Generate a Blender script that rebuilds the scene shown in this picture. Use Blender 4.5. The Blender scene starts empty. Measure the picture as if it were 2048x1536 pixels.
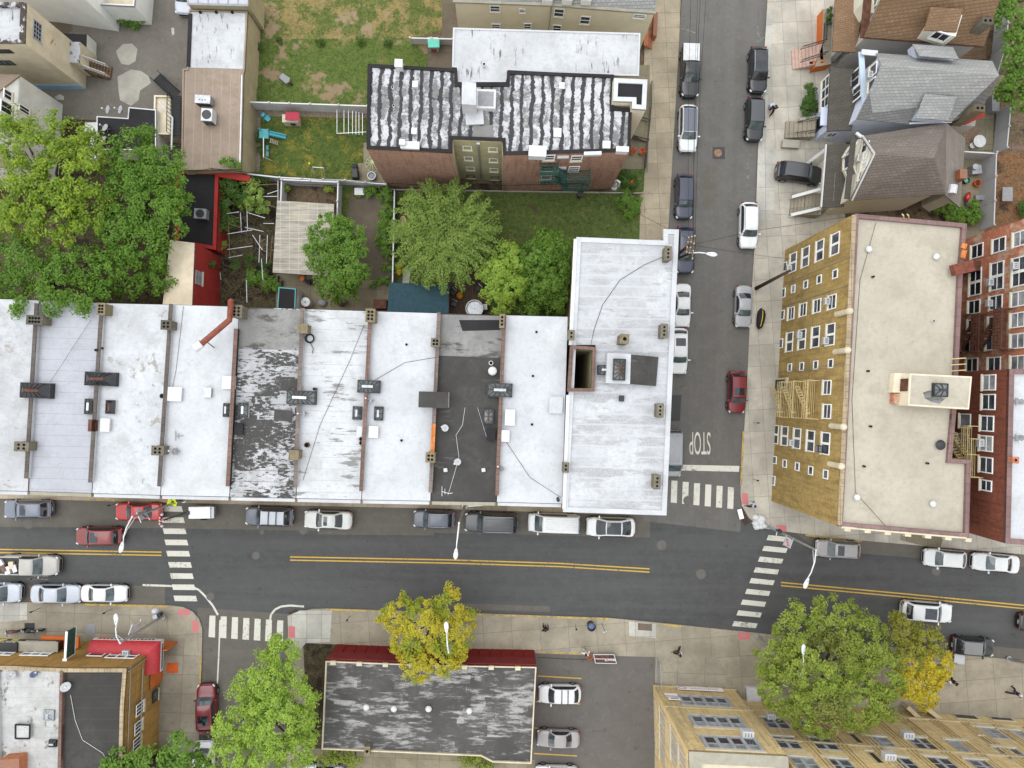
import bpy, bmesh, math, random
import numpy as np
from mathutils import Vector, Matrix
random.seed(11); RNG = np.random.default_rng(5)
S = bpy.context.scene
C = S.collection
F = 1420.0; H = 72.0
CX, CY = 1024.0, 768.0
NX, NY = 1003.0, 797.0
Q = Vector((NX-CX, -(NY-CY), -F)).normalized().rotation_difference(Vector((0, 0, -1)))
CAM = Vector((0, 0, H))
def ray(px, py): return (Q @ Vector((px-CX, -(py-CY), -F))).normalized()
def P(px, py, z=0.0):
 d = ray(px, py); t = (z-H)/d.z
 return CAM + d*t
def PP(pts, z): return [P(x, y, z) for x, y in pts]
def mpp(z=0.0): return (H-z)/F
OFF = {}
def tag(o, label=None, cat=None, group=None, kind=None):
 if label: o['label'] = label
 if cat: o['category'] = cat
 if group: o['group'] = group
 if kind: o['kind'] = kind
 return o
def thing(name, label, cat, loc=(0, 0, 0), rz=0.0, group=None):
 o = bpy.data.objects.new(name, None); C.objects.link(o)
 o.empty_display_size = 0.3
 o.location = loc; o.rotation_euler = (0, 0, rz)
 OFF[o.name] = Vector(loc)
 return tag(o, label, cat, group)
def area2(p):
 return sum(p[i][0]*p[(i+1) % len(p)][1]-p[(i+1) % len(p)][0]*p[i][1] for i in range(len(p)))
class MB:
 def __init__(s): s.v = []; s.f = []; s.m = []
 def poly(s, pts, mi=0):
  n = len(s.v); s.v += [Vector(p) for p in pts]; s.f.append(list(range(n, n+len(pts)))); s.m.append(mi); return s
 def up(s, pts, mi=0):
  pts = [Vector(p) for p in pts]
  if area2(pts) < 0: pts.reverse()
  return s.poly(pts, mi)
 def prism(s, pts, z0, z1, ms=0, mt=None, bottom=False):
  pts = [(p[0], p[1]) for p in pts]
  if area2(pts) < 0: pts.reverse()
  mt = ms if mt is None else mt
  n = len(pts); b = len(s.v)
  s.v += [Vector((x, y, z0)) for x, y in pts]+[Vector((x, y, z1)) for x, y in pts]
  for i in range(n):
   j = (i+1) % n; s.f.append([b+i, b+j, b+n+j, b+n+i]); s.m.append(ms)
  s.f.append([b+n+i for i in range(n)]); s.m.append(mt)
  if bottom: s.f.append([b+i for i in reversed(range(n))]); s.m.append(ms)
  return s
 def walls(s, pts, z0, z1, mi=0):
  pts = [(p[0], p[1]) for p in pts]
  if area2(pts) < 0: pts.reverse()
  n = len(pts)
  for i in range(n):
   a, b = pts[i], pts[(i+1) % n]
   s.poly([(a[0], a[1], z0), (b[0], b[1], z0), (b[0], b[1], z1), (a[0], a[1], z1)], mi)
  return s
 def box(s, c, sx, sy, sz, rz=0.0, mi=0):
  c = Vector(c); co, si = math.cos(rz), math.sin(rz); pts = []
  for x, y in ((-1, -1), (1, -1), (1, 1), (-1, 1)):
   x *= sx/2; y *= sy/2
   pts.append((c.x+x*co-y*si, c.y+x*si+y*co))
  return s.prism(pts, c.z, c.z+sz, mi, mi, True)
 def bar(s, a, b, w, h=None, mi=0):
  a, b = Vector(a), Vector(b); d = (b-a)
  if d.length < 1e-6: return s
  h = w if h is None else h
  d.normalize()
  u = Vector((0, 0, 1)) if abs(d.z) < .95 else Vector((1, 0, 0))
  x = d.cross(u).normalized()*(w/2); y = x.cross(d).normalized()*(h/2)
  n = len(s.v)
  for q in (a, b): s.v += [q-x-y, q+x-y, q+x+y, q-x+y]
  for f in ([0, 1, 5, 4], [1, 2, 6, 5], [2, 3, 7, 6], [3, 0, 4, 7], [3, 2, 1, 0], [4, 5, 6, 7]):
   s.f.append([n+i for i in f]); s.m.append(mi)
  return s
 def tube(s, path, rad, n=8, mi=0):
  path = [Vector(p) for p in path]
  if not isinstance(rad, (list, tuple)): rad = [rad]*len(path)
  b = len(s.v); px = None
  for i, p in enumerate(path):
   d = (path[min(i+1, len(path)-1)]-path[max(i-1, 0)]).normalized()
   if px is None:
    u = Vector((0, 0, 1)) if abs(d.z) < .9 else Vector((1, 0, 0))
    px = d.cross(u).normalized()
   px = (px-d*px.dot(d)).normalized(); py = d.cross(px)
   for k in range(n):
    a = 2*math.pi*k/n
    s.v.append(p+(px*math.cos(a)+py*math.sin(a))*rad[i])
  for i in range(len(path)-1):
   for k in range(n):
    k2 = (k+1) % n
    s.f.append([b+i*n+k, b+i*n+k2, b+(i+1)*n+k2, b+(i+1)*n+k]); s.m.append(mi)
  s.f.append([b+k for k in reversed(range(n))]); s.m.append(mi)
  e = b+(len(path)-1)*n
  s.f.append([e+k for k in range(n)]); s.m.append(mi)
  return s
 def cyl(s, c, r, h, n=16, r2=None, mi=0):
  c = Vector(c)
  return s.tube([c, c+Vector((0, 0, h))], [r, r if r2 is None else r2], n, mi)
 def dome(s, c, rx, ry, rz, n=14, m=5, mi=0, full=False):
  c = Vector(c); b = len(s.v); lo = -m if full else 0
  rows = list(range(lo, m))
  for i in rows:
   t = i/m*math.pi/2
   for k in range(n):
    a = 2*math.pi*k/n
    s.v.append(c+Vector((rx*math.cos(t)*math.cos(a), ry*math.cos(t)*math.sin(a), rz*math.sin(t))))
  s.v.append(c+Vector((0, 0, rz))); top = len(s.v)-1
  for i in range(len(rows)-1):
   for k in range(n):
    k2 = (k+1) % n
    s.f.append([b+i*n+k, b+i*n+k2, b+(i+1)*n+k2, b+(i+1)*n+k]); s.m.append(mi)
  e = b+(len(rows)-1)*n
  for k in range(n):
   s.f.append([e+k, e+(k+1) % n, top]); s.m.append(mi)
  return s
 def lathe(s, c, prof, n=16, mi=0):
  c = Vector(c); b = len(s.v)
  for r, z in prof:
   for k in range(n):
    a = 2*math.pi*k/n
    s.v.append(c+Vector((r*math.cos(a), r*math.sin(a), z)))
  for i in range(len(prof)-1):
   for k in range(n):
    k2 = (k+1) % n
    s.f.append([b+i*n+k, b+i*n+k2, b+(i+1)*n+k2, b+(i+1)*n+k]); s.m.append(mi)
  e = b+(len(prof)-1)*n
  s.f.append([e+k for k in range(n)]); s.m.append(mi)
  return s
 def build(s, name, mats, parent=None, smooth=False, local=False, bevel=0.0):
  if not isinstance(mats, (list, tuple)): mats = [mats]
  off = OFF.get(parent.name, Vector()) if parent and not local else Vector()
  me = bpy.data.meshes.new(name)
  me.from_pydata([tuple(v-off) for v in s.v], [], s.f)
  for m in mats: me.materials.append(m)
  if len(mats) > 1: me.polygons.foreach_set('material_index', s.m)
  if smooth: me.polygons.foreach_set('use_smooth', [True]*len(me.polygons))
  me.update()
  o = bpy.data.objects.new(name, me); C.objects.link(o)
  if parent: o.parent = parent
  OFF[o.name] = off
  if bevel:
   md = o.modifiers.new('edge', 'BEVEL'); md.width = bevel; md.segments = 2; md.limit_method = 'ANGLE'
  return o
def kids(o): return list(o.children)
def copy_tree(o, parent=None):
 c = o.copy(); C.objects.link(c); c.parent = parent
 OFF[c.name] = OFF.get(o.name, Vector())
 for ch in kids(o): copy_tree(ch, c)
 return c
def srgb(r, g, b):
 return tuple(((c/255)/12.92 if c/255 <= .04045 else ((c/255+.055)/1.055)**2.4) for c in (r, g, b))
class NT:
 def __init__(s, name, rough=.85, spec=.25, metal=0.0):
  s.mat = bpy.data.materials.new(name); s.mat.use_nodes = True
  s.t = s.mat.node_tree; s.N = s.t.nodes; s.L = s.t.links
  s.b = s.N['Principled BSDF']
  s.b.inputs['Roughness'].default_value = rough; s.b.inputs['Metallic'].default_value = metal
  s.b.inputs['Specular IOR Level'].default_value = spec
  s._p = None
 def n(s, t, **kw):
  x = s.N.new(t)
  for k, v in kw.items(): setattr(x, k, v)
  return x
 def put(s, sock, v):
  if v is None: return
  if isinstance(v, bpy.types.NodeSocket): s.L.new(v, sock)
  elif isinstance(v, tuple) and len(v) == 3 and sock.type == 'RGBA': sock.default_value = (*v, 1)
  else: sock.default_value = v
 def pos(s, obj=False):
  if obj: return s.n('ShaderNodeTexCoord').outputs['Object']
  return s.n('ShaderNodeNewGeometry').outputs['Position']
 def map(s, vec, scale=(1, 1, 1), rot=0.0, loc=(0, 0, 0)):
  m = s.n('ShaderNodeMapping'); s.put(m.inputs[0], vec)
  m.inputs['Scale'].default_value = scale; m.inputs['Rotation'].default_value = (0, 0, rot); m.inputs['Location'].default_value = loc
  return m.outputs[0]
 def noise(s, vec, scale, detail=6, rough=.6, dist=0.0):
  x = s.n('ShaderNodeTexNoise'); s.put(x.inputs['Vector'], vec)
  x.inputs['Scale'].default_value = scale; x.inputs['Detail'].default_value = detail
  x.inputs['Roughness'].default_value = rough; x.inputs['Distortion'].default_value = dist
  return x.outputs[0]
 def vor(s, vec, scale, feat='F1', out='Distance'):
  x = s.n('ShaderNodeTexVoronoi', feature=feat); s.put(x.inputs['Vector'], vec); x.inputs['Scale'].default_value = scale
  return x.outputs[out]
 def rng(s, v, a, b, lo=0.0, hi=1.0):
  x = s.n('ShaderNodeMapRange', interpolation_type='SMOOTHSTEP'); s.put(x.inputs[0], v)
  x.inputs[1].default_value = a; x.inputs[2].default_value = b; x.inputs[3].default_value = lo; x.inputs[4].default_value = hi
  return x.outputs[0]
 def math(s, op, a, b=None):
  x = s.n('ShaderNodeMath', operation=op); s.put(x.inputs[0], a); s.put(x.inputs[1], b)
  return x.outputs[0]
 def mix(s, f, a, b, mode='MIX'):
  x = s.n('ShaderNodeMix', data_type='RGBA', blend_type=mode)
  s.put(x.inputs[0], f); s.put(x.inputs[6], a); s.put(x.inputs[7], b)
  return x.outputs[2]
 def sep(s, vec):
  x = s.n('ShaderNodeSeparateXYZ'); s.put(x.inputs[0], vec); return x.outputs
 def grid(s, vec, w, h, mortar=.02, offset=0.0):
  x = s.n('ShaderNodeTexBrick'); s.put(x.inputs['Vector'], vec)
  x.offset = offset; x.inputs['Scale'].default_value = 1.0; x.inputs['Brick Width'].default_value = w; x.inputs['Row Height'].default_value = h
  x.inputs['Mortar Size'].default_value = mortar; x.inputs['Mortar Smooth'].default_value = .3
  x.inputs['Color1'].default_value = (0.35, .35, .35, 1); x.inputs['Color2'].default_value = (.65, .65, .65, 1)
  return x.outputs['Fac'], x.outputs['Color']
 def col(s, c): s.put(s.b.inputs['Base Color'], c); return s
 def rough(s, v): s.put(s.b.inputs['Roughness'], v); return s
 def bump(s, h, strength=.3, dist=.05):
  x = s.n('ShaderNodeBump'); s.put(x.inputs['Height'], h); x.inputs['Strength'].default_value = strength; x.inputs['Distance'].default_value = dist
  s.L.new(x.outputs[0], s.b.inputs['Normal']); return s
def g(v): return (v, v, v)
def plain(name, c, rough=.7, spec=.3, metal=0.0, var=.15, scale=3.0):
 t = NT(name, rough, spec, metal)
 if var:
  p = t.pos(True)
  k = t.noise(p, scale, 6, .6)
  t.col(t.mix(t.rng(k, .3, .7), tuple(x*(1-var) for x in c), tuple(min(1, x*(1+var)) for x in c)))
 else: t.col(c)
 return t.mat
def paint(name, c, rough=.3, metal=.0, coat=.35):
 t = NT(name, rough, .4, metal)
 k = t.noise(t.pos(True), 2.5, 5, .6)
 t.col(t.mix(t.rng(k, .35, .75), c, tuple(x*.9+.004 for x in c)))
 t.b.inputs['Coat Weight'].default_value = coat; t.b.inputs['Coat Roughness'].default_value = .12
 return t.mat
def asphalt(name, c, warm=(1.06, 1.0, .92), rot=0.0, streak=.16, patch=.25, rough=.9):
 t = NT(name, rough, .2); p = t.pos()
 q = t.map(p, (1, 1, 1), rot)
 fine = t.noise(p, 45, 3, .8); mid = t.noise(p, 2.2, 6, .65); big = t.noise(p, .17, 4, .6)
 st = t.noise(t.map(q, (.03, .55, 1)), 1.0, 5, .65)
 a = t.mix(t.rng(big, .35, .65), c, tuple(x*w for x, w in zip(c, warm)))
 a = t.mix(t.rng(st, .3, .7), tuple(x*(1-streak) for x in c), a)
 a = t.mix(t.math('MULTIPLY', t.rng(mid, .52, .75), patch), a, tuple(x*1.5 for x in c))
 a = t.mix(t.math('MULTIPLY', t.rng(fine, .35, .75), .22), a, tuple(x*1.8 for x in c))
 spots = t.noise(p, 1.3, 5, .75)
 a = t.mix(t.math('MULTIPLY', t.rng(spots, .60, .67), .65), a, tuple(x*.5 for x in c))
 sp2 = t.vor(t.map(p, (1, 1, 1), .7), 1.7); a = t.mix(t.math('MULTIPLY', t.rng(sp2, .12, .05), t.rng(t.noise(p, .35, 3, .6), .5, .62, 0, .6)), a, tuple(x*.4 for x in c))
 m3 = t.noise(p, .8, 7, .7); a = t.mix(t.rng(m3, .35, .7, 0, .35), a, tuple(x*1.3 for x in c))
 cr = t.vor(t.mix(.12, p, t.n('ShaderNodeTexNoise').outputs[1]), .22, 'DISTANCE_TO_EDGE')
 a = t.mix(t.math('MULTIPLY', t.rng(cr, .012, .0), t.rng(mid, .5, .66, 0, .3)), a, tuple(x*.5 for x in c))
 t.col(a).bump(fine, .25, .01)
 return t.mat
MAIN_ROT = math.radians(1.2)
M_road = asphalt('asphalt_main', g(.066), (1.02, 1.0, .99), MAIN_ROT, .32, .4)
M_lane = asphalt('asphalt_parking_lane', (.1, .091, .079), (.85, .85, .86), MAIN_ROT, .2, .5)
M_side = asphalt('asphalt_side_street', (.106, .099, .091), (.9, .92, .96), math.radians(92), .22, .4)
M_lot = asphalt('asphalt_lot', (.098, .088, .08), (.85, .86, .88), .4, .1, .5)
M_yardlot = asphalt('asphalt_yard', (.125, .112, .097), (.8, .8, .8), .3, .1, .6)
M_patch = asphalt('asphalt_patch', g(.05), (1, 1, 1.1), 1.2)
def concrete(name, c, w=2.0, h=2.0, rot=0.0, loc=(0, 0, 0), stain=.6, joint=.6):
 t = NT(name, .9, .2); p = t.pos()
 q = t.map(p, (1, 1, 1), rot, loc)
 fac, cell = t.grid(q, w, h, .018)
 mid = t.noise(p, 1.4, 7, .68); big = t.noise(p, .28, 4, .6); fine = t.noise(p, 30, 3, .8)
 a = t.mix(t.rng(big, .32, .68), tuple(x*.78 for x in c), tuple(min(1, x*1.12) for x in c))
 a = t.mix(.34, a, cell, 'OVERLAY')
 m4 = t.noise(p, 3.5, 6, .8); a = t.mix(t.rng(m4, .4, .75, 0, .4), a, tuple(x*.62 for x in c))
 a = t.mix(t.math('MULTIPLY', t.rng(mid, .5, .78), stain), a, tuple(x*k for x, k in zip(c, (.55, .52, .48))))
 a = t.mix(t.math('MULTIPLY', t.rng(fine, .55, .8), .2), a, tuple(x*.55 for x in c))
 gum = t.vor(p, 1.1)
 a = t.mix(t.math('MULTIPLY', t.rng(gum, .06, .03), .5), a, tuple(x*.4 for x in c))
 a = t.mix(t.math('MULTIPLY', fac, joint), a, tuple(x*.3 for x in c))
 t.col(a).bump(fine, .2, .01)
 return t.mat
M_walk = concrete('concrete_walk', (.255, .225, .175), 2.75, 1.9, MAIN_ROT+.02, (.4, .3, 0))
M_walk2 = concrete('concrete_walk_north', (.31, .262, .19), 1.55, 1.55, math.radians(-2.7), (0, 0, 0))
M_walk3 = concrete('concrete_walk_corner', (.36, .33, .28), 1.5, 2.2, math.radians(-3.2), (.5, .4, 0), .35)
M_walkSE = concrete('concrete_walk_south', (.265, .232, .178), 2.85, 2.1, math.radians(-4.0), (.6, .3, 0), .5)
M_pale = concrete('concrete_pale', (.36, .345, .31), 1.5, 2.4, 0.0, (0, 0, 0), .3)
M_patchc = concrete('concrete_plain', (.36, .34, .295), 60, 60, 0, (30, 30, 0), .5, 0)
M_curb = plain('kerb_stone', (.23, .205, .16), .9, .2, 0, .25, 2)
M_patio = concrete('concrete_patio', (.19, .165, .115), 2.2, 2.6, .05, (0, 0, 0), .7)
M_drive = concrete('concrete_drive', (.115, .093, .068), 5, 5, .05, (0, 0, 0), .7, .2)
def worn_paint(name, c, under, wear=.55):
 wear -= .085
 t = NT(name, .8, .2); p = t.pos()
 a = t.noise(p, 3.5, 8, .8); b = t.noise(p, .5, 3, .6)
 k = t.math('ADD', t.math('MULTIPLY', a, .75), t.math('MULTIPLY', b, .35))
 t.col(t.mix(t.rng(k, wear, wear+.12), c, under))
 return t.mat
M_white_mark = worn_paint('road_paint_white', (.47, .455, .40), (.12, .115, .105), .66)
M_white_old = worn_paint('road_paint_white_old', (.24, .235, .215), (.1, .096, .09), .52)
M_yellow_mark = worn_paint('road_paint_yellow', (.42, .27, .055), (.12, .1, .06), .66)
M_yellow_old = worn_paint('road_paint_yellow_old', (.40, .27, .07), (.2, .17, .11), .57)
M_pink = worn_paint('tactile_pad_red', (.42, .135, .14), (.35, .2, .18), .66)
M_orange_pad = plain('orange_plate', (.47, .085, .015), .6, .3)
def lawn(name, green, straw, thr, brown=(.13, .088, .05), scale=.55, bthr=.7):
 t = NT(name, .95, .1); p = t.pos()
 big = t.noise(p, scale, 7, .68, .4); fine = t.noise(p, 4.5, 6, .85); mid = t.noise(p, 1.7, 6, .75)
 a = t.mix(t.rng(fine, .3, .7), tuple(x*.42 for x in green), tuple(x*1.6 for x in green))
 a = t.mix(t.math('MULTIPLY', t.rng(mid, .42, .68), .6), a, (green[0]*1.9, green[1]*1.45, green[2]*1.3))
 k = t.math('ADD', t.math('MULTIPLY', big, .8), t.math('MULTIPLY', fine, .2))
 a = t.mix(t.rng(k, thr, thr+.1), a, t.mix(t.rng(fine, .3, .7), tuple(x*.55 for x in straw), tuple(x*1.2 for x in straw)))
 b = t.noise(t.map(p, (1, 1, 1), 0, (31, 7, 0)), scale*.8, 6, .65)
 a = t.mix(t.rng(b, bthr, bthr+.07), a, t.mix(fine, tuple(x*.6 for x in brown), tuple(x*1.4 for x in brown)))
 fl = t.vor(p, 3.0)
 a = t.mix(t.math('MULTIPLY', t.rng(fl, .1, .05), t.rng(mid, .62, .7)), a, (.4, .4, .3))
 t.col(a).bump(fine, .9, .06)
 return t.mat
M_lawn1 = lawn('lawn_dry', (.07, .09, .026), (.215, .165, .07), .47, (.22, .165, .105), .4, .57)
M_lawn2 = lawn('lawn_green', (.06, .088, .022), (.17, .14, .055), .555, (.2, .145, .09), .35, .525)
M_lawn3 = lawn('lawn_play', (.05, .074, .018), (.16, .14, .03), .50, (.15, .12, .05), .5, .75)
M_lawn4 = lawn('lawn_garden', (.055, .08, .023), (.13, .12, .045), .535, (.07, .05, .032), .5, .62)
M_dirt = lawn('dirt', (.09, .07, .045), (.14, .105, .07), .5, (.045, .035, .024), .6, .55)
M_dirt2 = lawn('dirt_red', (.12, .07, .038), (.1, .085, .05), .55, (.05, .035, .022), .5, .58)
M_under = lawn('soil_and_tree_shade', (.05, .045, .025), (.1, .075, .05), .52, (.03, .024, .017), .9, .52)  # own soil colour in the yards, painted tree shade under the maples
def pebbles():
 t = NT('pebbles', .9, .2); p = t.pos()
 d = t.vor(p, 9, 'F1', 'Color'); e = t.vor(p, 9)
 a = t.mix(.6, (.24, .19, .14), d, 'MULTIPLY'); a = t.mix(t.rng(e, .3, .6), a, (.04, .033, .026)); a = t.mix(.35, a, (.3, .25, .19))
 t.col(a).bump(e, .6, .05); return t.mat
M_pebble = pebbles()
def boards(name, c, w=.15, rot=0.0):
 t = NT(name, .8, .2); p = t.pos(); q = t.map(p, (1, 1, 1), rot)
 fac, cell = t.grid(q, 3.0, w, .012, .4)
 gr = t.noise(t.map(q, (.6, 9, 1)), 1.5, 5, .7)
 a = t.mix(t.rng(gr, .3, .7), tuple(x*.6 for x in c), tuple(x*1.3 for x in c)); a = t.mix(.3, a, cell, 'OVERLAY')
 t.col(t.mix(fac, a, tuple(x*.2 for x in c))); return t.mat
M_deck = boards('deck_boards', (.075, .05, .035), .16, math.pi/2)
M_timber = boards('timber', (.16, .1, .06), .12, 0)
def roof(name, light, dark, thr=.7, soft=.1, stretch=(1, 1, 1), scale=1.2, rot=0.0, seam=None, seamc=None, seamw=.02, fine=.2, mottle=.14, loc=(0, 0, 0), seam2=None, speck=.3, block=0.0):
 if 'white' in name or 'silver' in name: light = tuple(x*1.16 for x in light)
 t = NT(name, .85, .2); p = t.pos(); q = t.map(p, (1, 1, 1), rot, loc)
 qs = t.map(q, stretch)
 a = t.noise(qs, scale, 9, .72); big = t.noise(q, .22, 4, .6); f = t.noise(q, 14, 5, .8)
 stv = t.noise(t.map(q, (1.6, .25, 1)), 1.3, 6, .7); sth = t.noise(t.map(q, (.25, 1.6, 1)), 1.1, 6, .7)
 c = t.mix(t.rng(big, .3, .7), tuple(x*(1-mottle) for x in light), tuple(min(1, x*(1+mottle*.5)) for x in light))
 m5 = t.noise(q, 2.6, 8, .78); c = t.mix(t.rng(m5, .44, .7, 0, min(.9, mottle*4.5)), c, tuple(x*.7 for x in light)); m6 = t.noise(t.map(q, (1, 1, 1), .5, (9, 4, 0)), .55, 7, .7); c = t.mix(t.rng(m6, .47, .66, 0, min(.85, mottle*4.5)), c, (light[0]*.7, light[1]*.69, light[2]*.66))
 c = t.mix(t.math('MULTIPLY', t.rng(stv, .5, .8), .5*mottle/.14*.6), c, tuple(x*.72 for x in light))
 c = t.mix(t.math('MULTIPLY', t.rng(sth, .5, .8), .5*mottle/.14*.6), c, tuple(x*.76 for x in light))
 k = t.math('ADD', t.math('MULTIPLY', a, .72), t.math('MULTIPLY', t.noise(q, .33, 3, .5), .36))
 if block:
  vb = t.n('ShaderNodeTexVoronoi', distance='CHEBYCHEV'); t.put(vb.inputs['Vector'], t.map(q, (.55, 1.3, 1))); vb.inputs['Scale'].default_value = .8
  vs = t.n('ShaderNodeSeparateColor'); t.put(vs.inputs[0], vb.outputs['Color'])
  k = t.math('ADD', k, t.math('MULTIPLY', t.math('SUBTRACT', vs.outputs[0], .5), block))
 d = t.mix(t.rng(f, .3, .7), tuple(x*.7 for x in dark), tuple(x*1.4 for x in dark))
 c = t.mix(t.rng(k, thr, thr+soft), c, d)
 c = t.mix(t.math('MULTIPLY', t.rng(f, .5, .8), fine*1.5), c, tuple(x*.55 for x in light))
 rn = t.noise(q, .5, 3, .5, .3); rl = t.math('PINGPONG', rn, .075); c = t.mix(t.math('MULTIPLY', t.rng(rl, .006, .001), .3), c, tuple(x*.6 for x in light))
 sp = t.vor(q, 2.2)
 c = t.mix(t.math('MULTIPLY', t.rng(sp, .07, .03), speck), c, tuple(x*.8 for x in dark))
 if seam:
  x, y, z = t.sep(q)
  for ax, per in ((y, seam), (x, seam2)):
   if not per: continue
   m = t.math('PINGPONG', t.math('ADD', ax, t.math('MULTIPLY', t.math('SUBTRACT', big, .5), .1)), per/2)
   c = t.mix(t.math('MULTIPLY', t.rng(m, seamw, seamw*.4), .75), c, seamc or tuple(x*.45 for x in light))
 t.col(c).bump(f, .25, .02)
 return t.mat
TAR = (.03, .028, .028)
WHT = (.445, .45, .475)
RR = math.radians(1.3)
M_roof_white = [roof('roof_white_%s' % n, w, d, th, .05, st, sc, RR, seam=se, seamc=sc2, seamw=sw, loc=(i*7.3, i*3.1, 0), mottle=mo, fine=.08, speck=spk)
 for i, (n, w, d, th, st, sc, se, sc2, sw, mo, spk) in enumerate((
 ('dusty', (.335, .338, .352), (.22, .2, .17), .60, (.6, 1.5, 1), 1.0, .95, (.33, .33, .34), .03, .16, .2),
 ('lilac', (.285, .287, .315), (.25, .24, .24), .82, (1, 1, 1), 1.0, .93, (.14, .14, .15), .016, .07, .05),
 ('clean', (.355, .36, .378), (.24, .225, .2), .625, (1, .7, 1), 1.4, None, None, .02, .13, .25),
 ('bright', (.365, .37, .388), (.3, .29, .28), .80, (1, 1, 1), 1.0, None, None, .02, .08, .12),
 ('patched', (.365, .37, .385), (.17, .165, .16), .575, (.3, 1.8, 1), 1.3, 1.0, (.28, .28, .29), .03, .12, .2),
 ('smooth', (.36, .365, .383), (.3, .29, .28), .78, (1, 1, 1), .8, None, None, .02, .09, .1),
 ('corner', (.35, .354, .372), (.28, .28, .29), .545, (.2, 1.2, 1), .9, .92, (.385, .388, .405), .10, .16, .05),
 ))]
M_roof_worn = roof('roof_silver_flaked', (.3, .3, .31), (.045, .042, .04), .512, .03, (.55, 1.3, 1), 3.6, RR, seam=.95, seamc=(.05, .05, .05), seamw=.03, mottle=.3, fine=.4, block=.12)
M_roof_grey = roof('roof_grey_torch', (.2, .195, .19), (.06, .055, .05), .56, .1, (.4, 1.4, 1), 1.0, RR, mottle=.25, fine=.3)
M_roof_tar = roof('roof_tar', (.055, .052, .05), (.115, .105, .095), .62, .14, (.3, 1.3, 1), 1.2, RR, mottle=.3, fine=.2)
M_roof_dark = roof('roof_dark_membrane', (.05, .047, .044), (.085, .08, .074), .64, .12, (1, .5, 1), 1.0, 0, seam=1.0, seamc=(.06, .058, .053), seamw=.02, mottle=.35)
M_roof_black = roof('roof_black', (.022, .02, .022), (.05, .045, .045), .7, .1, (1, 1, 1), 1.0, 0, mottle=.3)
M_roof_low = roof('roof_low_shop', (.072, .068, .066), (.25, .24, .23), .53, .14, (.35, 1.6, 1), 1.7, math.radians(2), mottle=.35, fine=.25, speck=.1, block=.12)
M_roof_tan = roof('roof_tan_coating', (.35, .315, .258), (.25, .22, .175), .6, .25, (.4, 1.5, 1), .8, math.radians(3), mottle=.1, fine=.12, speck=.12)
M_roof_brown = roof('roof_brown_roll', (.245, .19, .15), (.15, .115, .09), .66, .2, (1.3, .4, 1), .8, math.radians(1), seam=None, mottle=.12, fine=.25, seam2=.86, seamc=(.3, .24, .19), seamw=.03)
M_roof_brown2 = roof('roof_brown_roll_seamed', (.245, .19, .15), (.15, .115, .09), .66, .2, (1.3, .4, 1), .8, math.radians(1), seam=99, seam2=.86, seamc=(.31, .25, .2), seamw=.03, mottle=.14, fine=.25)
M_roof_white_old = roof('roof_white_streaked', (.345, .348, .362), (.1, .095, .09), .605, .06, (2.2, .35, 1), 1.3, 0, mottle=.12, fine=.1)
M_roof_worn2 = roof('roof_white_black_patches', (.33, .33, .35), (.04, .03, .028), .5, .05, (1, 1, 1), 1.2, .3, mottle=.1)
M_roof_SW = roof('roof_white_cracked', (.345, .34, .335), (.16, .145, .13), .595, .05, (1, .8, 1), 1.6, 0, seam=.9, seamc=(.25, .24, .23), seamw=.02, mottle=.18, fine=.12, seam2=3.1)
def striped():
 t = NT('roof_tar_striped', .85, .2); p = t.pos(); q = t.map(p, (1, 1, 1), math.radians(2.0))
 x, y, z = t.sep(q)
 n1 = t.noise(q, 2.4, 6, .7); n2 = t.noise(q, .55, 5, .7); f = t.noise(q, 12, 5, .8)
 sm = t.noise(q, 1.1, 7, .75, .6)
 m = t.math('PINGPONG', t.math('ADD', x, t.math('MULTIPLY', t.math('SUBTRACT', n2, .5), .85)), .437)
 m = t.math('ADD', m, t.math('MULTIPLY', t.math('SUBTRACT', n1, .5), .42))
 my = t.math('PINGPONG', t.math('ADD', y, t.math('MULTIPLY', n2, 3.0)), 2.3)
 hb = t.math('MULTIPLY', t.rng(my, .11, .08), t.rng(n2, .56, .62))
 w = t.mix(t.rng(f, .3, .7), (.37, .37, .388), (.43, .43, .448))
 k = t.math('ADD', t.math('MULTIPLY', sm, .7), t.math('MULTIPLY', f, .3))
 zone = t.rng(t.noise(t.map(q, (1, 1, 1), 0, (3, 1, 0)), .14, 3, .5), .4, .6, -.04, .05); k = t.math('ADD', k, zone)
 w = t.mix(t.math('MULTIPLY', t.rng(k, .46, .56), .85), w, (.095, .09, .086))
 c = t.mix(t.rng(m, .175, .15), w, (.04, .038, .042))
 c = t.mix(hb, c, (.04, .038, .042))
 t.col(c).bump(f, .25, .02); return t.mat
M_roof_striped = striped()
def shingle(name, c, rot=0.0, row=.2, var=.5):
 t = NT(name, .9, .15); p = t.pos(); q = t.map(p, (1, 1, 1), rot)
 fac, cell = t.grid(q, .42, row, .02, .5)
 big = t.noise(q, .5, 5, .7); f = t.noise(q, 11, 4, .8); st = t.noise(t.map(q, (.3, 2.2, 1)), 1.0, 5, .7)
 a = t.mix(var, c, cell, 'OVERLAY')
 a = t.mix(t.rng(st, .3, .7), tuple(x*.72 for x in c), a)
 a = t.mix(t.math('MULTIPLY', t.rng(big, .45, .8), .45), a, tuple(x*.5 for x in c))
 a = t.mix(t.math('MULTIPLY', t.rng(f, .4, .8), .35), a, tuple(x*1.5 for x in c))
 a = t.mix(t.math('MULTIPLY', fac, .5), a, tuple(x*.4 for x in c))
 t.col(a).bump(f, .4, .02); return t.mat
M_sh_grey = shingle('shingle_grey', (.29, .29, .285), 0.0)
M_sh_grey2 = shingle('shingle_grey_dark', (.16, .158, .155), math.radians(-5))
M_sh_brown = shingle('shingle_brown', (.2, .125, .075), math.radians(-4))
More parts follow.
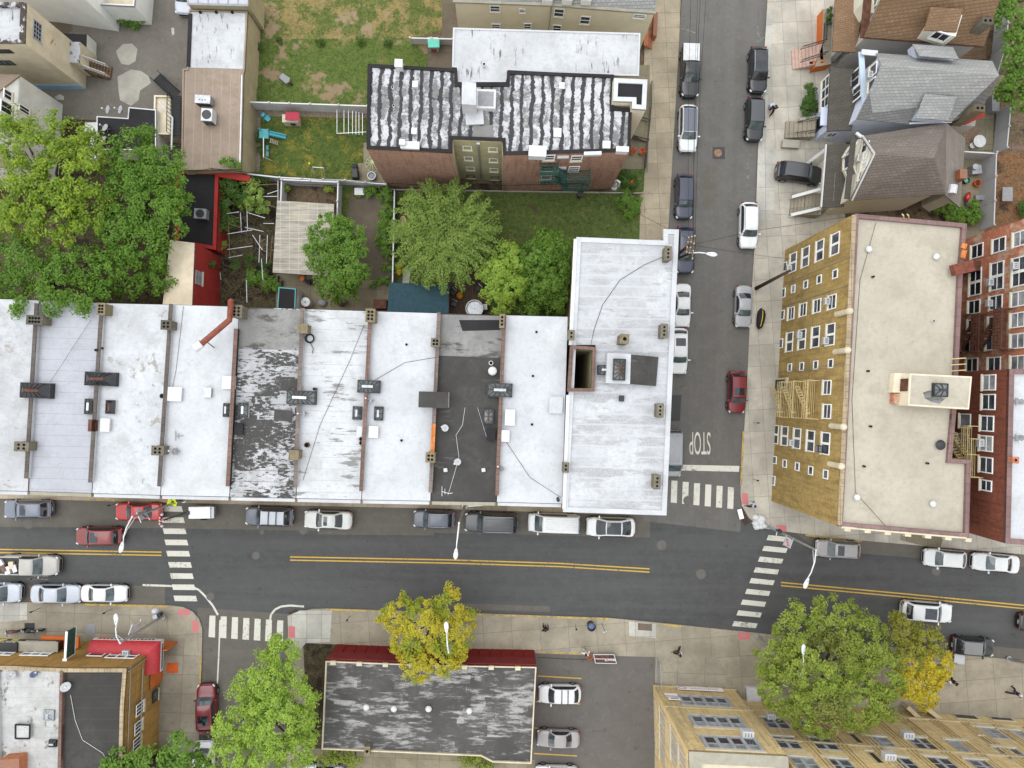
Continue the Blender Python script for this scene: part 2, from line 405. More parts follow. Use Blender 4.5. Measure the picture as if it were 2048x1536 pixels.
M_sh_taupe = shingle('shingle_taupe', (.165, .14, .122), math.radians(-4))
M_sh_taupe2 = shingle('shingle_taupe_pale', (.21, .185, .165), math.radians(88))
M_sh_dark = shingle('shingle_dark', (.085, .076, .066), math.radians(-4))
WALLK = {'brick_brown': 2.0, 'brick_orange_patch': 1.5, 'chimney_block': .85, 'chimney_tan': .55, 'brick_mustard': 1.5, 'brick_buff': 1.3, 'brick_buff_side': 1.35, 'brick_dark_red': 1.35, 'brick_red_whitewash': 1.6}
def brick(name, c1, c2, mortar, rot, w=.21, h=.075, blotch=.4, bl=(.3, .26, .22), thr=.55, scale=1.0, vs=(1, 1, 1)):
 kk = WALLK.get(name, 1.7); c1, c2, mortar, bl = [tuple(min(.62, v*kk) for v in q_) for q_ in (c1, c2, mortar, bl)]
 t = NT(name, .9, .15); p = t.pos()
 x, y, z = t.sep(t.map(p, (1, 1, 1), rot))
 cb = t.n('ShaderNodeCombineXYZ'); t.put(cb.inputs[0], x); t.put(cb.inputs[1], z)
 fac, cell = t.grid(cb.outputs[0], w*2, h*2, .012, .5)
 n1 = t.noise(p, 9, 4, .8); n2 = t.noise(t.map(p, vs), scale, 7, .72); n3 = t.noise(t.map(p, (3, 3, .25)), 1.2, 5, .7)
 a = t.mix(t.rng(n1, .35, .68), c1, c2)
 a = t.mix(.4, a, cell, 'OVERLAY')
 a = t.mix(t.math('MULTIPLY', t.rng(n2, thr, thr+.14), blotch), a, bl)
 a = t.mix(t.math('MULTIPLY', t.rng(n3, .45, .7), .6), a, tuple(v*.5 for v in c1))
 a = t.mix(t.math('MULTIPLY', fac, .45), a, mortar)
 t.col(a).bump(n1, .4, .02); return t.mat
M_bk_yellow = brick('brick_mustard', (.185, .125, .042), (.275, .195, .078), (.17, .13, .07), math.radians(87), blotch=.6, bl=(.125, .083, .034), vs=(1.2, .9, .5), thr=.47)
M_bk_mottle = brick('brick_red_whitewash', (.2, .062, .035), (.28, .11, .065), (.2, .15, .12), math.radians(87), blotch=.8, bl=(.27, .225, .175), thr=.47, scale=.7)
M_bk_dark = brick('brick_dark_red', (.085, .026, .018), (.135, .044, .027), (.1, .05, .035), math.radians(87), blotch=.35, bl=(.28, .11, .06), thr=.62, scale=4, vs=(1, 1, .3))
M_bk_brown = brick('brick_brown', (.115, .064, .047), (.185, .108, .08), (.12, .1, .085), math.radians(1), blotch=.35, bl=(.11, .06, .04))
M_bk_orange = brick('brick_orange_patch', (.22, .075, .035), (.27, .1, .05), (.15, .1, .08), math.radians(1))
M_bk_ochre = brick('brick_ochre', (.155, .088, .026), (.22, .13, .042), (.13, .09, .045), 0.0, blotch=.4, bl=(.11, .06, .02))
M_bk_buff = brick('brick_buff', (.355, .265, .13), (.45, .35, .195), (.24, .18, .1), math.radians(-2), blotch=.3, bl=(.42, .3, .16), w=.3, h=.1)
M_bk_buffW = brick('brick_buff_side', (.355, .265, .13), (.45, .35, .195), (.24, .18, .1), math.radians(88), blotch=.3, bl=(.42, .3, .16), w=.3, h=.1)
def stucco(name, c, stain=.3, dirt=.6, scale=.8):
 c = tuple(min(.7, x*1.35) for x in c)
 t = NT(name, .9, .15); p = t.pos()
 a = t.noise(p, scale, 7, .65); s = t.noise(t.map(p, (2.5, 2.5, .3)), 1.0, 6, .7); f = t.noise(p, 18, 3, .8)
 k = t.mix(t.rng(a, .3, .7), tuple(x*.86 for x in c), tuple(min(1, x*1.08) for x in c))
 k = t.mix(t.math('MULTIPLY', t.rng(s, .5, .8), stain), k, tuple(x*dirt for x in c))
 t.col(k).bump(f, .2, .01); return t.mat
M_st_cream = stucco('stucco_cream', (.4, .355, .275)); M_st_tan = stucco('stucco_tan', (.37, .32, .235)); M_st_olive = stucco('stucco_olive', (.225, .205, .125))
M_st_olive2 = stucco('stucco_khaki', (.235, .2, .125)); M_st_white = stucco('stucco_white', (.44, .43, .4), .15); M_red_paint = stucco('red_painted_render', (.2, .022, .019), .5, .6); M_maroon = stucco('maroon_fascia', (.125, .02, .02), .6, .6)
M_red_dark = stucco('red_dark_paint', (.13, .013, .012), .3); M_blue_band = stucco('blue_wall_base', (.19, .3, .43)); M_st_beige_roof = stucco('beige_coating', (.4, .345, .26), .35)
M_orange_paint = stucco('orange_paint', (.33, .085, .022), .4); M_stone = stucco('cast_stone', (.34, .3, .225), .5, .55); M_stone_dk = stucco('stone_grey', (.2, .185, .15), .6); M_stone_ochre = stucco('stone_ochre', (.3, .245, .15), .6, .5)
def siding(name, c, rot=0.0):
 c = tuple(min(.72, x*1.5) for x in c)
 t = NT(name, .6, .3); p = t.pos(); x, y, z = t.sep(p)
 m = t.math('PINGPONG', z, .1); a = t.noise(p, .9, 5, .6)
 k = t.mix(t.rng(a, .3, .7), tuple(v*.9 for v in c), c)
 t.col(t.mix(t.math('MULTIPLY', t.rng(m, .014, .004), .45), k, tuple(v*.45 for v in c))); return t.mat
M_sd_cream = siding('siding_cream', (.43, .39, .3)); M_sd_lilac = siding('siding_lilac', (.36, .385, .47)); M_sd_blue = siding('siding_blue', (.29, .345, .42)); M_sd_beige = siding('siding_beige', (.4, .375, .315)); M_sd_grey = siding('siding_grey', (.27, .255, .235)); M_sd_white = siding('siding_white', (.45, .45, .44))
M_vinyl = plain('vinyl_white', (.455, .455, .46), .4, .4, 0, .06, 1.2); M_vinyl_grey = plain('vinyl_grey', (.36, .36, .375), .5, .4, 0, .06, 1.2)
M_tile = concrete('coping_tile', (.15, .118, .108), .62, .62, math.radians(-2), (0, 0, 0), .8); M_tile_dk = concrete('coping_tile_dark', (.1, .083, .075), .6, .6, math.radians(-2), (0, 0, 0), .9)
M_tile_purple = concrete('coping_tile_purple', (.18, .115, .11), .8, .8, math.radians(2), (0, 0, 0), .4, .35); M_tile_orange = concrete('coping_tile_orange', (.45, .16, .05), .6, .6, math.radians(-2)); M_tile_stone = concrete('coping_stone', (.3, .235, .155), .55, .55, 0, (0, 0, 0), 1.0, .8)
M_terra = concrete('terracotta_coping', (.15, .095, .078), .5, .5, 0, (0, 0, 0), .6); M_chim = brick('chimney_block', (.135, .12, .092), (.19, .165, .125), (.09, .08, .07), 0); M_chim_tan = brick('chimney_tan', (.26, .215, .135), (.34, .28, .18), (.15, .12, .09), 0); M_flue = plain('flue_black', g(.006), 1.0, .05, 0, 0)
M_cap = plain('metal_cap_white', (.46, .46, .47), .5, .4, .1, .1); M_galv = plain('galvanised', (.3, .31, .33), .45, .5, .6, .15); M_darkmetal = plain('dark_metal', (.03, .03, .033), .5, .4, .3, .2); M_iron = plain('black_iron', (.014, .014, .015), .6, .3, .2, .1)
M_rustpipe = plain('red_oxide_duct', (.16, .042, .024), .6, .3, 0, .25); M_rust = plain('rusty_iron', (.085, .037, .024), .8, .2, 0, .35); M_green_iron = plain('green_iron', (.022, .062, .048), .6, .3, 0, .35); M_cream_iron = plain('cream_iron', (.43, .34, .17), .6, .3, 0, .15); M_copper = plain('copper_plate', (.19, .105, .06), .6, .3, 0, .3)
M_alu = plain('brushed_aluminium', (.42, .43, .45), .35, .5, .7, .1); M_lampwhite = plain('lamp_white', (.5, .51, .53), .4, .4, 0, .05); M_wood_pole = plain('creosote_pole', (.06, .043, .033), .9, .1, 0, .3)
M_wire = plain('wire_black', g(.012), .7, .2, 0, 0); M_rubber = plain('rubber', g(.012), .85, .2, 0, .1); M_plastic_blk = plain('plastic_black', g(.014), .5, .4, 0, .1); M_plastic_grey = plain('plastic_grey', (.2, .2, .21), .6, .3, 0, .1)
M_solar = plain('panel_grey', (.3, .3, .34), .3, .5, 0, .1)
def glass(name, c, rough=.12):
 t = NT(name, rough, .6); k = t.noise(t.pos(), .9, 4, .6)
 t.col(t.mix(t.rng(k, .3, .7), tuple(x*.45 for x in c), tuple(x*1.4 for x in c))); return t.mat
M_glass = glass('window_glass', (.045, .052, .065)); M_glass_pale = glass('window_glass_blinds', (.22, .23, .24), .3); M_glass_dk = glass('window_glass_dark', (.014, .015, .018)); M_glass_sky = glass('skylight_glass', (.085, .095, .1), .25); M_carglass = glass('car_glass', (.018, .021, .026), .06); M_windscreen = glass('windscreen', (.06, .078, .085), .06)
M_frame = plain('window_frame_white', (.7, .7, .7), .5, .4, 0, .05); M_frame_grey = plain('window_frame_grey', (.27, .28, .31), .5, .4, 0, .1); M_frame_dk = plain('window_frame_dark', (.03, .03, .035), .5, .4, 0, .1)
def sheet(name, pts, z, mat, zpx=None):
 b = MB(); b.up(PP(pts, z if zpx is None else zpx) if zpx is None else [(*P(x, y, zpx).xy, z) for x, y in pts])
 return tag(b.build(name, mat), kind='structure')
def slab(name, pts, z, mat, side):
 b = MB(); b.prism(PP(pts, z), -.3, z, 1, 0)
 return tag(b.build(name, [mat, side]), kind='structure')
b = MB(); b.up([(-260, -220, -.08), (260, -220, -.08), (260, 220, -.08), (-260, 220, -.08)])
tag(b.build('ground', M_dirt), kind='structure')
sheet('main_street', [(-500, 980), (700, 1005), (1290, 1010), (1560, 1040), (2600, 1140), (2600, 1390), (1540, 1292), (600, 1250), (-500, 1240)], 0.0, M_road)
sheet('side_street', [(1385, -300), (1555, -300), (1500, 700), (1482, 1040), (1480, 1064), (1286, 1042), (1320, 600)], .006, M_side)
sheet('side_road', [(395, 1215), (600, 1230), (585, 1260), (580, 1800), (380, 1800)], .006, M_lane)
sheet('parking_lane', [(-500, 985), (700, 1003), (1240, 1020), (1300, 1022), (1300, 1075), (900, 1066), (300, 1056), (-500, 1050)], .004, M_lane)
sheet('parking_lane', [(1580, 1060), (2600, 1150), (2600, 1180), (1640, 1100)], .004, M_lane)
sheet('parking_lane', [(-500, 1165), (330, 1172), (330, 1215), (-500, 1215)], .004, M_lane)
sheet('parking_lane', [(1880, 1282), (2600, 1352), (2600, 1385), (1880, 1330)], .004, M_lane)
sheet('road_patch', [(1300, 790), (1363, 790), (1360, 842), (1300, 842)], .010, M_patch)
ZW = .15
sheet('road_patch', [(636, 1062), (868, 1064), (868, 1071), (636, 1069)], .010, M_lane)
sheet('road_patch', [(1100, 1150), (1180, 1153), (1179, 1166), (1099, 1163)], .010, M_road)
sheet('road_patch', [(1408, 330), (1432, 330), (1430, 420), (1406, 420)], .012, M_lane)
sheet('road_patch', [(860, 1205), (1100, 1212), (1100, 1224), (860, 1217)], .010, M_lane)
sheet('road_patch', [(1425, 294), (1450, 294), (1450, 318), (1425, 318)], .013, M_patch)
Wp = [(-500, 900), (1100, 930), (1265, 940), (1279, 470), (1283, 300), (1300, -300), (1372, -300), (1358, 90), (1346, 300), (1336, 470), (1325, 700), (1310, 900), (1303, 985), (1292, 1010), (1270, 1025), (1230, 1029), (870, 1017), (500, 1009), (250, 1003), (0, 997), (-500, 985)]
slab('pavement', Wp, ZW, M_walk2, M_curb)
NE = [(1553, -300), (1535, 0), (1531, 100), (1521, 290), (1514, 384), (1510, 480), (1501, 620), (1494, 768), (1481, 985), (1484, 1012), (1498, 1036), (1516, 1050), (1535, 1058), (1560, 1062), (1611, 1068), (1723, 1081), (2048, 1109), (2600, 1160), (2600, 900), (1760, 800), (1760, -300)]
slab('pavement', NE, ZW, M_walk3, M_curb)
SW = [(-500, 1200), (0, 1203), (340, 1211), (366, 1214), (386, 1224), (398, 1238), (404, 1256), (404, 1280), (400, 1400), (392, 1800), (-500, 1800)]
slab('pavement', SW, ZW, M_walk, M_curb)
SE = [(574, 1800), (575, 1300), (576, 1266), (583, 1243), (598, 1226), (622, 1218), (660, 1217), (960, 1227), (1220, 1236), (1360, 1250), (1540, 1269), (2011, 1318), (2600, 1376), (2600, 1800)]
slab('pavement', SE, ZW, M_walkSE, M_curb)
b = MB(); b.prism(PP([(-600, -500), (1299, -300), (1282, 300), (1278, 600), (1150, 760), (-600, 760)], .12), -.3, .12, 0, 0)
tag(b.build('yard_ground', M_dirt), kind='structure')
b = MB(); b.prism(PP([(1700, -300), (2600, -300), (2600, 1000), (1780, 900), (1690, 430)], .154), -.3, .156, 0, 0)
tag(b.build('yard_ground', M_dirt), kind='structure')
z1 = .126
sheet('yard_paving', [(-300, -300), (380, -300), (380, 345), (120, 345), (-300, 345)], z1, M_yardlot)
sheet('soil_and_tree_shade', [(-300, 225), (190, 240), (310, 300), (345, 345), (345, 640), (-300, 640)], z1+.002, M_under)  # dark sheet put in as the shade beneath the maple crowns
sheet('yard_paving', [(60, 20), (140, 20), (146, 60), (112, 85), (70, 70)], z1+.004, M_drive)
sheet('lawn', [(514, -300), (905, -300), (890, 60), (800, 82), (514, 82)], z1, M_lawn1)
sheet('lawn', [(508, 78), (866, 76), (862, 140), (740, 140), (740, 212), (498, 208)], z1+.003, M_lawn2)
sheet('path', [(884, -100), (930, -100), (930, 160), (855, 160), (856, 92), (884, 70)], z1+.004, M_drive)
sheet('pebble_border', [(498, 216), (740, 222), (740, 240), (530, 236), (520, 345), (500, 345)], z1, M_pebble)
sheet('lawn', [(521, 232), (742, 236), (732, 362), (520, 350)], z1+.004, M_lawn3)
sheet('path', [(727, 285), (800, 285), (800, 372), (716, 366), (716, 326), (727, 326)], z1+.008, M_patio)
sheet('lawn', [(782, 372), (1286, 372), (1280, 500), (1150, 640), (782, 640)], z1, M_lawn4)
sheet('path', [(700, 392), (768, 388), (784, 520), (786, 570), (690, 570), (690, 470)], z1+.004, M_drive)
sheet('lawn', [(674, 370), (704, 370), (704, 560), (674, 560)], z1, M_lawn4)
sheet('patio', [(552, 548), (700, 548), (700, 560), (784, 560), (784, 640), (552, 640)], z1+.006, M_patio)
sheet('soil_and_tree_shade', [(428, 340), (556, 350), (552, 640), (428, 640)], z1, M_under)
sheet('deck', [(896, 545), (978, 545), (978, 640), (896, 640)], z1+.08, M_deck)
sheet('garden_path', [(806, 535), (822, 535), (818, 566), (805, 566)], z1+.008, M_pale)
sheet('front_garden', [(1236, 338), (1290, 338), (1287, 384), (1228, 384)], z1+.034, M_lawn4)
sheet('paved_front', [(1262, 130), (1300, 130), (1296, 345), (1225, 345)], z1+.028, M_patio)
sheet('side_alley', [(775, 366), (1285, 369), (1285, 386), (775, 384)], z1+.003, M_under)
z2 = .16
sheet('paved_front', [(1556, -200), (1700, -200), (1700, 130), (1640, 150), (1556, 150)], z2+.002, M_walk3)
sheet('driveway', [(1534, 20), (1546, 20), (1524, 420), (1512, 420), (1516, 300)], z2+.002, M_pale)
sheet('driveway', [(1516, 298), (1556, 298), (1545, 440), (1512, 440)], z2+.004, M_pale)
sheet('back_yard', [(1880, 150), (2010, 150), (1990, 300), (1870, 310)], z2+.004, M_patio)
sheet('back_yard', [(1900, 300), (1990, 300), (1990, 450), (1890, 450)], z2+.004, M_patio)
sheet('back_yard', [(1990, 180), (2300, 180), (2300, 300), (1985, 310)], z2+.004, M_dirt)
sheet('back_yard', [(1978, 306), (2300, 306), (2300, 470), (1968, 470)], z2+.006, M_dirt2)
sheet('path', [(2012, 290), (2300, 296), (2300, 305), (2012, 298)], z2+.01, M_terra)
sheet('alley', [(1930, 440), (1990, 440), (1985, 700), (1880, 1100), (1800, 1080)], z2+.003, M_patio)
z3 = .156
sheet('car_park', [(1062, 1306), (1192, 1311), (1310, 1314), (1308, 1800), (1040, 1800)], z3, M_lot)
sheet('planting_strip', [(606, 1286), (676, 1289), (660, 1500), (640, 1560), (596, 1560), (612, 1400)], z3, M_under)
sheet('back_alley', [(600, 1495), (1070, 1520), (1070, 1700), (560, 1700)], z3+.004, M_patio)
sheet('pavement_patch', [(1390, 1314), (1436, 1316), (1468, 1372), (1330, 1366), (1318, 1313)], z3+.004, M_walk)
sheet('pavement_patch', [(575, 1232), (600, 1221), (664, 1221), (660, 1284), (612, 1286), (600, 1300), (578, 1300)], z3+.002, M_pale)
sheet('pavement_patch', [(374, 1219), (398, 1240), (402, 1256), (402, 1304), (376, 1304), (376, 1278), (334, 1276), (334, 1216), (352, 1215)], z3+.002, M_walkSE)
sheet('pavement_patch', [(0, 1207), (54, 1207), (54, 1240), (0, 1244)], z3+.002, M_pale)
sheet('pavement_patch', [(1258, 1243), (1312, 1248), (1312, 1276), (1258, 1272)], z3+.002, M_pale)
sheet('concrete_patch', [(232, 102), (246, 88), (264, 87), (275, 98), (271, 122), (258, 130), (243, 128), (236, 114)], z1+.006, M_patchc)
sheet('concrete_patch', [(235, 153), (262, 139), (282, 142), (297, 152), (302, 166), (280, 181), (277, 200), (262, 212), (240, 200), (237, 180)], z1+.006, M_patchc)
sheet('concrete_patch', [(110, 193), (120, 188), (128, 193), (127, 200), (112, 199)], z1+.006, M_pale)
sheet('concrete_patch', [(342, 56), (348, 55), (349, 68), (344, 71)], z1+.006, M_pale)
def strip(name, pts, w, z, mat, gap=None):
 p = PP(pts, z); b = MB()
 for i in range(len(p)-1):
  d = (p[i+1]-p[i]).normalized(); n = Vector((-d.y, d.x, 0))*(w/2)
  b.up([p[i]-n, p[i+1]-n, p[i+1]+n, p[i]+n])
 return tag(b.build(name, mat), kind='structure')
for pts in ([(652, 1219), (960, 1229), (1219, 1238)], [(1322, 1248), (1363, 1253)], [(1611, 1070), (1723, 1083)], [(1487, 862), (1482, 970)], [(2018, 1320), (2200, 1339)], [(170, 1209), (345, 1213)], [(402, 1310), (398, 1400)], [(172, 999), (246, 1001)], [(1076, 1304), (1170, 1308)]):
 strip('kerb_paint', pts, .2, ZW+.006, M_yellow_old)
for x0, y0, x1, y1 in ((356, 1218, 379, 1230), (385, 1241, 397, 1264), (577, 1252, 590, 1275), (1484, 986, 1496, 1008), (1553, 1050, 1573, 1062), (1477, 1264, 1500, 1279), (324, 992, 344, 1001)):
 sheet('tactile_pad', [(x0, y0), (x1, y0+1), (x1, y1+1), (x0, y1)], z3+.006, M_pink)
sheet('orange_plate', [(333, 1326), (356, 1326), (356, 1346), (333, 1346)], z3+.008, M_orange_pad)
sheet('cellar_hatch', [(172, 1248), (190, 1248), (190, 1272), (172, 1272)], z3+.008, M_plastic_grey)
sheet('cellar_hatch', [(1276, 1246), (1304, 1248), (1304, 1262), (1276, 1260)], z3+.008, M_drive)
def line2(pts, w, z, mat, name='road_marking'): return strip(name, pts, w, z, mat)
zm = .012
for off in (-3.2, 3.2):
 line2([(-300, 1098+off), (0, 1102+off), (323, 1107.5+off)], .13, zm, M_yellow_mark)
 line2([(580, 1117+off), (900, 1123+off), (1120, 1130+off), (1299, 1141+off)], .13, zm, M_yellow_mark)
 line2([(1562, 1168+off), (1800, 1190+off), (2400, 1248+off)], .13, zm, M_yellow_mark)
def bars(quads, mat=M_white_mark, name='crosswalk'):
 b = MB()
 for q in quads: b.up(PP(q, zm))
 return tag(b.build(name, mat), kind='structure')
q = []
for k in range(9):
 x = 318+k*3.6; y = 1012+k*22.4
 q.append([(x, y), (x+45, y+.4), (x+48, y+11.4), (x+3, y+11)])
bars(q)
bars([[(1343+k*22.6, 961+k*2.6), (1355+k*22.6, 961.5+k*2.6), (1353.5+k*22.6, 1006+k*2.4), (1341.5+k*22.6, 1005+k*2.4)] for k in range(6)], M_white_mark)
q = []
for k in range(9):
 x = 1537-k*8.6; y = 1070+k*21.5
 q.append([(x, y), (x+47, y+5), (x+43.5, y+14.5), (x-4, y+10)])
bars(q)
bars([[(419+k*22.6, 1231+k*1.6), (431+k*22.6, 1231.4+k*1.6), (430+k*22.6, 1275+k*1.6), (417+k*22.6, 1274+k*1.6)] for k in range(7)])
bars([[(1340, 929), (1479, 932), (1478, 943.5), (1340, 940.5)]], M_white_mark, 'stop_line')
line2([(285, 1170), (345, 1172), (385, 1174), (398, 1180), (412, 1194), (426, 1212), (436, 1230)], .2, zm+.002, M_white_mark)
line2([(540, 1240), (542, 1229), (550, 1219), (562, 1213), (580, 1211), (608, 1213)], .2, zm+.002, M_white_mark)
line2([(440, 1240), (438, 1300), (434, 1380)], .14, zm+.002, M_white_mark)
line2([(62, 1152), (62, 1163)], .14, zm, M_white_old); line2([(62, 1152), (97, 1153)], .14, zm, M_white_old); line2([(53, 1158), (97, 1159)], .14, zm, M_white_old)
for a, bb in (((1490, 304), (1516, 317)), ((1482, 382), (1513, 376)), ((1512, 86), (1532, 73)), ((1364, 57), (1392, 66)), ((1512, 0), (1532, 8))):
 line2([a, bb], .11, zm, M_white_old)
for y0, x0, x1 in ((1352, 1076, 1163), (1403, 1071, 1160), (1456, 1069, 1157), (1507, 1068, 1154)):
 line2([(x0, y0), (x1, y0+5)], .11, z3+.004, M_yellow_mark)
def text(name, s, loc, h, w, rz, mat, parent=None, tilt=None, kind=None, off=None, ext=.002):
 cu = bpy.data.curves.new(name, 'FONT'); cu.body = s; cu.align_x = 'CENTER'; cu.align_y = 'CENTER'; cu.extrude = ext
 cu.materials.append(mat)
 o = bpy.data.objects.new(name, cu); C.objects.link(o)
 bpy.context.view_layer.update()
 dx, dy = max(o.dimensions.x, .01), max(o.dimensions.y, .01)
 o.scale = (w/dx, h/dy, 1)
 if tilt: o.rotation_euler = tilt
 else: o.rotation_euler = (0, 0, rz)
 loc = Vector(loc)
 if parent: o.parent = parent; loc = loc-OFF.get(parent.name, Vector())
 o.location = loc
 bpy.context.view_layer.update()
 me = bpy.data.meshes.new_from_object(o.evaluated_get(bpy.context.evaluated_depsgraph_get())); me.materials.clear(); me.materials.append(mat)
 m = bpy.data.objects.new(name, me); C.objects.link(m); m.parent = parent
 m.location = o.location; m.rotation_euler = o.rotation_euler; m.scale = o.scale
 bpy.data.objects.remove(o); OFF[m.name] = Vector()
 if kind: tag(m, kind=kind)
 return m
text('road_lettering', 'STOP', P(1400, 884, zm), 2.3, 2.15, math.pi, M_white_mark, kind='structure')
text('kerb_lettering', 'NO PARKING', P(1497, 345, zm), .36, 3.4, math.radians(90), M_white_old, kind='structure')
text('kerb_lettering', 'NO PARKING', P(1379, 26, zm), .36, 3.4, math.radians(90), M_white_old, kind='structure')
text('kerb_lettering', 'NO PARKING', P(1518, 46, zm), .36, 3.0, math.radians(90), M_white_old, kind='structure')
w = bpy.data.worlds.new('World'); S.world = w; w.use_nodes = True
nt = w.node_tree; bg = nt.nodes['Background']
sky = nt.nodes.new('ShaderNodeTexSky'); sky.sky_type = 'NISHITA'; sky.sun_disc = False
SUN_EL, SUN_AZ = 72.0, 300.0
sky.sun_elevation = math.radians(SUN_EL); sky.sun_rotation = math.radians(SUN_AZ); sky.dust_density = 0.0; sky.air_density = 3.5; sky.ozone_density = 1.0
hs = nt.nodes.new('ShaderNodeHueSaturation'); hs.inputs['Saturation'].default_value = .22; nt.links.new(sky.outputs[0], hs.inputs['Color']); nt.links.new(hs.outputs[0], bg.inputs[0]); bg.inputs[1].default_value = .15
sl = bpy.data.lights.new('sun', 'SUN'); sl.energy = 0.7; sl.angle = math.radians(45); sl.color = (1, .965, .92)
so = bpy.data.objects.new('sun', sl); C.objects.link(so)
az = math.radians(SUN_AZ); el = math.radians(SUN_EL)
sd = Vector((math.sin(az)*math.cos(el), math.cos(az)*math.cos(el), math.sin(el)))   # towards the sun
so.rotation_euler = (-sd).to_track_quat('-Z', 'Y').to_euler(); so.location = (0, -40, 90)
S.view_settings.view_transform = 'Standard'; S.view_settings.look = 'None'; S.view_settings.gamma = 1; S.view_settings.exposure = 1.12
cd = bpy.data.cameras.new('camera'); cd.sensor_width = 36; cd.lens = F/2048*36; cd.clip_end = 1000; cd.clip_start = .5
co = bpy.data.objects.new('camera', cd); C.objects.link(co); co.rotation_mode = 'QUATERNION'; co.rotation_quaternion = Q; co.location = CAM
S.camera = co
S.cycles.max_bounces = 5; S.cycles.diffuse_bounces = 3; S.cycles.glossy_bounces = 2; S.cycles.transmission_bounces = 3; S.cycles.use_denoising = True
def centroid(pts):
 n = len(pts); return Vector((sum(p[0] for p in pts)/n, sum(p[1] for p in pts)/n, 0))
def inset(pts, d):
 p = [Vector((q[0], q[1])) for q in pts]; s = 1 if area2(p) > 0 else -1
 out = []
 for i in range(len(p)):
  a, b, c = p[i-1], p[i], p[(i+1) % len(p)]
  e1 = (b-a).normalized(); e2 = (c-b).normalized()
  n1 = Vector((-e1.y, e1.x))*s; n2 = Vector((-e2.y, e2.x))*s
  k = n1+n2; k = k/max(.3, (1+n1.dot(n2)))
  out.append(b+k*d)
 return out
class Bld:
 def __init__(s, name, label, cat, roofpx, h, wall, roofm, coping=None, par=.35, cw=.3, group=None, z0=0.0, side=None, over=0.0):
  s.h = h; s.px = roofpx; s.pts = [P(x, y, h) for x, y in roofpx]
  c = centroid(s.pts); s.root = thing(name, label, cat, (c.x, c.y, z0), 0, group)
  body = inset(s.pts, over) if over else s.pts
  b = MB(); b.walls(body, z0, h-.02, 0); s.wall = b.build('wall', wall, s.root)
  b = MB(); b.up([(p[0], p[1], h-par) for p in inset(s.pts, cw-.02)]); s.roof = b.build('roof', roofm, s.root)
  if par > 0 or over:
   b = MB(); inn = inset(s.pts, cw); n = len(s.pts)
   for i in range(n):
    j = (i+1) % n
    a0, a1, i0, i1 = s.pts[i], s.pts[j], inn[i], inn[j]
    b.poly([(a0[0], a0[1], h), (a1[0], a1[1], h), (i1[0], i1[1], h), (i0[0], i0[1], h)])
    b.poly([(i0[0], i0[1], h), (i1[0], i1[1], h), (i1[0], i1[1], h-par-.05), (i0[0], i0[1], h-par-.05)])
    b.poly([(a1[0], a1[1], h), (a0[0], a0[1], h), (a0[0], a0[1], h-.3), (a1[0], a1[1], h-.3)])
    if over:
     q0, q1 = body[i], body[j]
     b.poly([(a0[0], a0[1], h-.3), (a1[0], a1[1], h-.3), (q1[0], q1[1], h-.3), (q0[0], q0[1], h-.3)])
   s.cop = b.build('parapet', coping or roofm, s.root)
 def W(s, i, inset_=0.0): return Wall(s, s.pts[i], s.pts[(i+1) % len(s.pts)])
class Wall:
 def __init__(s, bld, A, B_):
  s.b = bld; s.A = Vector((A[0], A[1], 0)); B_ = Vector((B_[0], B_[1], 0))
  s.u = (B_-s.A).normalized(); s.n = Vector((s.u.y, -s.u.x, 0))
  if s.n.dot(-s.A) < 0: s.n = -s.n      # faces the middle of the picture, where the camera hangs
 def hit(s, px, py):
  d = ray(px, py); t = (s.A-CAM).dot(s.n)/d.dot(s.n)
  q = CAM+d*t; return (q-s.A).dot(s.u), q.z
 def at(s, u, z, out=0.0): return s.A+s.u*u+s.n*out+Vector((0, 0, z))
 def quad(s, b, u, z, w, h, out, mi=0):
  a = [s.at(u-w/2, z-h/2, out), s.at(u+w/2, z-h/2, out), s.at(u+w/2, z+h/2, out), s.at(u-w/2, z+h/2, out)]
  f = (a[1]-a[0]).cross(a[3]-a[0])
  if f.dot(s.n) < 0: a.reverse()
  b.poly(a, mi)
 def block(s, b, u, z, w, h, o0, o1, mi=0):
  n = len(b.v)
  for o in (o0, o1): b.v += [s.at(u-w/2, z-h/2, o), s.at(u+w/2, z-h/2, o), s.at(u+w/2, z+h/2, o), s.at(u-w/2, z+h/2, o)]
  for f in ([0, 1, 5, 4], [1, 2, 6, 5], [2, 3, 7, 6], [3, 0, 4, 7], [3, 2, 1, 0], [4, 5, 6, 7]):
   b.f.append([n+i for i in f]); b.m.append(mi)
 def win(s, px, py, w, h, fm=None, gm=None, div=(1, 1), sill=True, fw=.09, zz=None, mid=None):
  u, z = s.hit(px, py); fm = fm or M_frame; gm = gm or (M_glass, M_glass, M_glass_dk, M_glass_pale, M_glass)[int(px*7+py*3) % 5]
  b = MB()
  for sg in (-1, 1):
   s.block(b, u+sg*(w/2+fw/2), z, fw, h+2*fw, .004, .07)
   s.block(b, u, z+sg*(h/2+fw/2), w, fw, .004, .07)
  for k in range(1, div[0]): s.block(b, u-w/2+w*k/div[0], z, mid or .06, h, .004, .06)
  for k in range(1, div[1]): s.block(b, u, z-h/2+h*k/div[1], w, .05, .006, .055)
  o = b.build('window', fm, s.b.root)
  b = MB(); s.quad(b, u, z, w, h, .02); b.build('pane', gm, o)
  if sill:
   b = MB(); s.block(b, u, z-h/2-fw-.05, w+.3, .1, .003, .16); b.build('sill', M_stone, o)
  return o
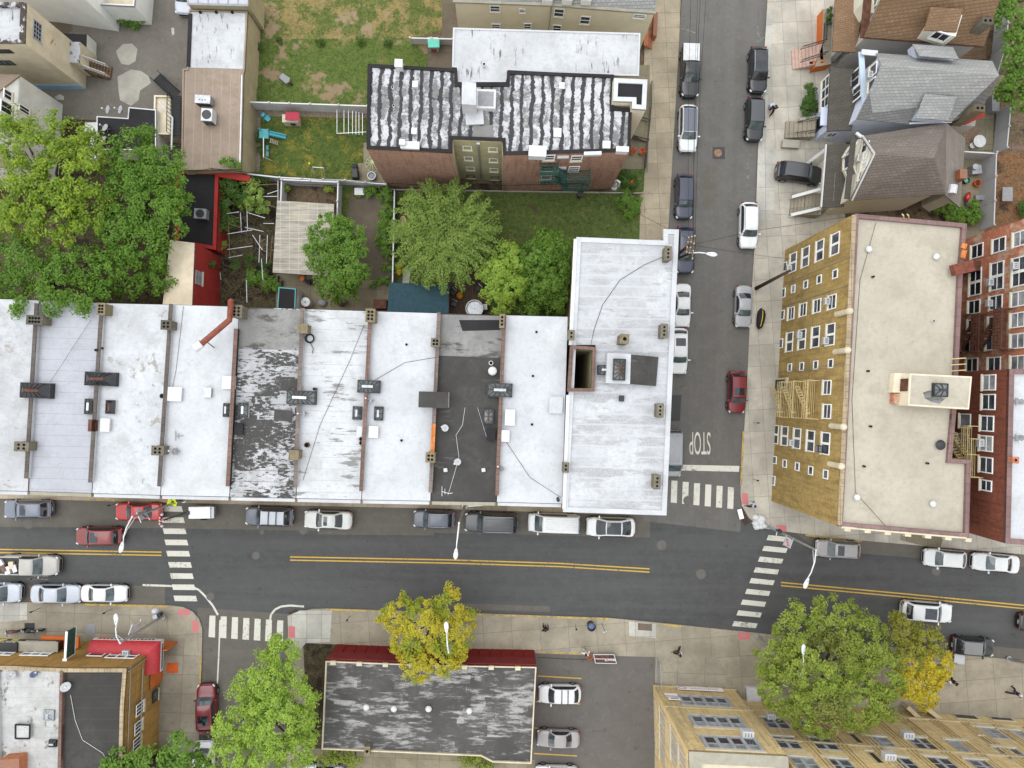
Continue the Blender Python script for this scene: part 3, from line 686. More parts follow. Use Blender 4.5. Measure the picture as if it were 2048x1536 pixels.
def ac_unit(wall, px, py, label, w=.6, h=.42, d=.45, mat=None):
 u, z = wall.hit(px, py)
 t = thing('window_air_conditioner', label, 'air conditioner', wall.at(u, z-h/2), 0, 'window air conditioners')
 b = MB(); wall.block(b, u, z, w, h, -.02, d); b.build('case', mat or M_vinyl, t, bevel=.02)
 b = MB()
 for k in range(5): wall.block(b, u, z-h*.33+k*h*.165, w*.8, .025, d, d+.012)
 b.build('grille', M_plastic_grey, t)
 b = MB()
 for k in range(3): wall.block(b, u-w*.25+k*w*.25, z+h/2+.005, .1, .012, d*.25, d*.8)
 b.build('vent', M_plastic_grey, t)
 return t
def chimney(bld, px, py, wpx, hpx, z, hz, nx, ny, mat=None, rz=-.04, r=.11):
 zt = z+hz; c = P(px, py, zt); sx, sy = wpx*mpp(zt), hpx*mpp(zt)
 b = MB(); b.box((c.x, c.y, z-.6), sx, sy, hz+.6, rz); b.box((c.x, c.y, zt), sx+.1, sy+.1, .1, rz)
 o = b.build('chimney', mat or M_chim, bld.root)
 co, si = math.cos(rz), math.sin(rz)
 for i in range(nx):
  for j in range(ny):
   x = (i-(nx-1)/2)*sx*.8/max(nx, 1); y = (j-(ny-1)/2)*sy*.85/max(ny, 1)
   b = MB(); b.cyl((c.x+x*co-y*si, c.y+x*si+y*co, zt+.1), r, .012, 10); b.build('flue', M_flue, o)
 return o
def skylight(bld, px, py, wpx, hpx, z, hz, name='skylight', bars_n=(4, 6), gm=None, mm=None, rz=-.04, ridge=.45, curbm=None, ridgem=None):
 c = P(px, py, z+hz*.5); sx, sy = wpx*mpp(z+hz), hpx*mpp(z+hz)
 co, si = math.cos(rz), math.sin(rz)
 def L(x, y, zz): return Vector((c.x+x*co-y*si, c.y+x*si+y*co, zz))
 b = MB(); b.box((c.x, c.y, z-.4), sx, sy, .4+hz*.45, rz); o = b.build(name, curbm or mm or M_darkmetal, bld.root)
 zb = z+hz*.45+.005; zt = z+hz
 long_x = sx > sy; hx = sx/2*(ridge if long_x else .12); hy = sy/2*(.12 if long_x else ridge)
 lo = [L(-sx/2+.04, -sy/2+.04, zb), L(sx/2-.04, -sy/2+.04, zb), L(sx/2-.04, sy/2-.04, zb), L(-sx/2+.04, sy/2-.04, zb)]
 hi = [L(-hx, -hy, zt), L(hx, -hy, zt), L(hx, hy, zt), L(-hx, hy, zt)]
 b = MB()
 for i in range(4): b.poly([lo[i], lo[(i+1) % 4], hi[(i+1) % 4], hi[i]])
 b.poly(hi); b.build('glazing', gm or M_glass_sky, o)
 b = MB(); up = Vector((0, 0, .03))
 for i in range(4):
  b.bar(lo[i]+up, hi[i]+up, .07); b.bar(lo[i]+up, lo[(i+1) % 4]+up, .07)
  n = bars_n[0] if (i % 2 == 0) == long_x or True else bars_n[1]
  n = max(2, round((lo[(i+1) % 4]-lo[i]).length/.5))
  for k in range(1, n):
   f = k/n; b.bar(lo[i].lerp(lo[(i+1) % 4], f)+up, hi[i].lerp(hi[(i+1) % 4], f)+up, .05)
 b.build('mullion', mm or M_darkmetal, o)
 b = MB(); b.box(((hi[0]+hi[2])/2).xy.to_3d()+Vector((0, 0, zt+.02)), hx*2+.08, hy*2+.08, .05, rz); b.build('ridge_cap', ridgem or M_galv, o)
 return o
def curb_hatch(bld, px, py, wpx, hpx, z, hz, mat, name='roof_hatch', rz=-.04):
 c = P(px, py, z+hz); b = MB(); b.box((c.x, c.y, z-.4), wpx*mpp(z+hz), hpx*mpp(z+hz), hz+.35, rz); b.box((c.x, c.y, z+hz-.05), wpx*mpp(z+hz)+.08, hpx*mpp(z+hz)+.08, .08, rz)
 return b.build(name, mat, bld.root)
def vent(bld, px, py, z, r=.12, hz=.5, mat=None, name='vent_pipe', cap=False):
 c = P(px, py, z+hz); b = MB(); b.cyl((c.x, c.y, z-.4), r, hz+.4, 12)
 if cap: b.lathe((c.x, c.y, z+hz-.12), [(r*1.5, 0), (r*1.9, .08), (r*1.3, .2), (.02, .26)], 14)
 else: b.cyl((c.x, c.y, z+hz+.002), r*.75, .01, 10, mi=1)
 return b.build(name, [mat or M_galv, M_flue], bld.root, smooth=False)
ZR = 10.5
top = [(-75, 595), (79, 600), (209, 606), (346, 609), (479, 613), (608, 617.5), (743, 622), (879, 626), (1009, 630), (1136, 633)]
bot = [(-72, 980), (56, 983), (184, 987), (321, 991), (459, 994), (592, 997), (723, 1000), (861, 1002.5), (993, 1004.5), (1125, 1008)]
rk = [('dusty', 0, 'row house with a dusty white roof, at the left edge of the terrace'),
  ('lilac', 1, 'row house with a grey-lilac roof ruled by thin dark seams'),
  ('clean', 2, 'row house with a plain white roof and a roof hatch beside a fan skylight'),
  ('bright', 3, 'row house with a bright white roof crossed by a red duct'),
  ('worn', None, 'row house whose silver roof paint has flaked to black all over'),
  ('patched', 4, 'row house with a white roof in grey-stained strips and a cable coil'),
  ('smooth', 5, 'row house with a smooth white roof and two brown stains behind'),
  ('tar', None, 'row house with a black tar roof carrying satellite dishes'),
  ('smooth', 5, 'row house with a white roof, between the black tar roof and the corner block')]
ROWS = []
for i, (nm, mi, lab) in enumerate(rk):
 px = [top[i], top[i+1], bot[i+1], bot[i]]
 mat = {'worn': M_roof_worn, 'tar': M_roof_tar}.get(nm) or M_roof_white[mi]
 bl = Bld('row_house', lab, 'row house', px, ZR-(.12 if nm in ('tar', 'lilac') else 0), M_bk_brown, mat, None, 0, .05, 'row houses of the terrace')
 A, B_ = P(*bot[i], ZR), P(*bot[i+1], ZR)
 b = MB(); b.bar(A.lerp(B_, .02)+Vector((0, -.16, -.28)), A.lerp(B_, .98)+Vector((0, -.16, -.28)), .28, .42); b.build('cornice', M_roof_white[5] if nm not in ('tar', 'lilac') else M_stone_dk, bl.root)
 if nm == 'tar':
  zz = ZR-.10
  b = MB(); b.up(PP([(879, 629), (1006, 632), (1003, 716), (872, 711)], zz)); b.build('felt_patch', M_roof_grey, bl.root)
  b = MB(); b.up(PP([(918, 640), (1000, 640), (1000, 660), (925, 662)], zz+.006)); b.build('tar_patch', M_roof_black, bl.root)
 if nm == 'worn':
  b = MB(); b.up(PP([(480, 616), (607, 620), (603, 696), (560, 700), (474, 694)], ZR+.004)); b.build('felt_patch', M_roof_grey, bl.root)
 if i < 8:
  a0, a1 = top[i+1], bot[i+1]
  f0, f1 = (.0, .9); tl = M_tile
  hw = .38
  if i == 0: f0, f1, hw, tl = .02, .93, .3, M_tile_dk
  if i == 1: f0, f1, hw, tl = .06, .94, .35, M_tile_dk
  if i == 2: f0, f1, hw, tl = .0, .95, .32, M_tile_dk
  if i == 3: f0, f1, hw, tl = .12, .94, .5, M_terra
  if i == 4: f0, f1, hw, tl = 0, .94, .4, M_tile
  if i == 5: f0, f1, hw, tl = .02, .95, .4, M_terra
  if i == 6: f0, f1, hw, tl = 0, .95, .4, M_tile
  if i == 7: f0, f1, hw, tl = 0, .96, .4, M_terra
  p0 = P(*a0, ZR).lerp(P(*a1, ZR), f0); p1 = P(*a0, ZR).lerp(P(*a1, ZR), f1)
  b = MB(); b.bar(p0+Vector((0, 0, hw/2-.1)), p1+Vector((0, 0, hw/2-.1)), .22, hw+.2, 0); o = b.build('party_wall', M_roof_white[5] if i not in (3, 6) else M_roof_black, bl.root)
  b = MB(); b.bar(p0+Vector((0, 0, hw+.04)), p1+Vector((0, 0, hw+.04)), .32, .08, 0); b.build('coping', tl, o)
  if i == 6:
   q0 = p0.lerp(p1, .62); q1 = p0.lerp(p1, .78); b = MB(); b.bar(q0+Vector((0, 0, hw+.08)), q1+Vector((0, 0, hw+.08)), .35, .06); b.build('coping', M_tile_orange, o)
 ROWS.append(bl)
R0, R1, R2, R3, R4, R5, R6, R7, R8 = ROWS
for bl, px, py, w_, h_, hz, nx, ny, m in ((R0, 70, 640, 30, 17, 1.1, 4, 2, None), (R1, 203, 618, 14, 22, 1.2, 2, 3, M_chim_tan), (R2, 333, 650, 19, 17, 1.1, 2, 2, None), (R3, 474, 623, 20, 24, 1.3, 2, 3, None),
  (R0, 44, 893, 26, 17, 1.0, 2, 2, None), (R2, 316, 901, 22, 17, 1.0, 2, 2, None), (R5, 741, 631, 17, 25, 1.3, 2, 3, M_chim_tan), (R6, 871, 685, 16, 16, 1.2, 2, 2, None), (R6, 861, 915, 17, 18, 1.2, 2, 2, M_chim_tan), (R7, 1004, 642, 8, 26, 1.2, 1, 3, M_chim_tan)):
 chimney(bl, px, py, w_, h_, ZR, hz, nx, ny, m)
for bl, px, py in ((R4, 606, 657), (R4, 588, 910)): chimney(bl, px, py, 17, 17, ZR, 1.2, 0, 0, M_chim_tan)
for bl, px, py, w_, h_, hz, gm, rm in ((R0, 70, 781, 60, 31, 1.1, M_glass_dk, M_rust), (R1, 200, 758, 62, 28, 1.1, M_glass_dk, M_rust), (R4, 602, 795, 58, 28, 1.0, None, M_cap), (R5, 737, 773, 45, 26, 1.0, None, M_galv), (R7, 1000, 780, 50, 28, 1.0, None, M_galv)):
 skylight(bl, px, py, w_, h_, ZR, hz, gm=gm, ridgem=rm)
for bl, px, py, w_, h_, gm, rm in ((R1, 179, 813, 20, 31, M_glass_dk, M_cap), (R2, 221, 814, 20, 28, M_glass_dk, M_rust), (R3, 453, 820, 14, 28, None, M_galv), (R4, 487, 820, 20, 30, None, M_cap), (R5, 714, 826, 18, 27, None, M_galv), (R6, 757, 827, 18, 28, M_glass_sky, M_galv), (R7, 977, 833, 20, 30, None, M_rust)):
 skylight(bl, px, py, w_, h_, ZR, .5, 'roof_skylight', gm=gm, ridgem=rm, curbm=M_cap if bl in (R2, R3, R4) else None)
for bl, px, py, w_, h_, hz, m in ((R2, 210, 850, 16, 24, .35, M_cap), (R1, 184, 851, 13, 22, .4, M_rust), (R2, 344, 788, 36, 26, .3, M_cap), (R3, 458, 765, 25, 24, .3, M_cap), (R3, 414, 785, 15, 18, .3, M_galv), (R5, 722, 864, 16, 21, .3, M_galv), (R6, 747, 864, 17, 21, .35, M_cap), (R4, 566, 831, 33, 20, .2, M_roof_tar), (R4, 477, 858, 16, 22, .3, M_roof_black), (R8, 1020, 835, 18, 30, .35, M_cap), (R8, 1010, 872, 16, 21, .35, M_cap), (R7, 982, 869, 16, 22, .35, M_roof_black), (R8, 1112, 810, 25, 32, .2, M_roof_white[5])):
 curb_hatch(bl, px, py, w_, h_, ZR, hz, m)
c = P(867, 799, ZR+1.2); b = MB(); b.box((c.x, c.y, ZR-.3), 58*mpp(ZR+1), 31*mpp(ZR+1), 1.5, -.03); b.box((c.x, c.y-.02, ZR+1.2), 59*mpp(ZR+1), 32*mpp(ZR+1), .06, -.03, 1); b.build('stair_bulkhead', [M_cap, M_roof_tar], R6.root)
vent(R7, 985, 742, ZR, .2, .35, M_cap, 'vent_cap', True); vent(R7, 982, 726, ZR, .2, .2, M_cap, 'roof_box'); vent(R2, 324, 792, ZR, .22, .35, M_plastic_blk); vent(R2, 200, 696, ZR, .1, .4, M_plastic_blk, 'vent_pipe'); vent(R1, 191, 700, ZR, .12, .6, M_plastic_blk)
vent(R6, 803, 881, ZR, .15, .06, M_galv); vent(R6, 813, 689, ZR, .15, .06, M_galv); vent(R8, 1073, 664, ZR, .15, .06, M_galv); vent(R8, 1066, 752, ZR, .15, .06, M_galv); vent(R8, 1064, 849, ZR, .15, .06, M_galv); vent(R4, 628, 778, ZR, .13, .7, M_plastic_blk)
vent(R5, 613, 890, ZR, .22, .3, M_rust); vent(R5, 722, 878, ZR, .18, .4, M_rust); vent(R5, 722, 886, ZR, .18, .4, M_rust)
b = MB(); b.tube([P(461, 604, ZR+.2), P(462, 602, ZR+1.6), P(459, 640, ZR+1.9), P(405, 686, ZR+2.0), P(400, 690, ZR+2.0)], [.26, .26, .26, .26, .26], 10); d = b.build('exhaust_duct', M_rustpipe, R3.root, smooth=True)
b = MB(); b.tube([P(403, 687, ZR+2.0), P(390, 697, ZR+2.05)], [.36, .36], 14); b.tube([P(390.5, 696.5, ZR+2.05), P(388, 698.5, ZR+2.1)], [.3, .3], 14); b.build('cowl', M_cap, d, smooth=False)
b = MB(); b.bar(P(414, 684, ZR+1.8), P(428, 695, ZR), .06); b.bar(P(466, 602, ZR), P(490, 606, ZR+.6), .2); b.build('bracket', M_plastic_blk, d)
ZC = 11.0
cb = Bld('corner_building', 'white-roofed corner block at the end of the terrace with a dark light well', 'apartment block',
 [(1153, 474), (1327, 481), (1327, 458), (1358, 459), (1333, 1031), (1126, 1024)], ZC, M_st_olive2, M_roof_white[6], M_roof_white[3], .12, .42, None, 0, None, .35)
cw = Wall(cb, P(1153, 474, ZC), P(1126, 1024, ZC))
b = MB(); lw = PP([(1141, 690), (1192, 694), (1189, 783), (1135, 783)], ZC+.35); inn = inset(lw, .28)
for i in range(4):
 j = (i+1) % 4; a0, a1, i0, i1 = lw[i], lw[j], inn[i], inn[j]
 b.poly([(a0[0], a0[1], ZC+.35), (a1[0], a1[1], ZC+.35), (i1[0], i1[1], ZC+.35), (i0[0], i0[1], ZC+.35)])
 b.poly([(a0[0], a0[1], ZC+.35), (a1[0], a1[1], ZC+.35), (a1[0], a1[1], ZC-.3), (a0[0], a0[1], ZC-.3)])
 b.poly([(i0[0], i0[1], ZC+.35), (i1[0], i1[1], ZC+.35), (i1[0], i1[1], ZC-.3), (i0[0], i0[1], ZC-.3)], 0)
lwo = b.build('light_well', M_terra, cb.root)
b = MB()
for i in range(4):
 j = (i+1) % 4; b.poly([(inn[i][0], inn[i][1], ZC), (inn[j][0], inn[j][1], ZC), (inn[j][0], inn[j][1], .3), (inn[i][0], inn[i][1], .3)])
b.build('well_wall', M_st_olive, lwo)
b = MB(); b.up([(p[0], p[1], .4) for p in inn]); b.build('well_floor', M_roof_black, lwo)
bpy.data.objects.remove(cb.roof)
def L2(a, b_, f): return (a[0]+(b_[0]-a[0])*f, a[1]+(b_[1]-a[1])*f)
zr = ZC-.12; rp = lambda x, y: P(x, y, zr)
lwp = [p for p in inset(lw, .1)]
b = MB()
Lx = lambda y: 1153+(y-474)*(-27/550)+8
Rx = lambda y: 1358+(y-459)*(-25/572)-8
b.up([rp(Lx(480), 480), rp(1328, 484), rp(1328, 463), rp(Rx(463), 463), rp(Rx(690), 690), rp(Lx(690), 690)])
b.up([rp(Lx(783), 783), rp(Rx(783), 783), rp(Rx(1026), 1026), rp(Lx(1020), 1020)])
b.up([rp(Rx(690), 690), rp(Rx(783), 783), rp(1188, 783), rp(1191, 690)]); b.up([rp(Lx(690), 690), rp(1143, 690), rp(1138, 783), rp(Lx(783), 783)])
cb.roof = b.build('roof', M_roof_white[6], cb.root)
for px, py, w_, h_, nx, ny, hz in ((1336, 507, 12, 27, 1, 3, 1.1), (1328, 662, 12, 27, 1, 3, 1.1), (1320, 821, 12, 27, 1, 3, 1.1), (1314, 964, 12, 27, 1, 3, 1.1), (1142.5, 670, 11, 18, 1, 2, .8), (1131.5, 935, 11, 18, 1, 2, .8)):
 chimney(cb, px, py, w_, h_, ZC-.1, hz, nx, ny, None, -.045, .1)
chimney(cb, 1249, 678, 16, 18, ZC, 1.7, 1, 1, M_chim_tan, -.1, .16)
c = P(1240, 737, ZC+1.2); b = MB(); b.prism(PP([(1215, 706), (1262, 708), (1260, 768), (1212, 766)], ZC+1.1), ZC-.2, ZC+1.1); blk = b.build('stair_bulkhead', M_roof_white[3], cb.root)
b = MB(); b.poly([P(1262, 709, ZC+1.05), P(1260, 768, ZC+1.05), P(1312, 772, ZC+.1), P(1317, 714, ZC+.1)]); bb = MB()
b.prism(PP([(1262, 709), (1260, 768), (1312, 772), (1317, 714)], ZC+.2), ZC-.2, ZC+.12); b.build('bulkhead_roof', M_roof_tar, blk)
skylight(cb, 1239, 739, 25, 44, ZC+1.0, .9, gm=M_glass_sky, ridgem=M_rust)
skylight(cb, 1208, 740, 24, 20, ZC+.1, .9, 'roof_skylight', gm=M_glass_sky, ridgem=M_galv, mm=M_darkmetal)
curb_hatch(cb, 1243, 797, 9, 10, ZC-.1, .2, M_plastic_blk, 'roof_vent')
b = MB(); b.bar(P(1151, 478, ZC+.03), P(1141, 690, ZC+.03), .3, .1); b.bar(P(1136, 790, ZC+.03), P(1128, 1018, ZC+.03), .3, .1); b.build('coping', M_cap, cb.root)
ZS = 11.2
sb = Bld('brick_apartment', 'brown brick apartment block under a black and white striped tar roof', 'apartment block',
 [(735, 127), (914, 137), (915, 166), (1013, 166), (1014, 141), (1228, 149), (1228, 214), (1264, 217), (1261, 302), (1006, 309), (1005, 282), (905, 278), (905, 305), (733, 297)], ZS, M_bk_brown, M_roof_striped, M_roof_black, .15, .28)
ws = Wall(sb, P(733, 297, ZS), P(905, 305, ZS)); wn = Wall(sb, P(905, 278, ZS), P(1005, 282, ZS)); we = Wall(sb, P(1006, 309, ZS), P(1261, 302, ZS))
b = MB(); wn.block(b, 2.17, ZS/2, 4.2, ZS-.3, .01, .05); b.build('stucco_face', M_st_olive, sb.root)
wl = Wall(sb, P(905, 278, ZS), P(905, 305, ZS)); b = MB(); a, c2 = P(905, 278, ZS), P(905, 305, ZS)
b.bar(a+Vector((.03, -.05, -ZS/2)), c2+Vector((.03, .02, -ZS/2)), .05, ZS-.4); a, c2 = P(1005, 282, ZS), P(1006, 309, ZS); b.bar(a+Vector((-.03, -.05, -ZS/2)), c2+Vector((-.03, .02, -ZS/2)), .05, ZS-.4); b.build('stucco_return', M_st_olive2, sb.root)
for x, y in ((934.5, 295), (986, 298), (937, 316), (987, 319.5), (941, 336), (988, 339)): wn.win(x, y, .66, .85)
for x, y in ((941.5, 352), (990, 355)): wn.win(x, y, .62, .8, M_frame_dk, M_glass_dk)
b = MB(); b.tube([wn.at(2.2, z, .12) for z in (10.6, 7, 3, .4)], .07, 8); wn.block(b, 2.2, 10.7, .3, .3, .05, .25); b.build('downpipe', M_galv, sb.root)
for x, y in ((1098, 314.5), (1153, 316), (1147.6, 337)): we.win(x, y, .85, 1.15, div=(1, 2))
we.win(1094.5, 336, .85, 1.1, M_green_iron, div=(1, 2)); we.win(1092, 354, .85, 1.0); we.win(1092, 364, .8, 1.0, M_frame_dk, M_glass_dk, sill=False)
for x, y, w_ in ((1126, 312, 1.0), (1122, 334, .95), (1117, 353, .9)):
 u, z = we.hit(x, y); b = MB(); we.block(b, u, z, w_, .3, .01, .2); b.build('lintel', M_vinyl, sb.root)
u, z = we.hit(1185, 304); b = MB(); we.block(b, u, z, 1.5, .4, .02, .3); b.build('vent_hood', M_cap, sb.root)
b = MB()   # green fire escape on the south wall: landings, rails and stair flights
lev = []
for px, py, w_ in ((1097, 326, 1.6), (1097, 343, 1.6), (1150, 341, 2.6), (1150, 358, 2.6)):
 u, z = we.hit(px, py); lev.append((u, z)); [b.bar(we.at(u-w_/2, z, .1+o_*.2), we.at(u+w_/2, z, .1+o_*.2), .08, .04) for o_ in range(6)]
 for zz in (.45, .9): b.bar(we.at(u-w_/2, z+zz, 1.1), we.at(u+w_/2, z+zz, 1.1), .05); b.bar(we.at(u-w_/2, z+zz, .05), we.at(u-w_/2, z+zz, 1.1), .05); b.bar(we.at(u+w_/2, z+zz, .05), we.at(u+w_/2, z+zz, 1.1), .05)
 for k in range(8): uu = u-w_/2+w_*k/7; b.bar(we.at(uu, z, 1.1), we.at(uu, z+.9, 1.1), .03)
for (u0, z0_), (u1, z1_) in ((lev[0], lev[2]), (lev[1], lev[3])):
 for o in (.3, .95): b.bar(we.at(u0+.6, z0_, o), we.at(u1-.8, z1_, o), .09, .16)
 for k in range(12):
  f = k/11; b.bar(we.at(u0+.6+(u1-u0-1.4)*f, z0_+(z1_-z0_)*f, .3), we.at(u0+.6+(u1-u0-1.4)*f, z0_+(z1_-z0_)*f, .95), .16, .03)
b.build('fire_escape', M_green_iron, sb.root)
b = MB(); b.prism(PP([(924, 163), (952, 165), (952, 210), (923, 208)], ZS+2.0), ZS-.3, ZS+2.0); bh = b.build('stair_bulkhead', M_roof_white[3], sb.root)
b = MB(); b.prism(PP([(952, 178), (992, 179), (991, 217), (952, 216)], ZS+.5), ZS-.3, ZS+.5); b.build('roof_skylight', M_cap, sb.root)
b = MB(); b.up(PP([(956, 182), (988, 183), (987, 213), (956, 212)], ZS+.506)); b.build('roof_skylight', M_plastic_grey, sb.root)
b = MB(); b.prism(PP([(930, 222), (966, 220), (968, 248), (932, 250)], ZS), ZS-.2, ZS+.06); b.build('roof_patch', M_roof_white[3], sb.root)
b = MB(); b.prism(PP([(947, 252), (985, 249), (988, 276), (945, 276)], ZS), ZS-.2, ZS-.09); b.build('roof_patch', M_roof_grey, sb.root)
for px, py, w_, h_, hz in ((797, 126, 14, 14, .9), (820, 290, 36, 13, .5), (804, 284, 10, 9, .9), (1075, 302, 34, 20, .6), (1245, 298, 24, 9, .4), (1213, 289, 14, 13, .4), (830, 168, 9, 11, .4), (828, 262, 9, 10, .4), (1115, 265, 14, 16, .15), (1124, 171, 9, 11, .15)):
 curb_hatch(sb, px, py, w_, h_, ZS-.1, hz, M_cap, 'roof_curb')
for px, py in ((785, 174), (787, 211)): vent(sb, px, py, ZS-.1, .12, .25, M_cap)
tw = Bld('roof_tower', 'white-rimmed stair tower with a black top at the street end of the striped roof', 'tower', [(1228, 156), (1295, 159), (1292, 219), (1264, 217), (1264, 203), (1226, 202)], 12.0, M_st_cream, M_roof_black, M_roof_white[3], .15, .38)
nb = Bld('white_roof_house', 'attached house with a broad white roof behind the striped roof', 'house', [(906, 55), (1281, 66), (1278, 152), (1240, 151), (1016, 140), (1012, 164), (916, 164), (914, 135), (904, 134)], 10.9, M_st_cream, M_roof_white_old, M_roof_white[3], .06, .15)
vent(nb, 968, 128, 10.8, .14, .6, M_cap)
ch = Bld('siding_house', 'cream clapboard house with grey shingle roof at the top edge', 'house', [(910, 2), (1100, 8), (1309, 26), (1311, -90), (905, -110)], 8.0, M_sd_cream, M_sh_grey, M_stone_dk, .0, .1)
b = MB(); b.poly([P(908, 0, 7.9), P(1100, 9, 7.9), P(1310, 24, 7.9), P(1320, -60, 10.5), P(900, -80, 10.5)]); b.build('roof_slope', M_sh_grey, ch.root)
wc = Wall(ch, P(910, 2, 8), P(1100, 8, 8)); wc2 = Wall(ch, P(1100, 8, 8), P(1309, 26, 8))
b = MB(); b.bar(P(906, 3, 7.95), P(1100, 10, 7.95), .22); b.bar(P(1100, 10, 7.95), P(1311, 26, 7.95), .22); b.tube([P(1103, 14, 7.6), P(1097, 60, 4)], .06, 8); b.build('gutter', M_stone_dk, ch.root)
for x, y, w_, h_ in ((990, 17, .8, .9), (1044.5, 21, .45, .5), (992, 52, .7, .7), (1055, 52, .6, .9)): wc.win(x, y, w_, h_, div=(1, 2))
for x, y, w_, h_ in ((1118, 25, .8, 1.2), (1170, 40, .8, 1.2), (1279, 32, 1.0, .5), (1114, 56, .7, 1.0)): wc2.win(x, y, w_, h_, div=(1, 2))
b = MB()
for k in range(5): b.box(P(1301-k*3.2, 79, 0)+Vector((0, 0, .1+k*.17)), .35, 2.2, .17, -.05)
b.box(P(1306, 60, 0), .4, 2.4, 1.2, -.05); b.build('steps', M_bk_orange, ch.root)
b = MB()
for x0, x1 in ((1080, 1110), (1124, 1145), (1160, 1185)): b.bar(P((x0+x1)/2-10, -6, 8.6), P((x0+x1)/2+10, -5, 8.6), 1.0, .9)
b.build('dormer', M_sd_white, ch.root)
ZT = 14.5
ta = Bld('mustard_apartment', 'mustard brick apartment block with a tan roof on the street corner', 'apartment block',
 [(1710, 427), (1934, 447), (1925, 560), (1917, 740), (1913, 819), (1904, 918), (1942, 920), (1938, 1075), (1677, 1053)], ZT, M_bk_yellow, M_roof_tan, M_tile_purple, .3, .34)
wt = Wall(ta, P(1710, 427, ZT), P(1677, 1053, ZT))
b = MB(); b.bar(P(1708, 430, ZT+.03), P(1679, 1050, ZT+.03), .36, .1); b.build('coping', M_tile_stone, ta.root)
b = MB(); b.bar(P(1682, 1054, ZT-.1), P(1932, 1075.5, ZT-.1), .16, .2)
for k in range(7): q = P(1690, 1057, ZT-.5).lerp(P(1930, 1078, ZT-.5), k/6); b.box(q, .5, .3, .45, -.09)
b.build('cornice', M_stone, ta.root)
b = MB(); b.bar(P(1930, 487, ZT+.1), P(1926, 497, ZT+.1), .4, .1); b.bar(P(1929, 500, ZT+.1), P(1925, 517, ZT+.1), .4, .1); b.build('coping', M_tile_orange, ta.root)
dbl = [(1587, 525), (1612, 514), (1640.5, 501), (1671, 488), (1580, 684), (1605, 679), (1632, 674), (1662, 669), (1551.5, 869), (1570, 872), (1595, 877), (1622, 882), (1652, 887)]
for x, y in dbl: wt.win(x, y, 1.75, 1.35, div=(2, 1), mid=.2)
for x, y in ((1587, 578), (1612, 569), (1639, 559), (1671, 548), (1580, 735), (1604, 733), (1632, 730), (1662, 727), (1550, 920), (1570, 927), (1595, 933), (1622, 941), (1652, 948.5)): wt.win(x, y, .62, .75, sill=False)
for x, y in ((1583, 627), (1607, 619.5), (1635, 612), (1665, 604), (1655, 775), (1655, 823)): wt.win(x, y, 1.1, 1.3, div=(1, 2))
for x, y in ((1570, 534), (1567, 586), (1565, 630), (1562, 687), (1554, 815), (1546.5, 961)): wt.win(x, y, .8, .9)
for i, (x, y, w_) in enumerate(((1603, 670, 'upper storey window under a double light'), (1659, 603, 'single window nearest the roof edge'), (1656, 682, 'double window nearest the roof edge'), (1582, 537, 'lowest double window near the alley corner'), (1587, 886, 'middle double window below the fire escape'))):
 ac_unit(wt, x, y, 'white air conditioner in the mustard block, %s' % w_)
ac_unit(wt, 1644, 898, 'black air conditioner in a double window of the mustard block', mat=M_plastic_blk)
for x, y, x2, y2 in ((1677, 629, 1708, 622), (1674, 704, 1706, 701), (1666, 852, 1696, 856), (1663, 928, 1693, 934)):
 u0, z0_ = wt.hit(x, y); b = MB(); zz = max(9, z0_)
 b.tube([wt.at(u0, zz, .16), wt.at(u0, ZT+.25, .16)], [.24, .24], 10); b.dome(wt.at(u0, ZT+.25, .16), .3, .3, .35, 10, 4); b.build('finial', M_stone, ta.root, smooth=False)
u, z = wt.hit(1561, 771); b = MB(); wt.block(b, u, 1.5, 1.5, 2.7, .01, .25, 0); b.build('door_surround', M_stone, ta.root)
b = MB(); wt.block(b, u, 1.35, 1.1, 2.3, .25, .28); b.build('door', M_plastic_blk, ta.root)
b = MB()
for px in (1576, 1601, 1630):
 u, z = wt.hit(px, 800); W_ = 3.4
 for o_ in range(7): b.bar(wt.at(u-W_/2, z, .1+o_*.17), wt.at(u+W_/2, z, .1+o_*.17), .045, .04)
 for zz in (.5, 1.0): b.bar(wt.at(u-W_/2, z+zz, 1.15), wt.at(u+W_/2, z+zz, 1.15), .06); b.bar(wt.at(u-W_/2, z+zz, .05), wt.at(u-W_/2, z+zz, 1.15), .06); b.bar(wt.at(u+W_/2, z+zz, .05), wt.at(u+W_/2, z+zz, 1.15), .06)
 for k in range(11): uu = u-W_/2+W_*k/10; b.bar(wt.at(uu, z, 1.15), wt.at(uu, z+1.0, 1.15), .035)
 for o in (.2, .6): b.bar(wt.at(u-1.2, z-2.6, o+.2), wt.at(u+1.2, z, o+.2), .07, .14)
 for k in range(10): f = k/9; b.bar(wt.at(u-1.2+2.4*f, z-2.6+2.6*f, .4), wt.at(u-1.2+2.4*f, z-2.6+2.6*f, .8), .14, .03)
b.build('fire_escape', M_cream_iron, ta.root)
b = MB()
for u_ in (3.5, 5.8, 12.5):
 b.tube([wt.at(u_, 14, .05), wt.at(u_, .3, .05)], .03, 6)
b.build('downpipe', M_stone_dk, ta.root)
for x, y in ((1739, 498), (1874, 513), (1715, 995), (1867, 1008)): vent(ta, x, y, ZT-.3, .14, .3, M_cap, 'roof_vent', True)
for x, y in ((1748, 553), (1738, 742), (1743, 853), (1730, 933), (1857, 927)): vent(ta, x, y, ZT-.3, .09, .3, M_plastic_blk)
vent(ta, 1882, 890, ZT-.3, .22, .25, M_darkmetal, 'roof_vent', True); vent(ta, 1868, 642, ZT-.3, .1, .3, M_cap)
c4 = PP([(1820, 747), (1944, 753), (1938, 819), (1816, 811)], ZT+1.6); b = MB(); b.prism(c4, ZT-.4, ZT+1.6); bh = b.build('stair_bulkhead', M_st_cream, ta.root)
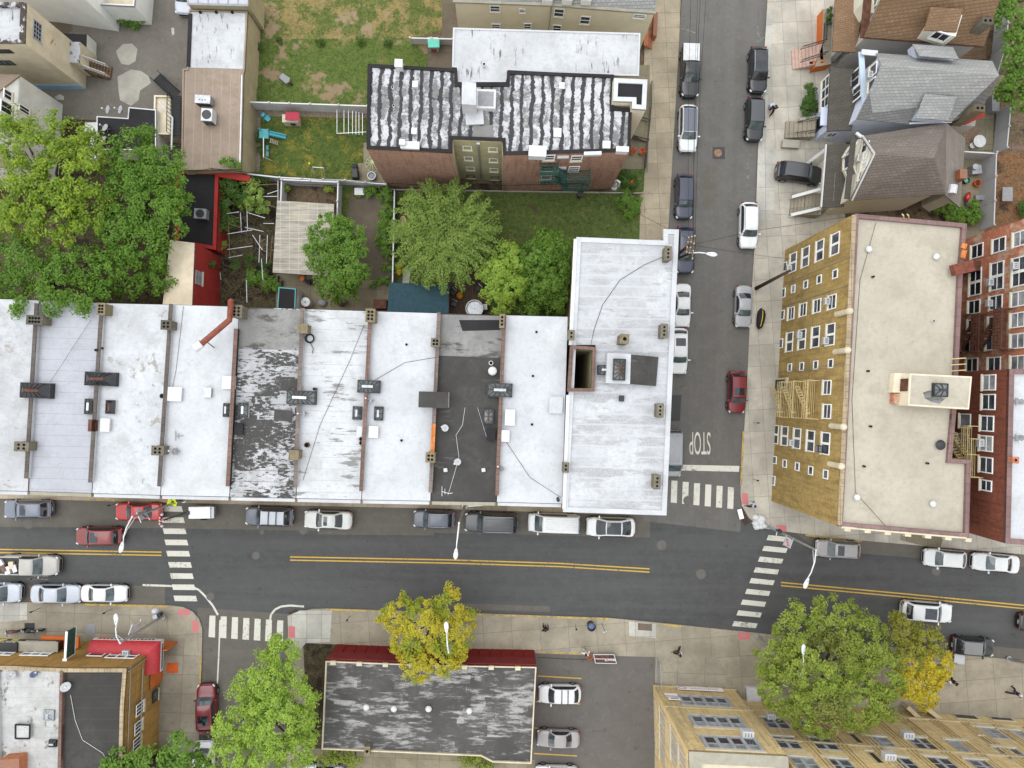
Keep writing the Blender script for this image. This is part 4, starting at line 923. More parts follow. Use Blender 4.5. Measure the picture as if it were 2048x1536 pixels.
b = MB(); b.up([(p[0], p[1], ZT+1.61) for p in inset(c4, .12)]); b.build('bulkhead_roof', M_roof_tan, bh); b = MB(); b.up(PP([(1846, 785), (1862, 780), (1872, 790), (1890, 798), (1878, 808), (1862, 803), (1850, 797)], ZT+1.616)); b.build('tar_patch', M_roof_grey, bh)
b = MB(); wb = Wall(ta, P(1820, 747, ZT+1.6), P(1816, 811, ZT+1.6)); b.prism(PP([(1789, 746), (1820, 747), (1817, 786), (1786, 785)], ZT+.4), ZT-.3, ZT+.4); b.build('bulkhead_step', M_st_cream, bh)
u, z = wb.hit(1802, 768); b = MB(); wb.block(b, .9, ZT+.75, 1.0, 1.4, .01, .06); b.build('door', M_rust, bh)
skylight(ta, 1882, 780, 30, 28, ZT+1.6, .6, 'roof_skylight', gm=M_glass_sky, ridgem=M_darkmetal, mm=M_darkmetal)
b = MB(); b.prism(PP([(1788, 787), (1817, 788), (1815, 808), (1787, 807)], ZT+.3), ZT-.3, ZT+.3); b.build('brick_kerb', M_bk_mottle, ta.root)
b = MB()
for k in range(3):
 b = MB(); q = P(1902, 718+k*12, ZT+.6); b.tube([q, P(1932, 716+k*12, ZT+.7)], .04, 6); b.build('roof_handrail', M_cream_iron, ta.root)
for x in (1808, 1818): b = MB(); b.tube([P(x, 437, ZT-.2), P(x-1, 431, ZT+.9), P(x-4, 428, ZT+.9)], .05, 6); b.build('ladder_hoop', M_cream_iron, ta.root)
ZB = 16.0
rb = Bld('red_brick_apartment', 'dark red brick apartment block with a white roof at the right edge', 'apartment block', [(2019, 738), (2011, 1087), (2300, 1110), (2310, 738)], ZB, M_bk_dark, M_roof_white[5], M_tile_purple, .25, .4)
wr = Wall(rb, P(2019, 738, ZB), P(2011, 1087, ZB))
for x, y in ((1979, 765), (1978, 804), (1975, 847), (1973, 887), (1973, 930)): wr.win(x, y, 1.15, 1.45, gm=M_glass_pale if y in (765, 887) else M_glass, div=(1, 2))
wr.win(1973, 971, .75, 1.2, div=(1, 2))
for x, y in ((1931, 842), (1926, 882)): wr.win(x, y, 1.1, 1.3)
ac_unit(wr, 1966, 886, 'white air conditioner in the dark red wall beside a cream fire escape')
b = MB()
for x, y, W_ in ((1945, 880, 2.4), (1952, 915, 3.2)):
 u, z = wr.hit(x, y); [b.bar(wr.at(u-W_/2, z, .1+o_*.17), wr.at(u+W_/2, z, .1+o_*.17), .05, .04) for o_ in range(6)]
 for zz in (.5, 1): b.bar(wr.at(u-W_/2, z+zz, 1.1), wr.at(u+W_/2, z+zz, 1.1), .06); b.bar(wr.at(u-W_/2, z+zz, .05), wr.at(u-W_/2, z+zz, 1.1), .06); b.bar(wr.at(u+W_/2, z+zz, .05), wr.at(u+W_/2, z+zz, 1.1), .06)
 for k in range(9): b.bar(wr.at(u-W_/2+W_*k/8, z, 1.1), wr.at(u-W_/2+W_*k/8, z+1, 1.1), .035)
 for o in (.4, .9): b.bar(wr.at(u-1.0, z-2.4, o), wr.at(u+1, z, o), .08, .16)
 for k in range(10): f = k/9; b.bar(wr.at(u-1+2*f, z-2.4+2.4*f, .4), wr.at(u-1+2*f, z-2.4+2.4*f, .9), .14, .03)
b.build('fire_escape', M_cream_iron, rb.root)
chimney(rb, 2030, 920, 10, 11, ZB, .5, 1, 1, M_bk_mottle)
mb_ = Bld('whitewashed_apartment', 'mottled red brick apartment with flaking whitewash beyond the tan roof', 'apartment block', [(2088, 424), (2080, 738), (2400, 738), (2400, 440)], ZB, M_bk_mottle, M_roof_white[5], M_tile_purple, .25, .4)
wm = Wall(mb_, P(2088, 424, ZB), P(2080, 738, ZB))
for x, y in ((1955, 502), (1999, 490), (2041, 477), (1949, 614), (1992.5, 605), (2037, 598), (1948, 652), (1990, 646), (2036, 640), (1940, 690), (1985, 686), (2036, 682), (1944.6, 730), (1989, 728.5), (2036, 726)):
 wm.win(x, y, 1.1, 1.45, gm=M_glass_dk if x < 1960 else (M_glass_pale if x > 2030 else M_glass), div=(1, 2))
for x, y in ((1951.5, 564), (1995, 552), (2039, 543)): wm.win(x, y, 2.3, 1.45, div=(2, 2), mid=.25, gm=M_glass_dk if x < 1960 else M_glass)
ac_unit(wm, 1985, 565, 'white air conditioner in the double window of the whitewashed wall, middle bay'); ac_unit(wm, 1983, 607, 'white air conditioner in a single window of the whitewashed wall, middle bay'); ac_unit(wm, 2034, 532, 'white air conditioner in the double window at the photo edge of the whitewashed wall')
b = MB()
for x, y, W_ in ((1932, 668, 3.4), (1968, 668, 3.4), (2013, 660, 3.4)):
 u, z = wm.hit(x, y); wm.block(b, u, z, W_, .06, .05, 1.2)
 for zz in (.35, .7, 1.05): b.bar(wm.at(u-W_/2, z+zz, 1.2), wm.at(u+W_/2, z+zz, 1.2), .07); b.bar(wm.at(u-W_/2, z+zz, .05), wm.at(u-W_/2, z+zz, 1.2), .06); b.bar(wm.at(u+W_/2, z+zz, .05), wm.at(u+W_/2, z+zz, 1.2), .06)
 for k in range(13): b.bar(wm.at(u-W_/2+W_*k/12, z, 1.2), wm.at(u-W_/2+W_*k/12, z+1.05, 1.2), .05)
 for o in (.3, .9): b.bar(wm.at(u+1.5, z-2.7, o), wm.at(u-1.3, z, o), .12, .2)
 for k in range(12): f = k/11; b.bar(wm.at(u+1.5-2.8*f, z-2.7+2.7*f, .3), wm.at(u+1.5-2.8*f, z-2.7+2.7*f, .9), .16, .04)
b.build('fire_escape', M_rust, mb_.root)
u, z = wm.hit(1945, 536); b = MB(); wm.block(b, u, z, .9, 2.4, .02, 1.0); b.build('roof_gangway', M_rust, mb_.root)
b = MB(); b.bar(P(1905, 541, ZT+.5), P(1944, 532, ZT+.3), .9, .5); b.build('brick_buttress', M_bk_dark, ta.root)
ZY = 13.7
yb = Bld('buff_brick_block', 'buff brick corner block with rows of grey-mullioned windows and a banner', 'office block', [(1378, 1503), (1576, 1513), (1592, 1700), (1384, 1700)], ZY, M_bk_buff, M_st_tan, M_stone_dk, .25, .95)
wy = Wall(yb, P(1378, 1503, ZY), P(1576, 1513, ZY)); wyw = Wall(yb, P(1378, 1503, ZY), P(1384, 1700, ZY))
b = MB(); wyw.block(b, 5, ZY/2-.2, 10, ZY-.5, .01, .04); b.build('side_face', M_bk_buffW, yb.root)
for k, y in enumerate((1369, 1370, 1372)): wy.win((1357, 1393, 1428)[k], y, 1.3, .8, M_stone, M_glass_dk)
for row, hh, gm in (([(1373, 1402), (1398, 1403), (1423, 1404.5), (1446, 1406)], 1.9, M_glass_pale), ([(1396.5, 1443), (1421.5, 1444.5), (1446.5, 1446), (1473, 1447)], 1.9, M_glass_pale), ([(1421.5, 1486), (1449, 1487), (1478, 1488), (1504, 1489.5)], 1.9, M_glass)):
 u0, z0_ = wy.hit(*row[0]); u1, z1_ = wy.hit(*row[3]); b = MB()
 uc, zc = (u0+u1)/2, (z0_+z1_)/2; w_ = u1-u0+1.05
 for k in range(5): wy.block(b, uc-w_/2+w_*k/4, zc, .3, hh+.2, .005, .14)
 for sg in (-1, 1): wy.block(b, uc, zc+sg*(hh/2+.05), w_, .12, .005, .1)
 wy.block(b, uc, zc+.15, w_, .06, .005, .08)
 o = b.build('window', M_frame_grey, yb.root); b = MB(); wy.quad(b, uc, zc-hh*.2, w_, hh*.6, .02); b.build('pane', M_glass_dk if gm is M_glass else M_glass, o)
 b = MB(); wy.quad(b, uc, zc+hh*.3, w_, hh*.4, .022); b.build('blind', M_glass_pale, o)
 b = MB(); wy.block(b, uc, zc-hh/2-.25, w_+.5, .22, .003, .12); wy.block(b, uc, zc+hh/2+.25, w_+.5, .25, .003, .09); b.build('sill', M_stone, o)
b = MB()
for px, py in ((1400, 1377), (1420, 1418)):
 u, z = wy.hit(px, py); wy.block(b, 4.1, z, 8.3, .22, .004, .12)
for u_ in (.35, 1.3, 7.3, 8.0): wy.block(b, u_, 8.3, .16, 8.0, .004, .10)
b.build('string_course', M_stone_ochre, yb.root)
for x, ys in ((1308.5, (1410, 1470)), (1326, (1440, 1475, 1510)), (1349, (1480, 1512)), (1366, (1520,))):
 for y in ys: wyw.win(x, y, 1.6, 1.9, M_stone if x < 1310 else M_frame_grey, M_glass_dk if x < 1310 else M_glass_pale, div=(3, 1), mid=.25)
ac_unit(wy, 1494, 1474, 'large white air conditioner high on the buff brick front', 1.0, .7, .6)
bn = thing('banner', 'long white shop banner with a red oval over the first storey windows', 'banner', wy.at(3.9, 4.2))
u, z = wy.hit(1400, 1382); b = MB(); wy.block(b, u+.05, z-.2, 4.6, .8, .13, .16); b.build('cloth', M_frame, bn)
M_ban_red = plain('print_plum', (.25, .05, .14), .7); b = MB()
for k in range(13): wy.block(b, u-.8+k*.21, z-.12, .14, .09, .16, .166)
for k in range(16): wy.block(b, u-.9+k*.18, z-.34, .11, .05, .16, .166)
n0 = len(b.v)
b.tube([wy.at(u-1.75+.42*math.cos(a), z-.15+.26*math.sin(a), .165) for a in [i*math.pi/8 for i in range(17)]], .035, 5); b.build('print', M_ban_red, bn)
bn2 = thing('notice_board', 'pair of white notices on the buff wall left of the first storey windows', 'notice', wy.at(.8, 5))
u, z = wy.hit(1342, 1393); b = MB(); wy.block(b, u, z, 1.25, .8, .13, .16); wy.block(b, u+.1, z+.85, 1.15, .5, .13, .16); b.build('panel', M_frame, bn2); b = MB(); wy.block(b, u, z+.28, 1.25, .14, .16, .166); wy.block(b, u+.15, z+.85, .75, .14, .16, .166); b.build('print', M_ban_red, bn2)
g0, g1 = P(1478, 1397, 0), P(2160, 1446, 0)
class WB: pass
wg = WB(); d_ = (g1-g0).normalized(); nn = Vector((-d_.y, d_.x, 0)); nn = nn if nn.y > 0 else -nn
ptsw = [g0, g1, g1-nn*9, g0-nn*9]; cw_ = centroid(ptsw)
wg.root = thing('buff_brick_wing', 'long buff brick wing set back behind the street trees, bottom right', 'office block', (cw_.x, cw_.y, 0)); wg.pts = ptsw
b = MB(); b.walls(ptsw, 0, ZY); b.build('wall', M_bk_buff, wg.root); b = MB(); b.up([(p[0], p[1], ZY-.1) for p in ptsw]); b.build('roof', M_st_tan, wg.root)
ww = Wall(wg, g0, g1)
for x, y, w_, m in ((1552, 1447, 1.9, 1), (1603, 1452, 1.9, 1), (1573.5, 1486, 1.9, 1), (1647, 1488, 1.9, 1), (1762, 1486, 1.9, 0), (1846, 1488, 1.9, 2), (1928, 1494, 1.9, 0), (1983, 1467, 1.9, 0), (2036, 1472, 1.9, 0), (2026, 1509, 1.9, 1), (1611, 1529, 1.9, 0), (1683, 1532, 1.9, 1), (1808, 1529, 1.9, 2), (1886, 1529, 1.9, 2), (1971, 1534, 1.9, 1)):
 o = ww.win(x, y, w_, 2.0, M_frame_grey, (M_glass_pale, M_glass, M_glass_dk)[m], div=(2, 2), mid=.3)
 u, z = ww.hit(x, y); b = MB(); ww.block(b, u, z-1.35, 2.4, .35, .004, .14); b.build('apron', M_stone, o)
for x, y in ((1711, 1477), (1751, 1516), (1979, 1484)): ww.win(x, y, .5, 1.9, M_stone_ochre, M_glass_dk)
for x, y in ((1931, 1434), (2001, 1437)): ww.win(x, y, 2.2, 1.0, M_stone, M_glass_dk, sill=False)
b = MB()
for k in range(12):
 u_ = 3.2+k*3.1
 for s_ in (-.35, 0, .35): ww.block(b, u_+s_, 7.6, .16, 11.5, .004, .12)
b.build('pilaster', M_bk_buff, wg.root)
b = MB()
for px, py in ((1900, 1443), (1900, 1505)):
 u, z = ww.hit(px, py); ww.block(b, 17, z, 34, .2, .004, .14)
b.build('string_course', M_stone_ochre, wg.root)
ac_unit(ww, 1814, 1476, 'white air conditioner on the buff wing, nearest the entrance porch', 1.0, .7, .6); ac_unit(ww, 1777, 1519, 'white air conditioner low in the photo on the buff wing', 1.0, .7, .6); ac_unit(ww, 1541, 1437, 'white air conditioner on the buff wing beside the front block', .8, .6, .5)
b = MB()
for (x0, y0, x1, y1) in ((1735, 1441, 1757, 1444), (1768, 1445, 1838, 1450), (1846, 1449, 1920, 1455)):
 ww_a, ww_b = P(x0, y0, 1.6), P(x1, y1, 1.6); b.bar(ww_a+Vector((0, .2, -.6)), ww_b+Vector((0, .2, -.6)), .45, 2.0)
for (x0, y0, x1, y1) in ((1812, 1412, 1846, 1444), (1850, 1414, 1886, 1442)): b.bar(P(x0, y0, 1.0)+Vector((0, 0, -.4)), P(x1, y1, 1.4)+Vector((0, 0, -.5)), .4, 1.8)
b.build('entrance_wall', M_stone_ochre, wg.root)
curbx = thing('roof_box', 'pale square lid over the basement areaway beside the buff block', 'hatch', P(1507, 1384, .3)); b = MB(); b.prism(PP([(1493, 1374), (1524, 1376), (1522, 1404), (1494, 1403)], .6), .1, .6); b.build('lid', M_cap, curbx); b = MB(); b.prism(PP([(1491, 1372), (1526, 1374), (1524, 1408), (1492, 1407)], .3), .1, .35); b.build('kerb', M_stone_dk, curbx)
ZL = 4.6
ls = Bld('low_shop', 'single-storey shop with a weathered dark roof and a red front', 'shop', [(651, 1322), (860, 1330), (1073, 1334), (1063, 1528), (985, 1525), (962, 1513), (643, 1499)], ZL, M_red_dark, M_roof_low, M_stone, .22, .12)
for i in (0, 1):
 w1 = Wall(ls, ls.pts[i], ls.pts[i+1]); Lw = (Vector((ls.pts[i+1][0], ls.pts[i+1][1]))-Vector((ls.pts[i][0], ls.pts[i][1]))).length
 b = MB(); n_ = 9
 for k in range(n_): w1.block(b, Lw*(k+.5)/n_, 1.25, Lw/n_-.14, 2.2, .01, .05)
 b.build('shutter', M_red_dark, ls.root); b = MB(); w1.block(b, Lw/2, 3.35, Lw, 1.75, .02, .12); b.build('fascia', M_maroon, ls.root)
 for k in range(4): b = MB(); w1.block(b, Lw*(k+.3)/4, ZL+.02, .5, .25, -.3, .05); b.build('merlon', M_stone, ls.root)
for x, y in ((732, 1415.5), (787.5, 1418.5), (857, 1418.5), (938.5, 1422.5)): vent(ls, x, y, ZL-.25, .16, .35, M_cap, 'roof_vent', True)
b = MB(); c = P(734, 1503, ZL+.4); b.box((c.x, c.y, 0), .55, .9, ZL+.4); o = b.build('chimney', M_chim_tan, ls.root); b = MB(); b.cyl((c.x, c.y, ZL+.4), .14, .012, 10); b.build('flue', M_flue, o)
ZK = 7.0
sh = Bld('ochre_brick_shop', 'two-storey ochre brick corner building with half white, half black roof', 'shop', [(-60, 1331), (20, 1332), (128, 1337), (253, 1337), (247, 1420), (240, 1700), (-60, 1700)], ZK, M_bk_ochre, M_roof_dark, M_tile_stone, .35, .34)
b = MB(); b.up(PP([(-60, 1337), (124, 1340), (118, 1700), (-60, 1700)], ZK-.34)); b.build('roof_half', M_roof_SW, sh.root)
b = MB(); b.bar(P(126, 1340, ZK-.2), P(119, 1650, ZK-.2), .28, .5); b.build('party_wall', M_terra, sh.root)
b = MB(); b.bar(P(-5, 1336, ZK-.2), P(2, 1650, ZK-.2), .28, .5); b.build('party_wall', M_roof_white[3], sh.root)
kn = Wall(sh, P(20, 1332, ZK), P(253, 1337, ZK)); ke = Wall(sh, P(253, 1337, ZK), P(240, 1700, ZK))
for x, y, w_, n_ in ((77, 1306, 2.5, 3), (197, 1307, 1.3, 1), (247, 1311, 2.6, 3), (4, 1305, 2.4, 3)): kn.win(x, y, w_, 1.35, div=(n_, 2), mid=.16, gm=M_glass if x > 100 else M_glass_pale)
for x, y in ((279, 1417), (276, 1454), (273, 1487)): ke.win(x, y, .95, 1.2, div=(3, 1))
ke.win(310, 1392, .9, .8, M_frame_dk, M_glass)
b = MB(); b.tube([ke.at(.35, 6.8, .12), ke.at(.35, .3, .12)], .05, 8); b.tube([ke.at(1.0, 4.2, .1), ke.at(12, 4.2, .1)], .05, 8); ke.block(b, 6, 6.3, 12, .1, .01, .06); b.build('downpipe', M_stone_dk, sh.root)
ac_unit(kn, 200, 1305, 'white air conditioner in the narrow ochre brick window above the red awning'); ac_unit(kn, 252, 1310, 'white air conditioner in the triple ochre brick window by the corner')
ac_unit(kn, 84, 1302, 'white air conditioner in the triple window behind the black signs', 1.2, .4, .5)
skylight(sh, 97, 1431, 21, 21, ZK-.35, .35, 'roof_skylight', gm=M_glass_pale, mm=M_galv); skylight(sh, 105, 1487, 15, 14, ZK-.35, .35, 'roof_skylight', gm=M_glass_dk, mm=M_darkmetal)
curb_hatch(sh, 45, 1463, 28, 27, ZK-.35, .3, M_roof_SW, 'roof_hatch', 0); b = MB();
q = PP([(31, 1449), (60, 1450), (59, 1477), (31, 1477)], ZK);
for i in range(4): b.bar(Vector((q[i].x, q[i].y, ZK)), Vector((q[(i+1) % 4].x, q[(i+1) % 4].y, ZK)), .14, .06)
b.build('hatch_seal', M_roof_black, sh.root)
b = MB(); b.prism(PP([(0, 1520), (38, 1517), (38, 1560), (0, 1560)], ZK+.8), ZK-.5, ZK+.8); b.build('brick_bulkhead', M_bk_orange, sh.root)
aw = thing('awning', 'red barrel awning with white lettered valance wrapping the ochre corner shop', 'awning', kn.at(9, 3))
M_aw = plain('awning_red', (.33, .026, .032), .55, .3, 0, .12); M_val = plain('awning_valance', (.45, .43, .44), .6, .3, 0, .1)
def prof(k, n=6): a = math.pi/2*k/n; return 1.05*math.sin(a), 2.75+.85*math.cos(a)
u0, _ = kn.hit(196, 1290); cor = Vector((P(253, 1337, ZK).x, P(253, 1337, ZK).y, 0))
dn_ = kn.n; de_ = ke.n; us = kn.at(u0+.3, 0); ue = ke.at(1.9, 0)
b = MB(); ring = lambda k: [us+dn_*prof(k)[0]+Vector((0, 0, prof(k)[1])), cor+dn_*prof(k)[0]+de_*prof(k)[0]+Vector((0, 0, prof(k)[1])), ue+de_*prof(k)[0]+Vector((0, 0, prof(k)[1]))]
for k in range(6):
 r0, r1 = ring(k), ring(k+1)
 for i in range(2): b.poly([r0[i], r0[i+1], r1[i+1], r1[i]])
b.build('canopy', M_aw, aw, smooth=False)
b = MB(); r = ring(6)
for i in range(2): b.bar(r[i]+Vector((0, 0, -.25)), r[i+1]+Vector((0, 0, -.25)), .05, .55)
b.build('valance', M_val, aw)
M_blk = plain('print_black', g(.02), .6, .2, 0, 0)
b = MB()
for k in range(15):
 q0 = r[0].lerp(r[1], .08+.055*k)+dn_*.03+Vector((0, 0, -.25)); b.bar(q0, q0+(r[1]-r[0]).normalized()*.2, .02, .26)
for k in range(11):
 q0 = r[1].lerp(r[2], .12+.075*k)+de_*.03+Vector((0, 0, -.25)); b.bar(q0, q0+(r[2]-r[1]).normalized()*.16, .02, .24)
b.build('lettering', M_blk, aw)
fb = MB(); ke.block(fb, 1.8, 1.3, 3.8, 2.4, .02, .12); kn.block(fb, 10.6, 1.3, 2.6, 2.4, .02, .12); fb.build('shopfront', M_orange_paint, sh.root)
sg = thing('shop_sign', 'black restaurant signboard with white and yellow lettering', 'sign', kn.at(1.5, 3))
b = MB(); u, z = kn.hit(25, 1284); kn.block(b, u, 3.2, 4.6, 1.15, .05, .9); b.build('board', M_plastic_blk, sg)
M_yel = plain('print_yellow', (.5, .4, .02), .6, .3, 0, 0); M_orn = plain('print_orange', (.5, .17, .02), .6, .3, 0, .1)
rz_ = math.atan2(-kn.u.y, -kn.u.x)
def wtext(parent, s, wall, u, z, out, h, w_, mat):
 m = Matrix((( -wall.u).to_tuple(), (0, 0, 1), wall.n.to_tuple())).transposed()
 return text('lettering', s, wall.at(u, z, out), h, w_, 0, mat, parent, tilt=m.to_euler())
wtext(sg, 'RESTAURANT', kn, u, 3.45, .92, .42, 4.0, M_frame)
b = MB()
for k in range(4): kn.block(b, u-1.7+k*1.1, 2.95, .6, .3, .9, .925)
b.dome(kn.at(u+.3, 3.1, .9), .35, .1, .35, 10, 4); b.build('emblem', M_yel, sg)
s2 = thing('shop_sign', 'dark signboard with small pale lettering under the stone canopy', 'sign', kn.at(5.2, 3)); b = MB(); u, z = kn.hit(118, 1281); kn.block(b, u, 2.9, 3.6, .7, .05, .85); b.build('board', M_plastic_blk, s2)
b = MB()
for k in range(16): kn.block(b, u-1.4+k*.18, 3.0, .1, .18, .85, .87)
b.build('lettering', M_frame, s2); b = MB(); kn.block(b, u, 3.5, 3.8, .12, .05, 1.0); b.build('canopy', M_stone_dk, s2)
s3 = thing('blade_sign', 'dark green blade sign with white frame jutting from the ochre front', 'sign', kn.at(7, 4))
u, z = kn.hit(133, 1318); b = MB(); p0 = kn.at(u, 4.6, .1); p1 = kn.at(u+.05, 4.6, 2.6); b.bar(p0, p1, .14, 1.3); b.build('board', M_green_iron, s3)
b = MB(); b.bar(p0+Vector((0, 0, .68)), p1+Vector((0, 0, .68)), .2, .07); b.bar(p0+Vector((0, 0, -.68)), p1+Vector((0, 0, -.68)), .2, .07); b.bar(p0+Vector((0, 0, -.7)), p0+Vector((0, 0, .7)), .2, .1); b.bar(p0+kn.n*.02+Vector((0, 0, .72)), p0+kn.n*-.6+Vector((0, 0, .72)), .4, .05); b.build('frame', M_frame, s3)
b = MB(); kn.block(b, 1.6, 2.35, 3.6, .25, .05, 1.15); kn.block(b, 5.8, 2.35, 1.2, .25, .05, 1.1); b.build('orange_canopy', M_orange_paint, sh.root)
b = MB(); b.box(P(328, 1515, 0), 2.2, 1.6, 2.4, .2); b.build('cellar_shed', M_darkmetal, sh.root)
def planes(root, name, mat, polys):
 b = MB()
 for pl in polys: b.up([P(x, y, z) for x, y, z in pl])
 return b.build(name, mat, root)
def wallpoly(root, name, mat, pts):           # vertical or free polygon from (px,py,z)
 b = MB(); b.poly([P(x, y, z) for x, y, z in pts]); return b.build(name, mat, root)
def under(pts, z):                            # same plan position, other height
 return [(p[0], p[1], z) for p in pts]
class Hs:
 def __init__(s, name, label, cat, foot, z1, wall, group=None):
  s.pts = foot; c = centroid(foot); s.root = thing(name, label, cat, (c.x, c.y, 0), 0, group)
  b = MB(); b.walls(foot, 0, z1); s.wall = b.build('wall', wall, s.root)
def slabroof(root, name, mat, pts, th=.16):
 b = MB(); p = [Vector(q) for q in pts]
 if area2(p) < 0: p.reverse()
 n = len(p); dn = Vector((0, 0, -th)); b.poly(p); b.poly([q+dn for q in reversed(p)])
 for i in range(n): j = (i+1) % n; b.poly([p[i], p[i]+dn, p[j]+dn, p[j]])
 return b.build(name, mat, root)
def rail(b, a, c, h=.95, n=8, r=.03, up=True):
 a, c = Vector(a), Vector(c); z = Vector((0, 0, h))
 b.bar(a+z, c+z, .06); b.bar(a+z*.15, c+z*.15, .04)
 for k in range(n+1): q = a.lerp(c, k/n); b.bar(q, q+z, r)
def stairs(root, name, mat, a, c, wid, z0, z1, n, side=None):
 a, c = Vector((a[0], a[1], 0)), Vector((c[0], c[1], 0)); d = (c-a)/n; rz = math.atan2(d.y, d.x); b = MB()
 for k in range(n):
  q = a+d*(k+.5); b.box((q.x, q.y, 0.05), d.length+.01*(k % 2), wid, z0+(z1-z0)*(k+1)/n-.05, rz)
 return b.build(name, mat, root)
eN, eS, rg = 7.2, 7.0, 10.4
NW, NEc = P(1753, 106, eN), P(1985, 122, eN); SWc, SEc = P(1713, 237, eS), P(1903, 243, eS); R0_, R1_ = P(1764, 131, rg), P(1998, 151, rg)
foot = inset([SWc, SEc, P(1960, 215, eS), NEc, NW], .35)
hb_ = Hs('clapboard_house', 'lilac-blue clapboard house with a pale grey shingle roof', 'house', foot, 6.95, M_sd_lilac)
slabroof(hb_.root, 'roof', M_sh_grey, [SWc, SEc, R1_, R0_]); slabroof(hb_.root, 'roof_slope', M_sh_grey, [NW, R0_, R1_, NEc]); slabroof(hb_.root, 'roof_slope', M_sh_grey2, [SEc, P(1962, 222, 6.8), R1_])
b = MB(); b.poly([SWc+Vector((.4, .25, 0)), NW+Vector((.1, -.2, 0)), R0_+Vector((.35, 0, -.15))]); b.build('gable', M_sd_lilac, hb_.root)
slabroof(hb_.root, 'roof_slope', M_sh_grey2, [P(1714, 238, 7.03), P(1815, 248, 7.0), P(1848, 187, 8.75), P(1742, 179, 8.9)], .1)
slabroof(hb_.root, 'dormer_roof', M_sh_grey, [P(1831, 236, 8.0), P(1897, 241, 8.0), P(1914, 194, 9.2), P(1850, 187, 9.2)], .12)
b = MB(); b.prism([P(1834, 234, 7.9).xy, P(1895, 239, 7.9).xy, P(1908, 196, 8.6).xy, P(1850, 190, 8.6).xy], 7.0, 7.9); b.build('dormer', M_sd_lilac, hb_.root)
slabroof(hb_.root, 'dormer_roof', M_sh_grey, [P(1825, 88, 8.2), P(1906, 94, 8.2), P(1918, 118, 9.2), P(1840, 112, 9.2)], .12); b = MB(); b.prism([P(1827, 90, 8).xy, P(1905, 96, 8).xy, P(1912, 117, 8.4).xy, P(1838, 111, 8.4).xy], 7.0, 8.0); b.build('dormer', M_sd_lilac, hb_.root)
w1 = Wall(hb_, P(1728, 225, 7), P(1735, 108, 7));
b = MB(); b.bar(P(1713, 237, 6.85), P(1815, 247, 6.85), .16, .12); b.bar(P(1818, 247, 6.85), P(1903, 244, 6.85), .14, .1); b.bar(P(1723, 104, 7.0), P(1755, 107, 7.1), .5, .12); b.build('gutter', M_vinyl, hb_.root)
b = MB(); b.bar(P(1722, 104, 6.6), P(1731, 236, 6.6), .5, .12); b.build('eave_board', M_sd_blue, hb_.root)
for x, y, ww_, hh_ in ((1711, 158, 1.5, 1.5), (1714, 186, 1.1, 1.5)): w1.win(x, y, ww_, hh_, M_frame, M_glass, div=(2, 1), fw=.14)
for x, y in ((1747, 140), (1744, 170)): w1.win(x, y, .9, 1.1, M_frame, M_glass)
ac_unit(w1, 1744, 150, 'white air conditioner in the gable window of the lilac clapboard house')
pz = 4.3
slabroof(hb_.root, 'porch_roof', M_sh_dark, [P(1661, 135, pz), P(1709, 138, pz+.5), P(1699, 161, pz+.55), P(1710, 205, pz+.5), P(1704, 260, pz+.3), P(1655, 262, pz)], .2)
pf = [P(1663, 138, pz), P(1704, 140, pz), P(1702, 256, pz), P(1658, 258, pz)]; pi_ = inset(pf, .35); b = MB(); b.walls(pi_, 0, pz-.1); b.build('porch_wall', M_sd_lilac, hb_.root)
hb_.pts = pi_; wp = Wall(hb_, pi_[0], pi_[3]); wps = Wall(hb_, pi_[3], pi_[2])
wp.win(1651, 186, 2.9, 1.5, M_frame, M_glass, div=(3, 2), mid=.16, fw=.14); wps.win(1664, 269, .9, 1.0, M_frame, M_glass, div=(2, 1))
u, z = wp.hit(1642, 245); b = MB(); wp.block(b, u, 1.9, 1.2, 2.2, .02, .08); b.build('door', M_plastic_blk, hb_.root); b = MB(); wp.block(b, u, 3.1, 1.8, .15, .02, .7); b.build('door_canopy', M_sd_lilac, hb_.root)
stairs(hb_.root, 'steps', M_walkSE, P(1572, 258, .5), P(1630, 257, 1.2), 1.7, .2, 1.3, 7)
b = MB(); rail(b, P(1586, 271, .3), P(1632, 265, 1.4), .8, 8); b.build('handrail', M_iron, hb_.root); b = MB(); rail(b, P(1590, 249, .3), P(1632, 240, 1.4), .8, 8); b.build('handrail', M_iron, hb_.root)
b = MB(); b.prism(PP([(1598, 243), (1600, 236), (1620, 231), (1632, 233), (1632, 240)], 1.0), .1, 1.0); b.build('stair_cheek', M_stone_dk, hb_.root)
b = MB(); b.prism(PP([(1566, 280), (1600, 280), (1598, 296), (1564, 294)], .55), .1, .55); b.build('planter_box', M_stone_dk, hb_.root)
chb = MB(); q = P(1960, 216, 9.0); chb.box((q.x, q.y, 5.5), .95, .6, 3.5, -.1); o = chb.build('chimney', M_chim_tan, hb_.root)
for dx in (-.2, .2): b = MB(); b.cyl((q.x+dx, q.y, 9.0), .13, .012, 10); b.build('flue', M_flue, o)
b = MB(); b.bar(P(1925, 241, 5.2), P(1966, 222, 5.0), 1.0, .1); b.build('red_awning', M_red_paint, hb_.root)
b = MB(); b.prism(PP([(1908, 232), (1952, 238), (1950, 252), (1906, 250)], 3.2), .1, 3.2); b.build('rear_porch', M_sd_grey, hb_.root)
z_ = 7.0
cNW, cNE, cSE, cSW = P(1722, 272, z_), P(1893, 246, z_), P(1892, 388, z_), P(1699, 401, z_); q0, q1 = P(1747, 308, 9.8), P(1868, 316, 9.8)
hc = Hs('clapboard_house', 'beige clapboard house with a taupe hipped shingle roof and attic windows', 'house', inset([cNW, cNE, cSE, cSW], .35), 6.95, M_sd_beige)
